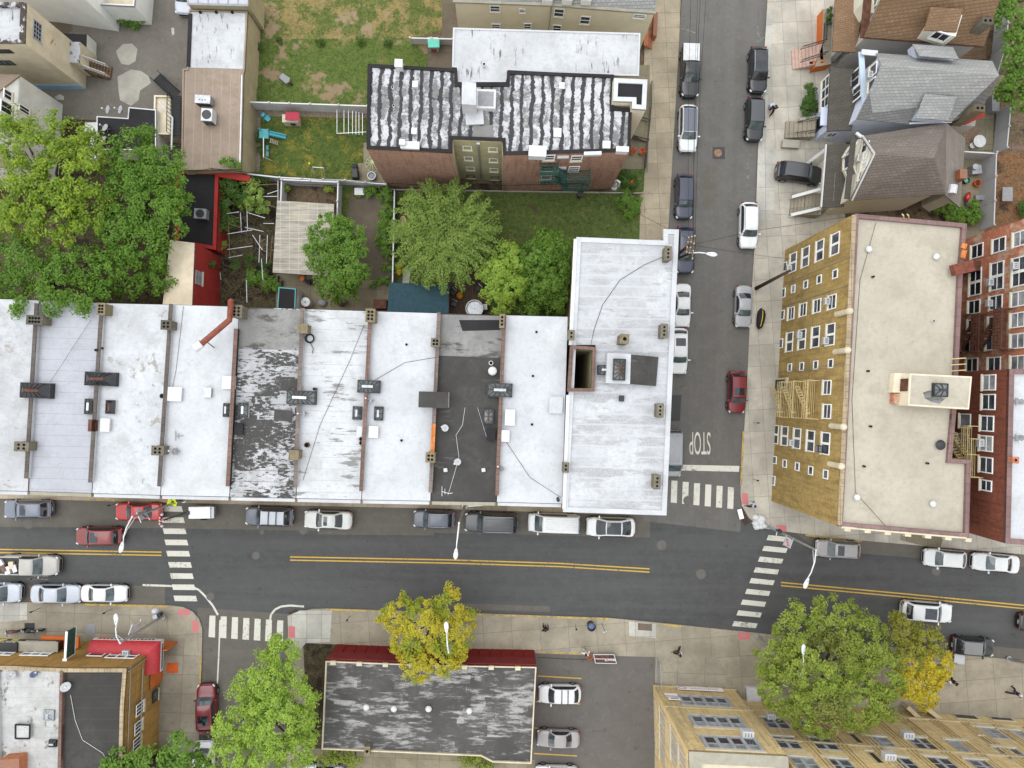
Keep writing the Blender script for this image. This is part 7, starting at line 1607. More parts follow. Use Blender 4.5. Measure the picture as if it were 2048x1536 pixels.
bush('creeper over the lower pergola poles', [(470, 530, 12, 1.2), (500, 520, 12, 1.3), (530, 535, 12, 1.2), (515, 350, 10, 1.2), (535, 360, 10, 1.2)], L_dark, 26, .16, .4, 76, 'climbing_vine', cat='vine')
bush('yellow-green shrub beside the thin grey fence', [(797, 545, 7, .8), (799, 530, 6, .8)], L_yellow, 30, .14, .3, 67)
bush('green bed beside the cracked patio', [(760, 565, 10, .5), (775, 560, 10, .5), (748, 570, 7, .4)], L_mid, 30, .14, .3, 68)
bush('garden shrubs in the corner below the brown brick wall', [(745, 380, 10, .6), (735, 386, 8, .6), (716, 386, 6, .4)], L_mid, 30, .15, .3, 69)
bush('green growth along the play yard edge wall', [(518, 280, 6, .4), (520, 300, 6, .4), (519, 265, 6, .4)], L_dark, 30, .13, .3, 70)
bush('dry weeds at the head of the green lawn', [(560, 84, 8, .3), (640, 86, 8, .3), (720, 84, 10, .5), (775, 85, 8, .4), (520, 95, 8, .4)], L_dark, 26, .13, .3, 71)
bush('potted shrubs on the orange terrace', [(1659, 20, 6, 2.2), (1660, 33, 6, 2.2), (1660, 43, 5, 2.1)], L_dark, 30, .13, .25, 72)
bush('conifer beside the brown shingle house chimney', [(1990, 38, 10, 2.5), (1994, 25, 8, 2.4)], L_dark, 40, .16, .35, 73, 'evergreen_shrub')
def lamp(label, base, topz, top, head, arm2=True, col=None, z0=.15, sign=None):
 B = P(base[0], base[1], z0); T = P(top[0], top[1], topz); Hd = P(head[0], head[1], topz+.5); t = thing('street_lamp', label, 'street lamp', B, 0, 'street lamps'); col = col or M_alu
 b = MB(); b.tube([B, B+Vector((0, 0, .5)), (B+T)/2, T], [.22, .15, .12, .09], 10); b.cyl(B, .26, .12, 10); b.build('post', col, t, smooth=False)
 d = Hd-T; s = Vector((-d.y, d.x, 0)).normalized()*.11; b = MB()
 b.tube([T, T+d*.35+Vector((0, 0, .35)), T+d*.7+Vector((0, 0, .25)), Hd-d.normalized()*.35], [.06, .055, .05, .045], 7)
 if arm2: b.tube([T-Vector((0, 0, .7))+s*.3, T+d*.45+s*.5+Vector((0, 0, .25)), T+d*.72+Vector((0, 0, .2))], .03, 6)
 b.build('arm', M_lampwhite, t); dn = d.normalized(); rz = math.atan2(dn.y, dn.x); b = MB(); c, si = math.cos(rz), math.sin(rz)
 rows = [(-.35, .07), (-.1, .15), (.2, .21), (.45, .19), (.62, .08)]; n = len(b.v); ring = 10
 for x, w in rows:
  for k in range(ring): a = 2*math.pi*k/ring; y = w*math.cos(a); z = .09*math.sin(a); b.v.append(Vector((Hd.x+x*c-y*si, Hd.y+x*si+y*c, Hd.z+z)))
 for i in range(len(rows)-1):
  for k in range(ring): k2 = (k+1) % ring; b.f.append([n+i*ring+k, n+i*ring+k2, n+(i+1)*ring+k2, n+(i+1)*ring+k]); b.m.append(0)
 b.f.append([n+k for k in reversed(range(ring))]); b.m.append(0); b.f.append([n+(len(rows)-1)*ring+k for k in range(ring)]); b.m.append(0)
 h = b.build('lantern', M_lampwhite, t, smooth=True); b = MB(); b.cyl(Hd+dn*-.05+Vector((0, 0, .09)), .04, .05, 8); b.build('photocell', M_plastic_blk, t)
 return t, B, T
def flagpair(label, px, py, z, mat1, mat2, wpx, hpx, ang):
 c = P(px, py, z); t = thing('street_banner', label, 'banner', c, math.radians(ang), 'pole banners'); b = MB(); b.box((0, 0, -.9), .05, .75, 1.5); b.build('cloth', mat1, t, local=True); b = MB()
 for k in range(3): b.box((.027, -.2+k*.2, -.6+k*.25), .012, .16, .4)
 b.build('print', mat2, t, local=True); b = MB(); b.bar((0, -.6, .62), (0, .4, .62), .05); b.bar((0, -.6, -.92), (0, .4, -.92), .05); b.build('rod', M_alu, t, local=True); return t
lamp('street lamp leaning in view over the red saloon, by the crosswalk', (368, 1000), 10, (264, 1034), (244, 1091))
lamp('street lamp on the terrace pavement between two dark cars', (930, 1011), 10, (918, 1046), (912, 1104))
lamp('grey street lamp with signals on the corner below the mustard block', (1535, 1052), 11, (1632, 1100), (1614, 1163))
lamp('street lamp before the red awning of the corner shop', (326, 1232), 10, (240, 1286), (232, 1242))
lamp('street lamp rising through the yellow tree', (912, 1233), 10, (897, 1305), (893, 1258))
lamp('street lamp rising through the big round green tree', (1516, 1274), 10, (1600, 1352), (1607, 1303))
lamp('street lamp at the right edge beyond the small black car', (2017, 1317), 10, (2140, 1345), (2075, 1280))
M_print_blue = plain('print_blue', (.1, .13, .22), .7); M_print_pink = plain('banner_pink', (.45, .12, .17), .7)
flagpair('pale blue and dark pole banner over the red saloon', 284, 1031, 7.5, M_val, M_print_blue, 0, 0, 25)
flagpair('pink and white pole banner above the right crosswalk', 1577, 1086, 7.5, M_val, M_print_pink, 0, 0, 160)
flagpair('white and blue pole banner beside the red awning', 267, 1257, 6.5, M_val, M_print_blue, 0, 0, 160)
B = P(372, 997, .15); t = thing('crossing_sign', 'fluorescent yellow-green pedestrian sign by the crosswalk', 'sign', B); b = MB(); top_ = P(346, 1003, 3.4); b.tube([B, Vector((B.x, B.y, 3.6))], .04, 8); b.build('post', M_alu, t)
M_fluo = plain('fluorescent_yellow', (.52, .60, .01), .5, .3, 0, 0); b = MB(); c = Vector((B.x-.05, B.y-.06, 2.9)); a_ = math.radians(25); ux = Vector((math.cos(a_), math.sin(a_), 0)); nn_ = Vector((.15, -.35, .93)).normalized()
ux = (ux-nn_*ux.dot(nn_)).normalized(); uy = nn_.cross(ux); c = P(345, 1003, 3.0)
q = [c+ux*.6, c+uy*.6, c-ux*.6, c-uy*.6]; n = len(b.v); b.v += q+[p-nn_*.03 for p in q]
for f in ([0, 1, 2, 3], [7, 6, 5, 4], [0, 4, 5, 1], [1, 5, 6, 2], [2, 6, 7, 3], [3, 7, 4, 0]): b.f.append([n+i for i in f]); b.m.append(0)
b.build('plate', M_fluo, t); b = MB(); o_ = nn_*.012
for (x0, y0, x1, y1, w_) in ((0, .08, 0, -.12, .1), (0, -.12, .12, -.34, .06), (0, -.12, -.12, -.32, .06), (0, .05, .16, -.08, .05), (0, .05, -.16, -.06, .05), (0, .16, 0, .25, .11)): b.bar(c+ux*x0+uy*y0+o_, c+ux*x1+uy*y1+o_, w_, .012)
b.build('symbol', M_blk, t); b = MB(); b.bar(c-nn_*.03, Vector((B.x, B.y, 2.6)), .05); b.build('bracket', M_alu, t)
def pole(label, base, top, z, arms=()):
 B = P(base[0], base[1], .1); T = P(top[0], top[1], z); t = thing('utility_pole', label, 'utility pole', B, 0, 'utility poles'); b = MB(); b.tube([B, (B+T)/2, T], [.19, .16, .12], 10); b.build('post', M_wood_pole, t, smooth=True)
 for a, c in arms: b = MB(); b.bar(P(a[0], a[1], z-.4), P(c[0], c[1], z-.4), .12, .14); o = b.build('crossarm', M_timber, t); [MBi(P(a[0], a[1], z-.4).lerp(P(c[0], c[1], z-.4), f), o) for f in (.05, .35, .65, .95)]
 return t
def MBi(q, par): b = MB(); b.lathe(q+Vector((0, 0, .07)), [(.05, 0), (.08, .06), (.05, .14), (.03, .2)], 8); b.build('insulator', M_stone, par)
pole('wooden utility pole with crossarms behind the corner block eaves', (1330, 527), (1381, 489), 10.5, (((1389, 470), (1384, 520)), ((1377, 474), (1372, 506)), ((1383, 472), (1378, 508))))
pole('bare leaning wooden utility pole against the mustard block pavement', (1512, 577), (1580, 541), 8.6)
pole('dark pole with a transformer at the garden wall', (1163, 385), (1166, 366), 3.6)
t, B, T = lamp('white street lamp arm on the utility pole over the side street', (1331, 526), 10, (1383, 506), (1420, 508), False, M_wood_pole)
b = MB(); c = P(1158, 392, 2.6); b.cyl(c, .28, .8, 12); tr = b.build('transformer', M_plastic_blk); tr.name = 'transformer'; tag(tr, 'black cylindrical transformer hanging on the garden wall pole', 'transformer')
def wire(label, pts, r=.014, sag=.5, grp='overhead cables', name='overhead_cable', cat='cable', mat=None):
 p = [P(*q) for q in pts]; path = []
 for i in range(len(p)-1):
  for k in range(9): f = k/9; q = p[i].lerp(p[i+1], f); q.z -= sag*4*f*(1-f); path.append(q)
 path.append(p[-1]); b = MB(); b.tube(path, r, 4); o = b.build(name, mat or M_wire); return tag(o, label, cat, grp)
for i, (x0, x1) in enumerate(((1388, 1398), (1386, 1404), (1378, 1384), (1390, 1416))): wire('overhead cable up the side street, strand over %s' % ('the white car', 'the black pickup', 'the kerb', 'the lane middle')[i], [(x0, 480+i*6, 10.2), (x1, -60, 9.8)], .014+.004*(i == 1), .7)
wire('overhead cable crossing the side street to the tan roof', [(1388, 488, 10.2), (1500, 462, 9.5), (1712, 430, 14.6)], .015, .3)
wire('overhead cable crossing the side street to the mustard wall', [(1388, 490, 10.2), (1600, 520, 9)], .013, .4)
wire('cable from the utility pole to the garden wall pole', [(1378, 478, 10), (1166, 366, 3.6)], .015, .3)
wire('cable along the top of the garden wall', [(1166, 366, 3.5), (900, 372, 3.4), (640, 358, 3.2), (420, 336, 4.4), (378, 344, 4.2)], .025, .2)
wire('dark cable across the enclosure and canopy roof', [(420, 337, 4.6), (600, 368, 3.6), (770, 372, 3)], .022, .1)
wire('black cable lying in a curve over the corner block roof', [(1339, 508, 11.1), (1288, 530, 10.95), (1240, 560, 10.92), (1205, 610, 10.92), (1188, 660, 10.92), (1181, 692, 11.4)], .02, 0)
wire('long cable along the terrace party walls over the dusty roofs', [(182, 640, 10.6), (100, 765, 10.6)], .014, 0); wire('cable lying across the bright white roof beside the duct', [(367, 612, 10.55), (352, 740, 10.55), (340, 800, 10.55)], .014, 0)
wire('cable lying over the patched white roof', [(728, 650, 10.55), (700, 720, 10.55), (640, 850, 10.55), (606, 960, 10.55)], .014, 0); wire('cable lying over the smooth white roof', [(870, 715, 10.55), (810, 725, 10.55), (750, 760, 10.55)], .016, 0)
wire('white cable snaking over the black tar roof', [(930, 815, 10.45), (925, 850, 10.45), (912, 870, 10.45), (918, 915, 10.45), (905, 960, 10.45), (896, 990, 10.45)], .022, 0, mat=M_cap); wire('thin white cable at the right of the black tar roof', [(955, 815, 10.45), (975, 880, 10.45)], .016, 0, mat=M_cap)
wire('grey cable crossing the white roof beside the corner block', [(1010, 880, 10.55), (1060, 955, 10.55), (1122, 995, 10.6)], .016, 0); wire('cable along the left edge of the tan roof', [(1752, 445, 14.3), (1720, 560, 14.25), (1704, 800, 14.25), (1711, 985, 14.25), (1780, 1062, 14.3)], .016, 0); wire('white cable curving over the dark corner shop roof', [(141, 1390, 6.75), (150, 1440, 6.7), (165, 1480, 6.7), (205, 1506, 6.7), (220, 1530, 6.7)], .025, 0, mat=M_cap)
b = MB(); c = P(620, 677, 10.6)
for k in range(3): b.tube([c+Vector(((.3+.05*k)*math.cos(a), (.3+.05*k)*math.sin(a), .03+.05*k)) for a in [i*math.pi/8 for i in range(17)]], .03, 5)
b.tube([c+Vector((0, -.3, .03)), c+Vector((.3, -.9, .03)), c+Vector((.2, -1.3, .03))], .03, 5); tag(b.build('cable_coil', M_wire), 'black coil of cable lying on the patched white roof', 'cable')
for x, y, r, lab in ((57, 1047, .42, 'round manhole cover below the blue-grey estate car'), (524, 1064, .2, 'small round valve cover below the slate car with roof bars'), (607, 1060, .38, 'round manhole cover ringed in pale concrete below the white saloon'), (512, 1111, .33, 'round manhole cover left of the middle yellow line'), (421, 1193, .33, 'round manhole cover inside the curved white corner line'), (1323, 1090, .42, 'round manhole cover at the mouth of the side street'), (1402, 1148, .42, 'round dark-ringed manhole cover past the end of the yellow line'), (1872, 1142, .38, 'round manhole cover below the white hatchback'), (1375, 1001, .36, 'dark manhole cover on the side street crosswalk'), (1436, 306, .4, 'rusty orange manhole cover in the side street')):
 c = P(x, y, 0); mt = M_copper if 'rusty' in lab else M_plastic_grey
 t = thing('manhole_cover', lab, 'manhole cover', (c.x, c.y, 0)); b = MB(); b.lathe((c.x, c.y, .0), [(r*1.25, .012), (r*1.25, .016), (r, .017)], 20); b.build('collar', M_lot if 'rusty' not in lab else M_patch, t); b = MB(); b.lathe((c.x, c.y, 0), [(r, .018), (r*.97, .022), (r*.2, .023)], 20); b.build('lid', M_side if 'rusty' not in lab else mt, t)
for pts, lab in (([(1478, 1032), (1488, 1026), (1499, 1044), (1490, 1051)], 'iron street drain grate beside the white bags'), ([(577, 1226), (592, 1218), (601, 1226), (586, 1243)], 'iron street drain grate at the lower side road corner')):
 q = PP(pts, .02); t = thing('drain_grate', lab, 'drain', (q[0].x, q[0].y, 0)); b = MB(); b.up(q); b.build('frame', M_plastic_blk, t); b = MB()
 for k in range(7): b.bar(q[0].lerp(q[3], k/6)+Vector((0, 0, .03)), q[1].lerp(q[2], k/6)+Vector((0, 0, .03)), .06, .04)
 b.build('grate', M_rust, t)
def dish(label, px, py, z, r=.32, face=(-.7, .2, .7), tint=None, arm=True):
 c = P(px, py, z+.45); t = thing('satellite_dish', label, 'satellite dish', (c.x, c.y, z), 0, 'satellite dishes'); n = Vector(face).normalized(); u = n.cross(Vector((0, 0, 1))).normalized(); v = u.cross(n)
 b = MB(); cen = c-n*.08; k0 = len(b.v)
 for i, f in enumerate((.0001, .35, .7, 1)):
  for k in range(18): a = 2*math.pi*k/18; b.v.append(cen+u*r*f*math.cos(a)*.92+v*r*f*math.sin(a)*1.08+n*(f*f*.1))
 for i in range(3):
  for k in range(18): k2 = (k+1) % 18; b.f.append([k0+i*18+k, k0+i*18+k2, k0+(i+1)*18+k2, k0+(i+1)*18+k]); b.m.append(0)
 o = b.build('reflector', tint or M_vinyl_grey, t, smooth=True); md = o.modifiers.new('thick', 'SOLIDIFY'); md.thickness = .015
 b = MB(); b.tube([(c.x, c.y, z), (c.x, c.y, z+.42)], .035, 6); b.bar((c.x-.3, c.y, z+.02), (c.x+.3, c.y, z+.02), .06, .04); b.bar((c.x, c.y-.3, z+.03), (c.x, c.y+.3, z+.03), .06, .04); b.build('mast', M_galv, t)
 if arm: b = MB(); b.tube([cen-v*r*.9, c+n*.45-v*.1], .02, 5); e = c+n*.45-v*.1; b.box(e-Vector((0, 0, .05)), .12, .12, .12, .3); b.build('feed_arm', M_cap, t)
dish('satellite dish on the black tar roof, upper of the two', 890, 856, 10.4, face=(-.2, .1, .5)); dish('satellite dish on the black tar roof, lower of the two', 915, 924, 10.4, face=(-.2, -.1, .5)); dish('grey satellite dish on the bright white roof beside a fallen aerial', 349, 903, 10.5, face=(-.4, .1, .6), tint=M_plastic_grey)
dish('satellite dish on the white rail of the black shed, left one', 215, 219, 3, .42, (-.5, .0, .6)); dish('satellite dish on the white rail of the black shed, right one', 240, 219, 3, .42, (-.5, .05, .6)); dish('satellite dish on the black shed roof, nearer the white rail', 210, 255, 3, .4, (-.4, .2, .7)); dish('satellite dish on the black shed roof, next to the maple', 205, 279, 3, .42, (-.3, .4, .7))
dish('large pale satellite dish on the party wall of the ochre corner shop', 131, 1374, 6.8, .42, (.3, .2, .8)); dish('blue-grey oval dish on the white half of the ochre shop roof', 67, 1349, 6.7, .3, (.5, .4, .5), M_print_blue); dish('yellow-stained satellite dish on the cream stucco wall', 100, 84, 5.2, .42, (-.2, .3, .5), M_tile_orange); dish('white satellite dish on the ochre shop roof corner', 21, 1352, 6.8, .42, (.4, .4, .6))
dish('small black dish on the white roof edge beside the corner block', 1116, 999, 10.4, .22, (.5, .2, .4), M_plastic_blk); dish('dark grey dish on the white roof beside the black tar roof', 1003, 938, 10.5, .24, (-.4, .3, .5), M_plastic_grey); dish('pale dish leaning at the party wall of the patched roof', 607, 827, 10.5, .28, (-.6, 0, .4)); dish('pale dish at the party wall of the smooth roof', 741, 801, 10.5, .24, (-.6, .3, .4))
dish('dish on the white roof of the red brick block, upper one', 2040, 803, 15.8, .3, (-.3, .3, .5), M_plastic_grey); dish('dish on the white roof of the red brick block, lower one', 2040, 876, 15.8, .3, (-.3, -.3, .5), M_plastic_grey)
def rooftop_unit(label, px, py, wpx, hpx, z, hz, fan=False, mat=None):
 c = P(px, py, z+hz); w_, h_ = wpx*mpp(z+hz), hpx*mpp(z+hz); t = thing('rooftop_air_conditioner', label, 'air conditioner', (c.x, c.y, z)); b = MB(); b.box((c.x, c.y, z+.12), w_, h_, hz-.12, -.05); b.build('case', mat or M_galv, t, bevel=.02)
 b = MB();
 for k in range(8): b.box((c.x, c.y-h_/2-.01, z+.2+k*(hz-.3)/8), w_*.9, .03, .03, -.05)
 b.build('grille', M_darkmetal, t); b = MB(); b.box((c.x-w_*.35, c.y, z), .12, h_, .13, -.05); b.box((c.x+w_*.35, c.y, z), .12, h_, .13, -.05); b.build('skid', M_timber, t)
 if fan: b = MB(); b.lathe((c.x, c.y, z+hz), [(min(w_, h_)*.42, .0), (min(w_, h_)*.42, .04), (min(w_, h_)*.36, .02), (.05, .03)], 18); b.build('fan_guard', M_darkmetal, t)
 else:
  b = MB()
  for k in range(3): b.cyl((c.x-w_*.2+k*w_*.18, c.y-h_*.1, z+hz), .06, .02, 8)
  b.build('cap', M_darkmetal, t)
rooftop_unit('long grey rooftop unit on the brown roof', 405, 198, 31, 17, 3.7, .9); rooftop_unit('white cubic rooftop unit with a louvred side on the brown roof', 413, 229, 22, 25, 3.7, 1.2, True, M_vinyl); rooftop_unit('grey fan condenser on the black annex roof', 400, 427, 24, 20, 2.4, .9, True)
c = P(566, 0, 0)
for px, py, lab in ((891, 940, 'left'), (967, 940, 'right')):
 c = P(px, py, 10.5); t = thing('roof_block', 'small white ballast block on the black tar roof, %s one of the pair' % ('left' if lab == 'left' else 'right'), 'block', (c.x, c.y, 10.4)); b = MB(); b.box((c.x, c.y, 10.39), .32, .32, .22, .1); b.box((c.x, c.y, 10.61), .2, .2, .06, .1); b.build('body', M_cap, t, bevel=.02)
for pts, lab, z in (([(884, 983), (898, 987), (905, 986)], 'fallen white aerial at the front of the black tar roof', 10.42), ([(351, 872), (366, 871)], 'small dark aerial lying on the bright white roof', 10.55)):
 b = MB(); p = PP(pts, z+.08); b.tube(p, .035, 5); m = p[0]; b.tube([m+Vector((0, -.4, 0)), m+Vector((0, .45, 0))], .03, 5); b.tube([m+Vector((.25, -.25, 0)), m+Vector((.25, .25, 0))], .025, 5); tag(b.build('roof_aerial', M_cap if 'white a' in lab else M_plastic_grey), lab, 'aerial')
for x, y, lab, r in ((949, 617, 'white ringed round tub in the yard behind the tar roof', .42),):
 c = P(x, y, 1.6); t = thing('round_tub', lab, 'tub', (c.x, c.y, .2)); b = MB(); b.lathe((c.x, c.y, .2), [(.72, 0), (.8, 1.4), (.86, 1.42), (.86, 1.36), (.7, 1.3)], 22); b.build('shell', M_galv, t); b = MB(); b.lathe((c.x, c.y, 1.3), [(.7, 0), (.5, .12), (.05, .2)], 20); b.build('cover', M_cap, t); b = MB(); b.tube([(c.x+.84*math.cos(a), c.y+.84*math.sin(a), 1.63) for a in [i*math.pi/12 for i in range(25)]], .06, 6); b.build('rim', M_cap, t)
c = P(611, 604, 1.3); t = thing('water_drum', 'white round drum in the yard behind the flaked roof', 'drum', (c.x, c.y, .2)); b = MB(); b.lathe((c.x, c.y, .2), [(.45, 0), (.47, 1.1), (.44, 1.14), (.1, 1.2)], 18); b.build('body', M_cap, t); b = MB(); b.cyl((c.x, c.y, 1.39), .1, .05, 8); b.build('lid', M_plastic_grey, t)
M_skin = plain('skin_tan', (.36, .2, .13), .6, .3, 0, .05); M_skin2 = plain('skin_brown', (.16, .085, .055), .6, .3, 0, .05); M_hair = plain('hair_black', (.012, .01, .009), .6, .3, 0, 0)
CL = {k: plain('cloth_'+k, c, .85, .15, 0, .2) for k, c in dict(black=(.016, .016, .018), white=(.55, .55, .56), navy=(.022, .024, .04), pale=(.36, .4, .52), grey=(.16, .16, .17), brown=(.11, .07, .05)).items()}
def skinmesh(name, pts, edges, mat, parent, sub=2):
 me = bpy.data.meshes.new(name); me.from_pydata([p[:3] for p in pts], edges, []); me.materials.append(mat); o = bpy.data.objects.new(name, me); C.objects.link(o); o.parent = parent
 o.modifiers.new('skin', 'SKIN'); sv_ = me.skin_vertices[0].data
 for i, p in enumerate(pts):
  r = p[3]; sv_[i].radius = r if isinstance(r, tuple) else (r, r)
 sv_[0].use_root = True; s = o.modifiers.new('sub', 'SUBSURF'); s.levels = 1; s.render_levels = sub; me.polygons.foreach_set('use_smooth', [True]*len(me.polygons)); return o
def person(label, px, py, ang, shirt, trousers, skin=None, stride=.28, swing=.35, hair=M_hair, z0=.16, carry=0.0, h=1.78, sleeves=True):
 B = P(px, py, z0); t = thing('person', label, 'person', (B.x, B.y, z0), math.radians(ang)); k = h/1.72; sk = skin or M_skin; t.scale = (k*1.18, k*1.18, k)
 L = lambda f: f
 hip, kn, an = .92, .49, .08
 def leg(s, d): return [(0.0, s*.09, hip-.04, .085), (d*.62+.02, s*.095, kn, .06), (d*1.0-.04, s*.1, an, .042), (d*1.0+.13, s*.115, .035, .035)]
 def arm(s, d): return [(0, s*.19, 1.40, .055), (-.02+d*.45, s*.245, 1.12, .044), (d*1.0+.06, s*.25, .90, .033), (d*1.12+.09, s*.25, .82, .036)]
 pts = [(0, 0, .97, (.15, .11)), (0, 0, 1.15, (.14, .10)), (.01, 0, 1.36, (.16, .105)), (.01, 0, 1.47, .065), (.03, 0, 1.53, .055), (.045, 0, 1.62, (.085, .095)), (.03, 0, 1.69, (.075, .085))]; ed = [(0, 1), (1, 2), (2, 3), (3, 4), (4, 5), (5, 6)]
 n = len(pts); pts.append((.135, 0, 1.60, .016)); ed.append((5, n))                      # nose
 for s in (1, -1):
  n = len(pts); pts.append((.03, s*.092, 1.61, .02)); ed.append((5, n))              # ears
  n = len(pts); lg = leg(s, stride*s); pts += lg; ed += [(0, n), (n, n+1), (n+1, n+2), (n+2, n+3)]
  n = len(pts); ar = arm(s, -swing*.6*s+carry); pts += ar; ed += [(2, n), (n, n+1), (n+1, n+2), (n+2, n+3)]
  hd = n+3; hx, hy, hz = ar[3][:3]
  for f, (dx, dy, ln) in enumerate(((.035, .0, .075), (.012, .006, .085), (-.012, .006, .08), (-.034, 0, .065))):
   m = len(pts); pts += [(hx+dx, hy+dy*s, hz-.05, .0095), (hx+dx+.012, hy+dy*s-.008*s, hz-.05-ln, .008)]; ed += [(hd, m), (m, m+1)]
  m = len(pts); pts += [(hx+.05, hy-.02*s, hz-.015, .010), (hx+.075, hy-.03*s, hz-.055, .009)]; ed += [(hd, m), (m, m+1)]
 skinmesh('body', pts, ed, sk, t)
 p2 = [(0, 0, .98, (.165, .122)), (0, 0, .90, (.155, .118))]; e2 = [(0, 1)]
 for s in (1, -1):
  n = len(p2); lg = leg(s, stride*s)[:3]; p2 += [(a, b_, c, r+.024) for a, b_, c, r in lg]; e2 += [(1, n), (n, n+1), (n+1, n+2)]
 skinmesh('trousers', p2, e2, trousers, t)
 p3 = [(0, 0, 1.0, (.175, .13)), (0, 0, 1.16, (.16, .118)), (.01, 0, 1.36, (.18, .122)), (.01, 0, 1.46, (.085, .08))]; e3 = [(0, 1), (1, 2), (2, 3)]
 for s in (1, -1):
  n = len(p3); ar = arm(s, -swing*.6*s+carry)[:3 if sleeves else 2]; p3 += [(a, b_, c, r+.02) for a, b_, c, r in ar]; e3 += [(2, n)]+[(n+i, n+i+1) for i in range(len(ar)-1)]
 skinmesh('shirt', p3, e3, shirt, t)
 b = MB(); b.dome((.02, 0, 1.62), .105, .105, .12, 14, 5); b.dome((-.02, 0, 1.58), .09, .095, .1, 12, 4, full=True); b.build('hair', hair, t, smooth=True, local=True)
 for s in (1, -1):
  lg = leg(s, stride*s); b = MB(); x, y = lg[2][0]+.05, lg[2][1]; b.dome((x, y, .0), .15, .055, .085, 12, 4); b.build('shoe', M_plastic_blk, t, smooth=True, local=True)
  b = MB(); b.dome((.118, s*.035, 1.635), .012, .014, .009, 8, 3, full=True); b.build('eye', M_blk, t, local=True)
 b = MB(); b.box((.122, 0, 1.555), .012, .045, .008); b.build('mouth', M_terra, t, local=True)
 return t, B
person('person in a pale blue top and black trousers crossing the corner pavement', 1499, 1008, 190, CL['pale'], CL['black'], stride=.32)
person('person in black seen end-on, standing on the pavement by the yellow kerb', 1089, 1251, 95, CL['black'], CL['black'], M_skin2, stride=.08)
t_, B_ = person('person in black walking with a white bag past the car park', 1352, 1299, 200, CL['black'], CL['black'], stride=.34);
b = MB(); b.box((B_.x+.32, B_.y-.1, .75), .12, .3, .36, .3); b.tube([(B_.x+.32, B_.y-.1, 1.1), (B_.x+.28, B_.y-.08, 1.35), (B_.x+.32, B_.y-.02, 1.1)], .012, 5); bag = b.build('shoulder_bag', CL['white']); tag(bag, 'white bag on the shoulder of the person in black', 'bag')
person('person in a white shirt standing by the orange bucket at the car park gate', 1168, 1298, 60, CL['white'], CL['white'], stride=.05)
person('person in black on the pavement beside a black parked car', 1540, 225, 250, CL['black'], CL['black'], stride=.3)
person('person with a white bag and black clothes beside the yellow tree', 1893, 1355, 20, CL['black'], CL['black'], stride=.32)
person('person in dark navy with a white cap strolling at the right edge', 2018, 1378, 25, CL['navy'], CL['navy'], stride=.34, hair=CL['white'])
b = MB(); c = P(1897, 1362, .9); b.box(c, .2, .3, .35, .5); tag(b.build('shopping_bag', CL['white']), 'white shopping bag carried beside the yellow tree', 'bag')
def wheel2(b, c, r, w, d):  # wheel around horizontal axis d
 c = Vector(c); d = Vector(d).normalized()*w/2; b.tube([c-d, c+d], r, 14)
c = P(403, 1025, 0); t = thing('trailer', 'white-topped box trailer parked with a long black drawbar', 'trailer', (c.x, c.y, 0)); z_ = 1.25; b = MB(); q = PP([(377, 1014), (420, 1013.5), (420, 1037), (377, 1037.5)], z_); b.prism(q, .5, z_); b.build('body', M_frame, t, bevel=.03); b = MB(); b.prism(PP([(420, 1013), (428, 1014), (428, 1036), (420, 1037)], 1.1), .5, 1.1); b.build('tail_box', M_galv, t)
for y in (1013, 1037):
 b = MB(); wheel2(b, P(408, y, .33), .33, .2, (0, 1, 0)); b.build('wheel', M_tyre, t)
b = MB(); b.tube([P(382, 1025, 1.0), P(370, 1026, .9), P(350, 1033, .7), P(325, 1041, .6)], [.14, .1, .08, .07], 8); b.box(P(379, 1025, .9), .35, .35, .45, 0); b.build('drawbar', M_plastic_blk, t)
M_redwhite = NT('red_white_stripes', .6, .3); p = M_redwhite.pos(); x, y, zc = M_redwhite.sep(p); M_redwhite.col(M_redwhite.mix(M_redwhite.math('GREATER_THAN', M_redwhite.math('PINGPONG', M_redwhite.math('ADD', y, x), .15), .075), (.5, .5, .5), (.42, .02, .02)))
c = P(323, 1041, 0); t = thing('barrier', 'red and white striped barrier with two round lamps beside the red saloon', 'barrier', (c.x, c.y, 0)); b = MB(); b.bar(P(320, 1034, .9), P(320, 1050, .9), .12, .25); b.bar(P(318, 1042, .9), P(334, 1042, .9), .12, .2); b.build('board', M_redwhite.mat, t)
for yy in (1029, 1052): b = MB(); b.dome(P(324, yy, 1.0), .15, .15, .15, 12, 4, full=True); b.build('lamp', M_cap, t)
b = MB()
for x, y in ((320, 1035), (320, 1049), (333, 1042)): b.bar(P(x, y, 0), P(x, y, .9), .06)
b.build('leg', M_galv, t)
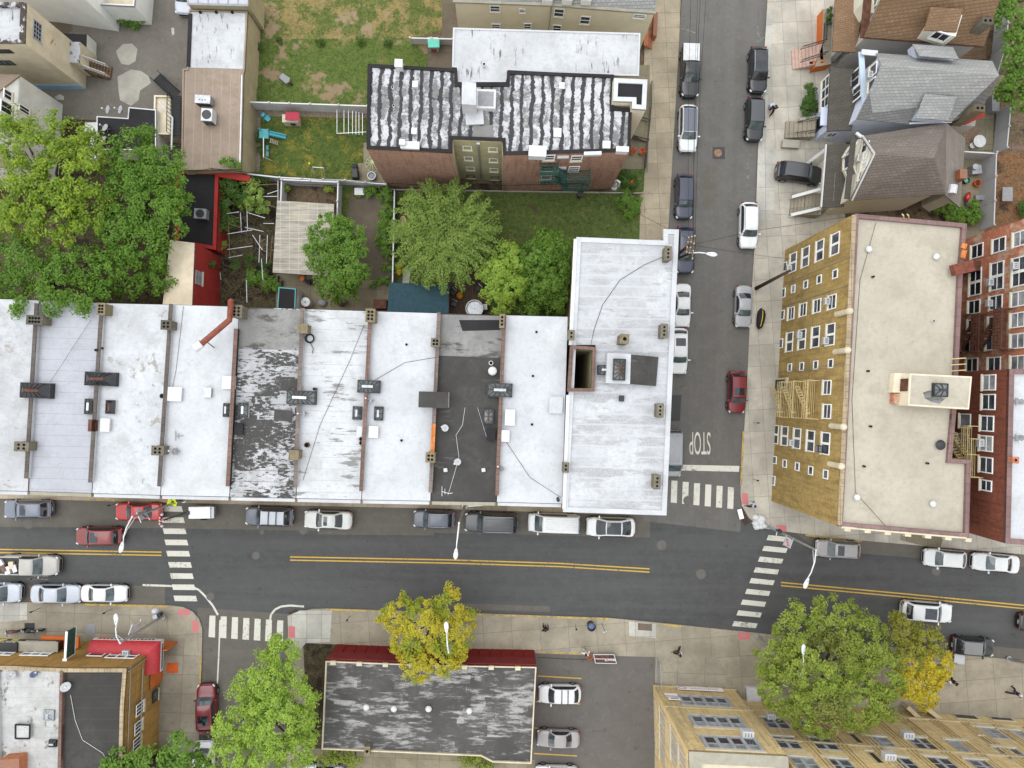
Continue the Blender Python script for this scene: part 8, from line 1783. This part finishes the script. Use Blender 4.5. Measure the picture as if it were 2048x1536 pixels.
def motorbike(label, px, py, ang, paintm, cover=False):
 c = P(px, py, .15); t = thing('motorcycle', label, 'motorcycle', c, math.radians(ang))
 for x in (-.65, .65): b = MB(); b.tube([(x, -.06, .31), (x, .06, .31)], .31, 16); w_ = b.build('wheel', M_tyre, t, local=True); b = MB(); b.tube([(x, -.065, .31), (x, .065, .31)], .19, 12); b.build('rim', M_rim, w_, local=True)
 b = MB(); b.tube([(.55, 0, .5), (.3, 0, .78), (-.1, 0, .72), (-.55, 0, .62)], [.08, .16, .17, .1], 10); b.build('body', paintm, t, smooth=True, local=True); b = MB(); b.tube([(-.02, 0, .8), (-.35, 0, .8), (-.7, 0, .84)], [.12, .14, .07], 10); b.build('seat', M_plastic_blk, t, smooth=True, local=True)
 b = MB(); b.tube([(.42, -.36, .98), (.5, 0, .95), (.42, .36, .98)], .025, 6); b.build('handlebar', M_plastic_blk, t, local=True); b = MB(); b.tube([(.65, .08, .31), (.45, .07, .95)], .03, 6); b.tube([(.65, -.08, .31), (.45, -.07, .95)], .03, 6); b.build('fork', M_galv, t, local=True); b = MB(); b.dome((.62, 0, .82), .1, .1, .1, 10, 4, full=True); b.build('headlight', M_hl, t, local=True); b = MB(); b.box((-.82, 0, .66), .06, .16, .1); b.build('taillight', M_cap, t, local=True)
 if cover:
  b = MB(); b.tube([(1.0, 0, .45), (.7, 0, .6), (.3, 0, .68), (-.3, 0, .62), (-.85, 0, .5), (-1.05, 0, .4)], [.12, .36, .43, .4, .3, .1], 14); b.build('cover', CL['black'], t, smooth=True, local=True); b = MB(); b.tube([(.9, .0, .82), (.5, 0, 1.08), (0, 0, 1.1), (-.5, 0, 1.0), (-.9, 0, .75)], .035, 6); b.build('strap', M_yel, t, local=True)
motorbike('dark red motorcycle parked against the black restaurant signs', 36, 1259, 188, cw_['darkred']); motorbike('dark blue motorcycle parked nearer the cellar hatch of the corner shop', 73, 1258, 2, cw_['navy']); motorbike('motorcycle under a black cover with a yellow strap on the pavement', 1517, 638, 83, CL['black'], True)
b = MB(); q = PP([(49, 1246), (69, 1246), (69, 1264), (49, 1264)], .18); b.up(q); b.name = 1; hatch = b.build('cellar_hatch', M_plastic_blk); tag(hatch, kind='structure')
rr = random.Random(9); grp = 'white rubbish bags on the corner'
for k in range(9):
 c = P(1512+rr.uniform(-9, 12)+k*1.2, 1036+k*2.3+rr.uniform(-3, 3), .2); b = MB(); b.dome((c.x, c.y, .15), .42, .34, .34+.1*rr.random(), 12, 5);
 for v in b.v: v.x += .05*math.sin(v.y*23+k); v.y += .05*math.sin(v.x*19+k); v.z += .03*math.sin(v.x*31)
 tag(b.build('rubbish_bag', M_vinyl, smooth=True), 'knotted white rubbish bag in the pile at the mustard corner', 'rubbish bag', grp)
b = MB(); q = P(1481, 1028, .3); b.box(q, .45, 1.0, .06, .25); b.box(q+Vector((0, 0, .06)), .2, .4, .04, .25); tag(b.build('cardboard_sheet', M_frame), 'flat white board lying at the kerb by the drain', 'board')
def bin_(label, px, py, r, h, mat, z=.15, lid=None, liner=None):
 c = P(px, py, z+h*.5); t = thing('litter_bin', label, 'bin', (c.x, c.y, z)); b = MB(); b.lathe((c.x, c.y, z), [(r*.82, 0), (r, h*.92), (r*1.06, h), (r*.9, h), (r*.8, h*.7)], 16); b.build('drum', mat, t); b = MB(); b.lathe((c.x, c.y, z+h*.72), [(r*.8, 0), (r*.3, .08), (.02, .1)], 14); b.build('liner', liner or M_print_blue, t); return t
bin_('dark blue litter bin on the pavement above the car park', 1182, 1251, .42, 1.0, M_plastic_blk); bin_('red-orange bucket standing at the car park gate', 1179, 1312, .28, .5, M_orange_pad, liner=M_terra); bin_('grey dustbin behind the play yard by the brick wall', 744, 353, .4, .6, M_galv, liner=M_plastic_grey)
for px, py, lab in ((1159, 1266, 'thin white meter sign by the litter bin'),):
 B = P(1204-60+60, 1247, .15); B = P(1203-0, 1247, .15); t = thing('parking_sign', 'thin post with a white plate beside the litter bin', 'sign', B); b = MB(); b.tube([B, B+Vector((0, 0, 2.6))], .035, 6); b.build('post', M_galv, t); b = MB(); b.box((B.x, B.y-.03, 2.1), .35, .03, .5, .4); b.build('plate', M_frame, t)
for (bx, by, lab) in ((232, 1007, 'thin post leaning in view over the terrace kerb by the red saloon'), (80, 1216, 'thin dark post on the lower pavement left of the corner'), (223, 1218, 'parking meter on the lower pavement by the white saloon'), (700, 1232, 'parking meter left of the yellow tree'), (1150, 1250, 'low post near the litter bin'), (1506, 958, 'sign post on the pavement below the painted word'), (1507, 845, 'sign post on the pavement beside the dark red car')):
 B = P(bx, by, .15); t = thing('parking_meter', lab, 'parking meter', B, 0, 'posts and meters on the pavements'); b = MB(); b.tube([B, B+Vector((0, 0, 1.25))], .035, 7); b.build('post', M_galv, t); b = MB(); b.box(B+Vector((0, 0, 1.22)), .16, .12, .26, .2); b.dome(B+Vector((0, 0, 1.48)), .09, .07, .07, 10, 3); b.build('head', M_plastic_blk, t)
t = thing('gate_barrier', 'brown metal gate with white lettering at the car park entrance', 'gate', P(1208, 1318, .16)); b = MB(); g_ = PP([(1187, 1309), (1228, 1309), (1233, 1327), (1191, 1326)], .8);
for i in range(4): b.bar(g_[i], g_[(i+1) % 4], .07)
b.bar(g_[0].lerp(g_[3], .5), g_[1].lerp(g_[2], .5), .07); b.build('frame', M_alu, t); b = MB(); b.prism([(p.x, p.y) for p in g_], .72, .75, 0, 0, True); b.build('sheet', M_rust, t)
b = MB()
for i in (0, 1, 2, 3): b.bar(g_[i], Vector((g_[i].x, g_[i].y, .15)), .06)
b.build('leg', M_alu, t); text('lettering', 'PRIVATE', P(1220, 1319.5, .77), .22, 1.05, math.pi, M_frame, t)
wire('low chain across the front of the car park', [(1076, 1315, .6), (1130, 1318, .6), (1187, 1320, .6)], .025, .05, None, 'barrier_chain', 'chain')
t = thing('wire_fence', 'tall wire fence between the car park and the buff block', 'fence', P(1314, 1335, .15)); b = MB(); rail(b, P(1312, 1314, .15), P(1314, 1364, .15), 2.0, 9, .03); b.bar(P(1312, 1314, 1.1), P(1314, 1364, 1.1), .03); b.build('rail', M_galv, t)
MT = plain('toy_turquoise', (.055, .3, .36), .45, .4, 0, .1); MT2 = plain('toy_teal', (.03, .21, .23), .45, .4, 0, .1); MR = plain('toy_red', (.36, .03, .055), .45, .4, 0, .1); MBG = plain('toy_beige', (.42, .36, .28), .6, .3, 0, .1); MG = plain('toy_green', (.08, .36, .28), .5, .4, 0, .1)
c = P(586, 240, .1); t = thing('playhouse', 'plastic playhouse with a red roof beside the white fence', 'playhouse', c); b = MB(); b.prism(PP([(570, 236), (602, 237), (602, 252), (570, 252)], 0.2), .1, 1.2); b.build('wall', MBG, t, bevel=.03); rr_ = PP([(571, 223), (598, 224), (600, 241), (570, 240)], 1.5); r0, r1 = P(572, 226, 1.9), P(598, 227, 1.9); b = MB(); b.poly([rr_[3], rr_[2], r1, r0]); b.poly([r0, r1, rr_[1], rr_[0]]); b.poly([rr_[0], rr_[3], r0]); b.poly([rr_[2], rr_[1], r1]); o = b.build('roof', MR, t); md = o.modifiers.new('s', 'SOLIDIFY'); md.thickness = .06; b = MB(); b.box(P(588, 251, .4), .5, .05, .5); b.build('window', M_plastic_blk, t)
c = P(868, 90, .1); t = thing('playhouse', 'toy house with a teal green roof and red door at the fence end', 'playhouse', c); b = MB(); b.prism(PP([(857, 84), (878, 84), (878, 103), (858, 103)], .2), .1, 1.2); b.build('wall', MBG, t, bevel=.03); b = MB(); b.prism(PP([(855, 77), (879, 78), (879, 95), (856, 95)], 1.5), 1.2, 1.5); b.build('roof', MG, t, bevel=.06); b = MB(); b.box(P(868, 103, .2)+Vector((0, -.03, 0)), .5, .05, .8); b.build('door', MR, t)
c = P(540, 268, .1); t = thing('toy_slide', 'turquoise toy tower with slide and swing bar', 'slide', c); b = MB(); b.prism(PP([(518, 257), (537, 258), (537, 277), (518, 276)], 1.4), 1.2, 1.4);
for x, y in ((519, 258), (536, 259), (536, 276), (519, 275)): b.bar(P(x, y, .1), P(x, y, 1.9), .12)
b.build('tower', MT2, t, bevel=.02); b = MB(); b.bar(P(538, 266, 1.25), P(572, 274, .2), .5, .06); b.bar(P(538, 263, 1.3), P(572, 271, .3), .07, .2); b.bar(P(538, 269, 1.3), P(572, 277, .3), .07, .2); b.build('chute', MT, t); b = MB()
for k in range(5): b.bar(P(542+k*3.3, 277+k*1.2, 1-.2*k), P(541+k*3.3, 284+k*1.2, 1-.2*k), .07)
b.bar(P(540, 277, 1.1), P(557, 283, .15), .05); b.bar(P(539, 284, 1.1), P(556, 290, .15), .05); b.build('ladder', MBG, t); b = MB(); b.bar(P(527, 276, 1.9), P(527, 314, 1.9), .07); b.bar(P(527, 314, 1.9), P(526, 322, .1), .06); b.bar(P(527, 314, 1.9), P(545, 322, .1), .06); b.build('swing_bar', M_cap, t)
for yy in (296, 308): b = MB(); b.box(P(535, yy, .5), .25, .5, .06); b.bar(P(534, yy-2, .5), P(527, yy-2, 1.9), .02); b.bar(P(534, yy+2, .5), P(527, yy+2, 1.9), .02); b.build('swing_seat', MT2, t)
c = P(533, 236, .1); t = thing('toy_chair', 'turquoise toy chair on its side in the play yard corner', 'chair', c, math.radians(-38)); b = MB(); b.box((0, 0, .05), .95, .5, .12); b.build('seat', MT, t, local=True, bevel=.04); b = MB(); b.box((-.25, 0, .17), .3, .42, .35); b.build('backrest', MT, t, local=True, bevel=.04); b = MB(); b.box((.3, .2, .17), .4, .08, .2); b.box((.3, -.2, .17), .4, .08, .2); b.build('arm', MT, t, local=True)
t = thing('gazebo_frame', 'bare pale metal frame with seven cross rods on the play lawn', 'frame', P(705, 250, .1)); b = MB()
zt = 1.3
for k, x in enumerate((674, 688, 697, 705, 712, 718, 725)): b.tube([P(x, 217+k*1.5, zt), P(x, 267+k*.5, zt)], .035, 6)
b.build('rod', M_alu, t); b = MB(); b.tube([P(674, 267, zt), P(732, 264, zt)], .04, 6); b.tube([P(672, 215, zt), P(732, 216, zt)], .035, 6); b.build('rail', M_alu, t)
for x, y in ((674, 267), (732, 264), (672, 215), (728, 216)): b = MB(); b.tube([P(x, y, zt), P(x, y, .1)], .04, 6); b.build('leg', M_alu, t)
t = thing('goal_frame', 'small white tube goal at the bottom fence of the play yard', 'goal', P(638, 344, .1)); b = MB(); b.tube([P(625, 334, .9), P(647, 336, .9)], .035, 6); b.tube([P(625, 334, .9), P(629, 354, .15)], .03, 6); b.tube([P(647, 336, .9), P(651, 356, .15)], .03, 6); b.build('tube', M_alu, t)
b = MB(); b.dome(P(619, 327, .2), .13, .13, .13, 12, 5, full=True); tag(b.build('ball', M_yel, smooth=True), 'small yellow ball on the play lawn', 'ball')
c = P(708, 342, .1); t = thing('barbecue', 'black covered barbecue at the edge of the play lawn', 'barbecue', c); b = MB(); b.prism(PP([(703, 336), (715, 336), (716, 355), (702, 355)], 1.0), .15, 1.0); b.build('body', M_plastic_blk, t, bevel=.08); b = MB(); b.prism(PP([(704, 326), (713, 327), (713, 335), (704, 335)], .9), .15, .8); b.build('side_shelf', M_iron, t, bevel=.03)
t = thing('climbing_dome', 'pale green hoop frame leaning at the corner of the brick block', 'frame', P(745, 325, .1)); b = MB(); cc = P(746, 326, .6)
for k in range(6): a = k*math.pi/6; b.tube([cc+Vector((.8*math.cos(a)*math.cos(s), .8*math.sin(a)*math.cos(s), .7*math.sin(s)-.4)) for s in [i*math.pi/8 for i in range(9)]], .025, 5)
b.tube([cc+Vector((.8*math.cos(s), .8*math.sin(s), -.4)) for s in [i*math.pi/8 for i in range(17)]], .025, 5); b.build('hoop', plain('pale_green_tube', (.42, .48, .26), .5), t)
c = P(572, 161, .1); t = thing('wheelbarrow', 'grey metal wheelbarrow lying on the green lawn', 'wheelbarrow', c, math.radians(-38)); b = MB(); b.prism([(-.5, -.3), (.45, -.36), (.6, 0), (.45, .36), (-.5, .3)], .3, .55, 0, 0, True); b.build('tray', M_plastic_grey, t, local=True, bevel=.04); b = MB(); b.tube([(.75, -.05, .2), (.75, .05, .2)], .2, 12); b.build('wheel', M_tyre, t, local=True)
for s in (1, -1): b = MB(); b.tube([(.75, .1*s, .2), (-.4, .25*s, .35), (-1.0, .28*s, .5)], .025, 6); b.build('handle', M_timber, t, local=True)
rr = random.Random(4); pg = [((455, 395), (460, 520)), ((481, 425), (483, 466)), ((494, 408), (495, 462)), ((456, 447), (484, 456)), ((455, 468), (505, 460)), ((455, 499), (505, 492)), ((455, 440), (482, 434)), ((520, 470), (518, 525)), ((535, 470), (533, 527)), ((545, 470), (540, 526)), ((527, 447), (548, 447)), ((495, 425), (530, 436)), ((519, 370), (556, 368)), ((525, 393), (555, 393)), ((535, 388), (556, 381)), ((535, 410), (552, 415)), ((505, 470), (525, 500)), ((523, 518), (526, 560)), ((455, 409), (478, 406)), ((455, 427), (478, 424)), ((556, 360), (556, 410)), ((518, 487), (530, 478)), ((460, 515), (485, 510)), ((490, 455), (527, 463)), ((519, 497), (541, 508)), ((440, 545), (442, 560)), ((493, 560), (494, 605))]
t = thing('pergola', 'tangle of bare galvanised pergola poles over the overgrown yard', 'pergola', P(495, 470, .1))
for i, (a, c) in enumerate(pg): b = MB(); z0_, z1_ = 1.9+.3*rr.random(), 1.9+.3*rr.random(); b.tube([P(a[0], a[1], z0_), P(c[0], c[1], z1_)], .045, 6); b.build('pole', M_galv if i % 3 else M_timber, t)
for x, y in ((456, 400), (482, 440), (494, 440), (520, 500), (555, 370), (545, 500), (458, 515), (528, 447)): b = MB(); b.tube([P(x, y, 2.0), P(x, y, .1)], .045, 6); b.build('leg', M_galv, t)
n = 900; pos = np.stack([RNG.uniform(P(438, 0, 0).x, P(550, 0, 0).x, n), RNG.uniform(P(0, 600, 0).y, P(0, 400, 0).y, n), RNG.uniform(.3, 1.6, n)], 1); b = MB()
for k in range(260):
 q = Vector(pos[k]); a = rr.uniform(0, 6.28); l = rr.uniform(.5, 1.5); b.tube([q, q+Vector((math.cos(a)*l*.5, math.sin(a)*l*.5, rr.uniform(-.1, .25))), q+Vector((math.cos(a+.5)*l, math.sin(a+.5)*l, rr.uniform(-.3, .2)))], [.012, .009, .004], 4)
tag(b.build('dry_brushwood', plain('dry_twig', (.2, .16, .11), .9, .1, 0, .4)), 'tangle of dry twigs covering the overgrown pergola yard', 'brushwood', None, 'stuff')
def bag(label, px, py, r, mat, name='rubbish_bag', cat='rubbish bag', z=.2): b = MB(); c = P(px, py, z); b.dome(c, r, r*.85, r*.9, 12, 5); return tag(b.build(name, mat, smooth=True), label, cat)
c = P(619, 565, .2); t = thing('folding_chair', 'dark blue folding camp chair on the patio by the canopy', 'chair', c, math.radians(-12)); b = MB(); b.box((0, 0, .4), .55, .5, .05); b.build('seat', CL['navy'], t, local=True); b = MB(); b.box((.28, 0, .42), .06, .52, .5); b.build('backrest', CL['navy'], t, local=True)
for x in (-.25, .25):
 for y in (-.24, .24): b = MB(); b.bar((x, y, 0), (-x*.8, y, .62), .03); b.build('leg', M_alu, t, local=True)
bin_('orange bucket beside the blue folding chair', 604, 557, .3, .45, M_tile_orange, liner=plain('bucket_orange', (.5, .2, .06), .6)); t = thing('tricycle', 'old tricycle with brown wheels in the patio corner by the black shed', 'tricycle', P(563, 560, .2)); b = MB(); b.tube([P(557, 557, .35), P(558, 557, .35)], .32, 14); b.build('wheel', M_rust, t); b = MB(); b.tube([P(563, 566, .3), P(565, 566, .3)], .28, 14); b.build('wheel', M_rust, t); b = MB(); b.tube([P(557, 557, .4), P(563, 560, .7), P(565, 566, .35)], .035, 6); b.build('frame', M_terra, t); b = MB(); b.box(P(562, 560, .7), .3, .22, .08); b.build('seat', M_plastic_blk, t)
c = P(807, 445, .2); t = thing('toy_pool', 'small pink tub lying in the garden by the feathery tree', 'tub', c); b = MB(); b.lathe((0, 0, 0), [(.28, 0), (.34, .28), (.3, .28), (.24, .1)], 16); o = b.build('shell', plain('pink_plastic', (.5, .3, .24), .5), t, local=True); o.scale = (1, 1.8, 1)
bin_('pale straw basket beside the pink tub in the garden', 820, 436, .3, .5, M_timber, z=.13, liner=M_st_beige_roof); c = P(894, 403, .3)
b = MB(); b.dome(P(895, 403, 5.3), .12, .12, .12, 10, 4, full=True);
c = P(920, 592, .3); t = thing('wall_lantern', 'orange globe lamp on the deck behind the tar roof', 'lamp', c); b = MB(); b.lathe((c.x, c.y, .25), [(.1, 0), (.3, .25), (.34, .4), (.2, .6), (.05, .7)], 14); b.build('globe', plain('amber', (.5, .2, .02), .4), t); b = MB(); b.cyl((c.x, c.y, .95), .05, .2, 8); b.build('cap', M_plastic_blk, t)
for px, py, lab in ((907, 585, 'black patio chair beside the teal shed'), (909, 608, 'dark grey patio chair between the teal shed and round tub'), (958, 577, 'black patio chair with a white cushion on the deck')):
 c = P(px, py, .25); t = thing('patio_chair', lab, 'chair', c, math.radians(px*7 % 360)); b = MB(); b.box((0, 0, .4), .55, .55, .06); b.build('seat', M_plastic_blk, t, local=True, bevel=.02); b = MB(); b.box((-.26, 0, .45), .06, .55, .5); b.build('backrest', M_plastic_grey if 'white' not in lab else M_cap, t, local=True)
 for x in (-.22, .22):
  for y in (-.22, .22): b = MB(); b.bar((x, y, 0), (x, y, .42), .04); b.build('leg', M_iron, t, local=True)
t = thing('garden_bench', 'white slatted seat among the shrubs right of the deck', 'bench', P(959, 552, .2), math.radians(-35)); b = MB()
for k in range(5): b.box((0, -.24+k*.12, .4), 1.0, .09, .04)
b.build('seat', M_cap, t, local=True)
for x in (-.42, .42): b = MB(); b.box((x, 0, 0), .06, .5, .4); b.build('leg', M_cap, t, local=True)
b = MB(); c = P(967, 616, .2); b.box(c, .7, .5, .7, .1); b.box(c+Vector((0, 0, .7)), .78, .58, .06, .1); tag(b.build('storage_box', M_cap), 'white plastic box beside the round tub', 'box')
b = MB(); c = P(720, 385, .2); b.box(c, .9, .65, .35, 0); b.box(c+Vector((0, 0, .35)), .96, .7, .05, 0); tag(b.build('plastic_crate', M_vinyl), 'pale plastic box at the top of the brown drive', 'box')
t = thing('market_umbrella', 'closed brown umbrella and bin bags behind the terrace', 'umbrella', P(686, 606, .2)); c = P(686, 606, .2); b = MB(); b.lathe(c, [(.45, .3), (.5, .6), (.3, 1.1), (.05, 1.3)], 12); b.build('canopy', plain('plum_cloth', (.11, .07, .075), .9), t); b = MB(); b.cyl(c, .03, 1.4, 6); b.build('pole', M_galv, t)
bag('dark sack on the patio behind the patched roof', 645, 606, .5, M_plastic_grey); bag('grey sack by the black shed door', 602, 592, .25, M_plastic_grey)
t = thing('patio_table', 'round white glass-topped table on the patterned rug', 'table', P(1960, 283, .16)); c = P(1960, 282, .9); b = MB(); b.lathe((c.x, c.y, .85), [(.62, 0), (.64, .03), (.6, .04), (.03, .05)], 22); b.build('top', M_cap, t); b = MB(); b.cyl((c.x, c.y, .16), .05, .7, 8); b.cyl((c.x, c.y, .16), .3, .04, 12); b.build('pedestal', M_galv, t); t = thing('side_table', 'small round white stool beside the patio table', 'stool', P(1945, 291, .16)); c = P(1945, 291, .5); b = MB(); b.lathe((c.x, c.y, .5), [(.3, 0), (.3, .04), (.02, .05)], 16); b.build('top', M_cap, t); b = MB(); b.cyl((c.x, c.y, .16), .06, .35, 8); b.build('pedestal', M_galv, t)
def rugmat():
 t = NT('patterned_rug', .95, .1); p = t.pos(); x, y, z = t.sep(t.map(p, (1, 1, 1), .6)); a = t.math('PINGPONG', x, .28); c = t.math('PINGPONG', y, .28); m = t.math('MAXIMUM', a, c); k = t.math('PINGPONG', m, .07); t.col(t.mix(t.math('GREATER_THAN', k, .035), (.04, .03, .03), (.3, .2, .14))); return t.mat
b = MB(); b.prism(PP([(1918, 258), (1938, 248), (1962, 262), (1936, 290)], .2), .17, .19, 0, 0); tag(b.build('rug', rugmat()), 'brown and black geometric outdoor rug behind the taupe roof', 'rug')
t = thing('garden_table', 'dark grey outdoor table in the brown back yard', 'table', P(2016, 388, .17)); b = MB(); b.prism(PP([(2006, 374), (2026, 374), (2026, 402), (2005, 402)], .9), .8, .88); b.build('top', M_plastic_grey, t)
for x, y in ((2008, 376), (2024, 376), (2024, 400), (2008, 400)): b = MB(); b.bar(P(x, y, .17), P(x, y, .82), .06); b.build('leg', M_iron, t)
c = P(1936, 392, .3); t = thing('kick_bike', 'red toy car lying behind the taupe roofed house', 'toy', c); b = MB(); b.tube([P(1932, 404, .5), P(1935, 394, .6), P(1938, 386, .45)], [.12, .28, .16], 10); b.build('body', cw_['red'], t, smooth=True); b = MB(); b.tube([P(1930, 406, .35), P(1933, 406, .35)], .2, 10); b.build('wheel', M_print_blue, t)
bin_('green recycling crate behind the taupe roofed house', 1931, 362, .3, .5, M_plastic_blk, .16, liner=MG); bin_('rusty fire bowl beside the pale fence', 1953, 367, .35, .5, M_orange_pad, .16, liner=M_rust); b = MB(); c = P(1945, 343, .2); b.box(c, 1.0, .9, .7, .1); b.cyl(c+Vector((-.3, .2, .7)), .3, .25, 14); tag(b.build('storage_bench', M_galv), 'grey storage bench with a white pot behind the taupe roof', 'bench'); b = MB(); c = P(1980, 213, .2); b.box(c, .7, 1.6, .8, 0); b.box(c+Vector((0, 0, .8)), .76, 1.66, .06, 0); tag(b.build('storage_box', M_plastic_grey), 'long grey storage box beside the grey roofed house', 'box')
t = thing('baby_walker', 'grey toy buggy beside the pale fence behind the taupe roof', 'toy', P(1957, 396, .2)); b = MB(); b.box(P(1957, 396, .3), .9, .6, .3, 0); b.build('body', M_plastic_grey, t, bevel=.08)
for x, y in ((1951, 392), (1963, 392), (1951, 401), (1963, 401)): b = MB(); b.tube([P(x, y, .28), P(x+1, y, .28)], .12, 10); b.build('wheel', M_cap, t)
for px, py, lab in ((1263, 305, 'red flower pot by the striped block steps, nearer the wall'), (1283, 306, 'red flower pot by the striped block steps, nearer the pavement'), (1261, 366, 'orange flower tub on the small front garden')):
 c = P(px, py, .2); t = thing('flower_pot', lab, 'flower pot', c, 0, 'flower pots'); b = MB(); b.lathe(c, [(.2, 0), (.3, .4), (.33, .42), (.2, .38)], 12); b.build('pot', M_terra, t); r_ = np.random.default_rng(int(px)); q_ = r_.normal(size=(90, 3))*np.array([.16, .16, .1])+np.array([c.x, c.y, c.z+.55]); leaf_mesh('blossoms', q_, r_.normal(size=(90, 3))*.4+np.array([0, 0, 1]), .14, plain('petal_red_%d' % px, (.45, .09, .03), .7, .2, 0, .6), t)
t = thing('garden_statue', 'small white shrine statue at the corner of the front garden', 'statue', P(1228, 372, .15)); c = P(1228, 375, .15); b = MB(); b.lathe(c, [(.35, 0), (.32, .3), (.18, .4), (.22, .9), (.14, 1.2), (.13, 1.35), (.02, 1.5)], 12); b.build('figure', M_cap, t); b = MB(); b.tube([c+Vector((-.45, .1, 0)), c+Vector((-.35, .15, 1.3)), c+Vector((0, .2, 1.75)), c+Vector((.35, .15, 1.3)), c+Vector((.45, .1, 0))], .12, 8); b.build('niche', M_st_white, t)
for pts, lab in (([(1300, 170), (1299, 218), (1295, 260), (1290, 310), (1288, 340)], 'black iron railing along the pavement beside the striped block'),):
 t = thing('iron_railing', lab, 'railing', P(1295, 250, .15)); b = MB()
 for i in range(len(pts)-1): rail(b, P(*pts[i], .15), P(*pts[i+1], .15), 1.0, 10, .03)
 b.build('rail', M_iron, t)
t = thing('entrance_steps', 'concrete entrance steps with iron rails at the striped block street end', 'steps', P(1275, 260, .15)); stairs(t, 'flight', M_patio, P(1297, 262, .2), P(1262, 255, .2), 2.4, .15, 1.6, 8)
for a, c in ((P(1296, 245, .5), P(1266, 236, 1.6)), (P(1295, 285, .3), P(1262, 276, 1.6))): b = MB(); rail(b, a, c, .8, 8); b.build('handrail', M_iron, t)
c = P(1544, 214, .2); b = MB();
t = thing('pushchair', 'blue-grey shopping trolley on the pavement beside the person in black', 'trolley', P(1541, 214, .16)); b = MB(); b.box(P(1541, 214, .45), .45, .35, .5, .3); b.build('basket', CL['pale'], t, bevel=.04)
for x, y in ((1538, 212), (1544, 213), (1538, 217), (1544, 217)): b = MB(); b.tube([P(x, y, .26), P(x+.8, y, .26)], .1, 10); b.build('wheel', M_tyre, t)
t = thing('signal_box', 'grey signal post with wrapped white bags at the lower left corner', 'signal', P(326, 1226, .15)); c = P(322, 1226, .15); b = MB(); b.box(c, .45, .4, 1.3, .3); b.build('cabinet', M_galv, t, bevel=.03); b = MB(); b.dome(c+Vector((-.5, .2, 0)), .4, .35, .45, 12, 5); b.build('wrap', M_vinyl, t, smooth=True); b = MB(); b.box(c+Vector((.3, .1, .6)), .3, .3, .5, .2); b.build('signal_head', M_plastic_blk, t)
t = thing('traffic_signal', 'black pedestrian signal heads on the lamp post by the mustard corner', 'signal', P(1553, 1066, 3)); b = MB(); b.box(P(1555, 1060, 3.4), .3, .25, .8, .4); b.build('head', M_plastic_blk, t); b = MB(); b.bar(P(1552, 1072, 3.6), P(1556, 1055, 3.6), .08); b.build('bracket', M_alu, t)
t = thing('traffic_signal', 'dark bundled signal heads on the terrace pavement beside the lamp', 'signal', P(360, 1000, 3)); b = MB(); b.box(P(362, 998, 3.2), .3, .3, .8, .4); b.build('head', M_plastic_blk, t); b = MB(); b.bar(P(356, 1000, 3.5), P(370, 995, 3.5), .08); b.build('bracket', M_alu, t)
b = MB(); b.box(P(1916, 1316, .2), .75, .9, .5, -.09); b.box(P(1916, 1316, .7), .8, .95, .06, -.09); tag(b.build('utility_box', M_vinyl_grey), 'pale square utility box on the pavement by the small black car', 'box')
t = thing('balcony_sign', 'narrow white shop blind on the terrace front by the lamp', 'blind', P(950, 1010, 3)); b = MB(); b.bar(P(936, 1009, 3), P(968, 1006, 3), .5, .05); b.build('cloth', M_st_white, t)
for px, py, ang, lab in ((247, 993, 20, 'purple and blue bundle'),):
 bag('purple bundle on the terrace pavement above the red saloon', 274, 992, .3, plain('purple_cloth', (.1, .05, .22), .8), 'cloth_bundle', 'bundle')
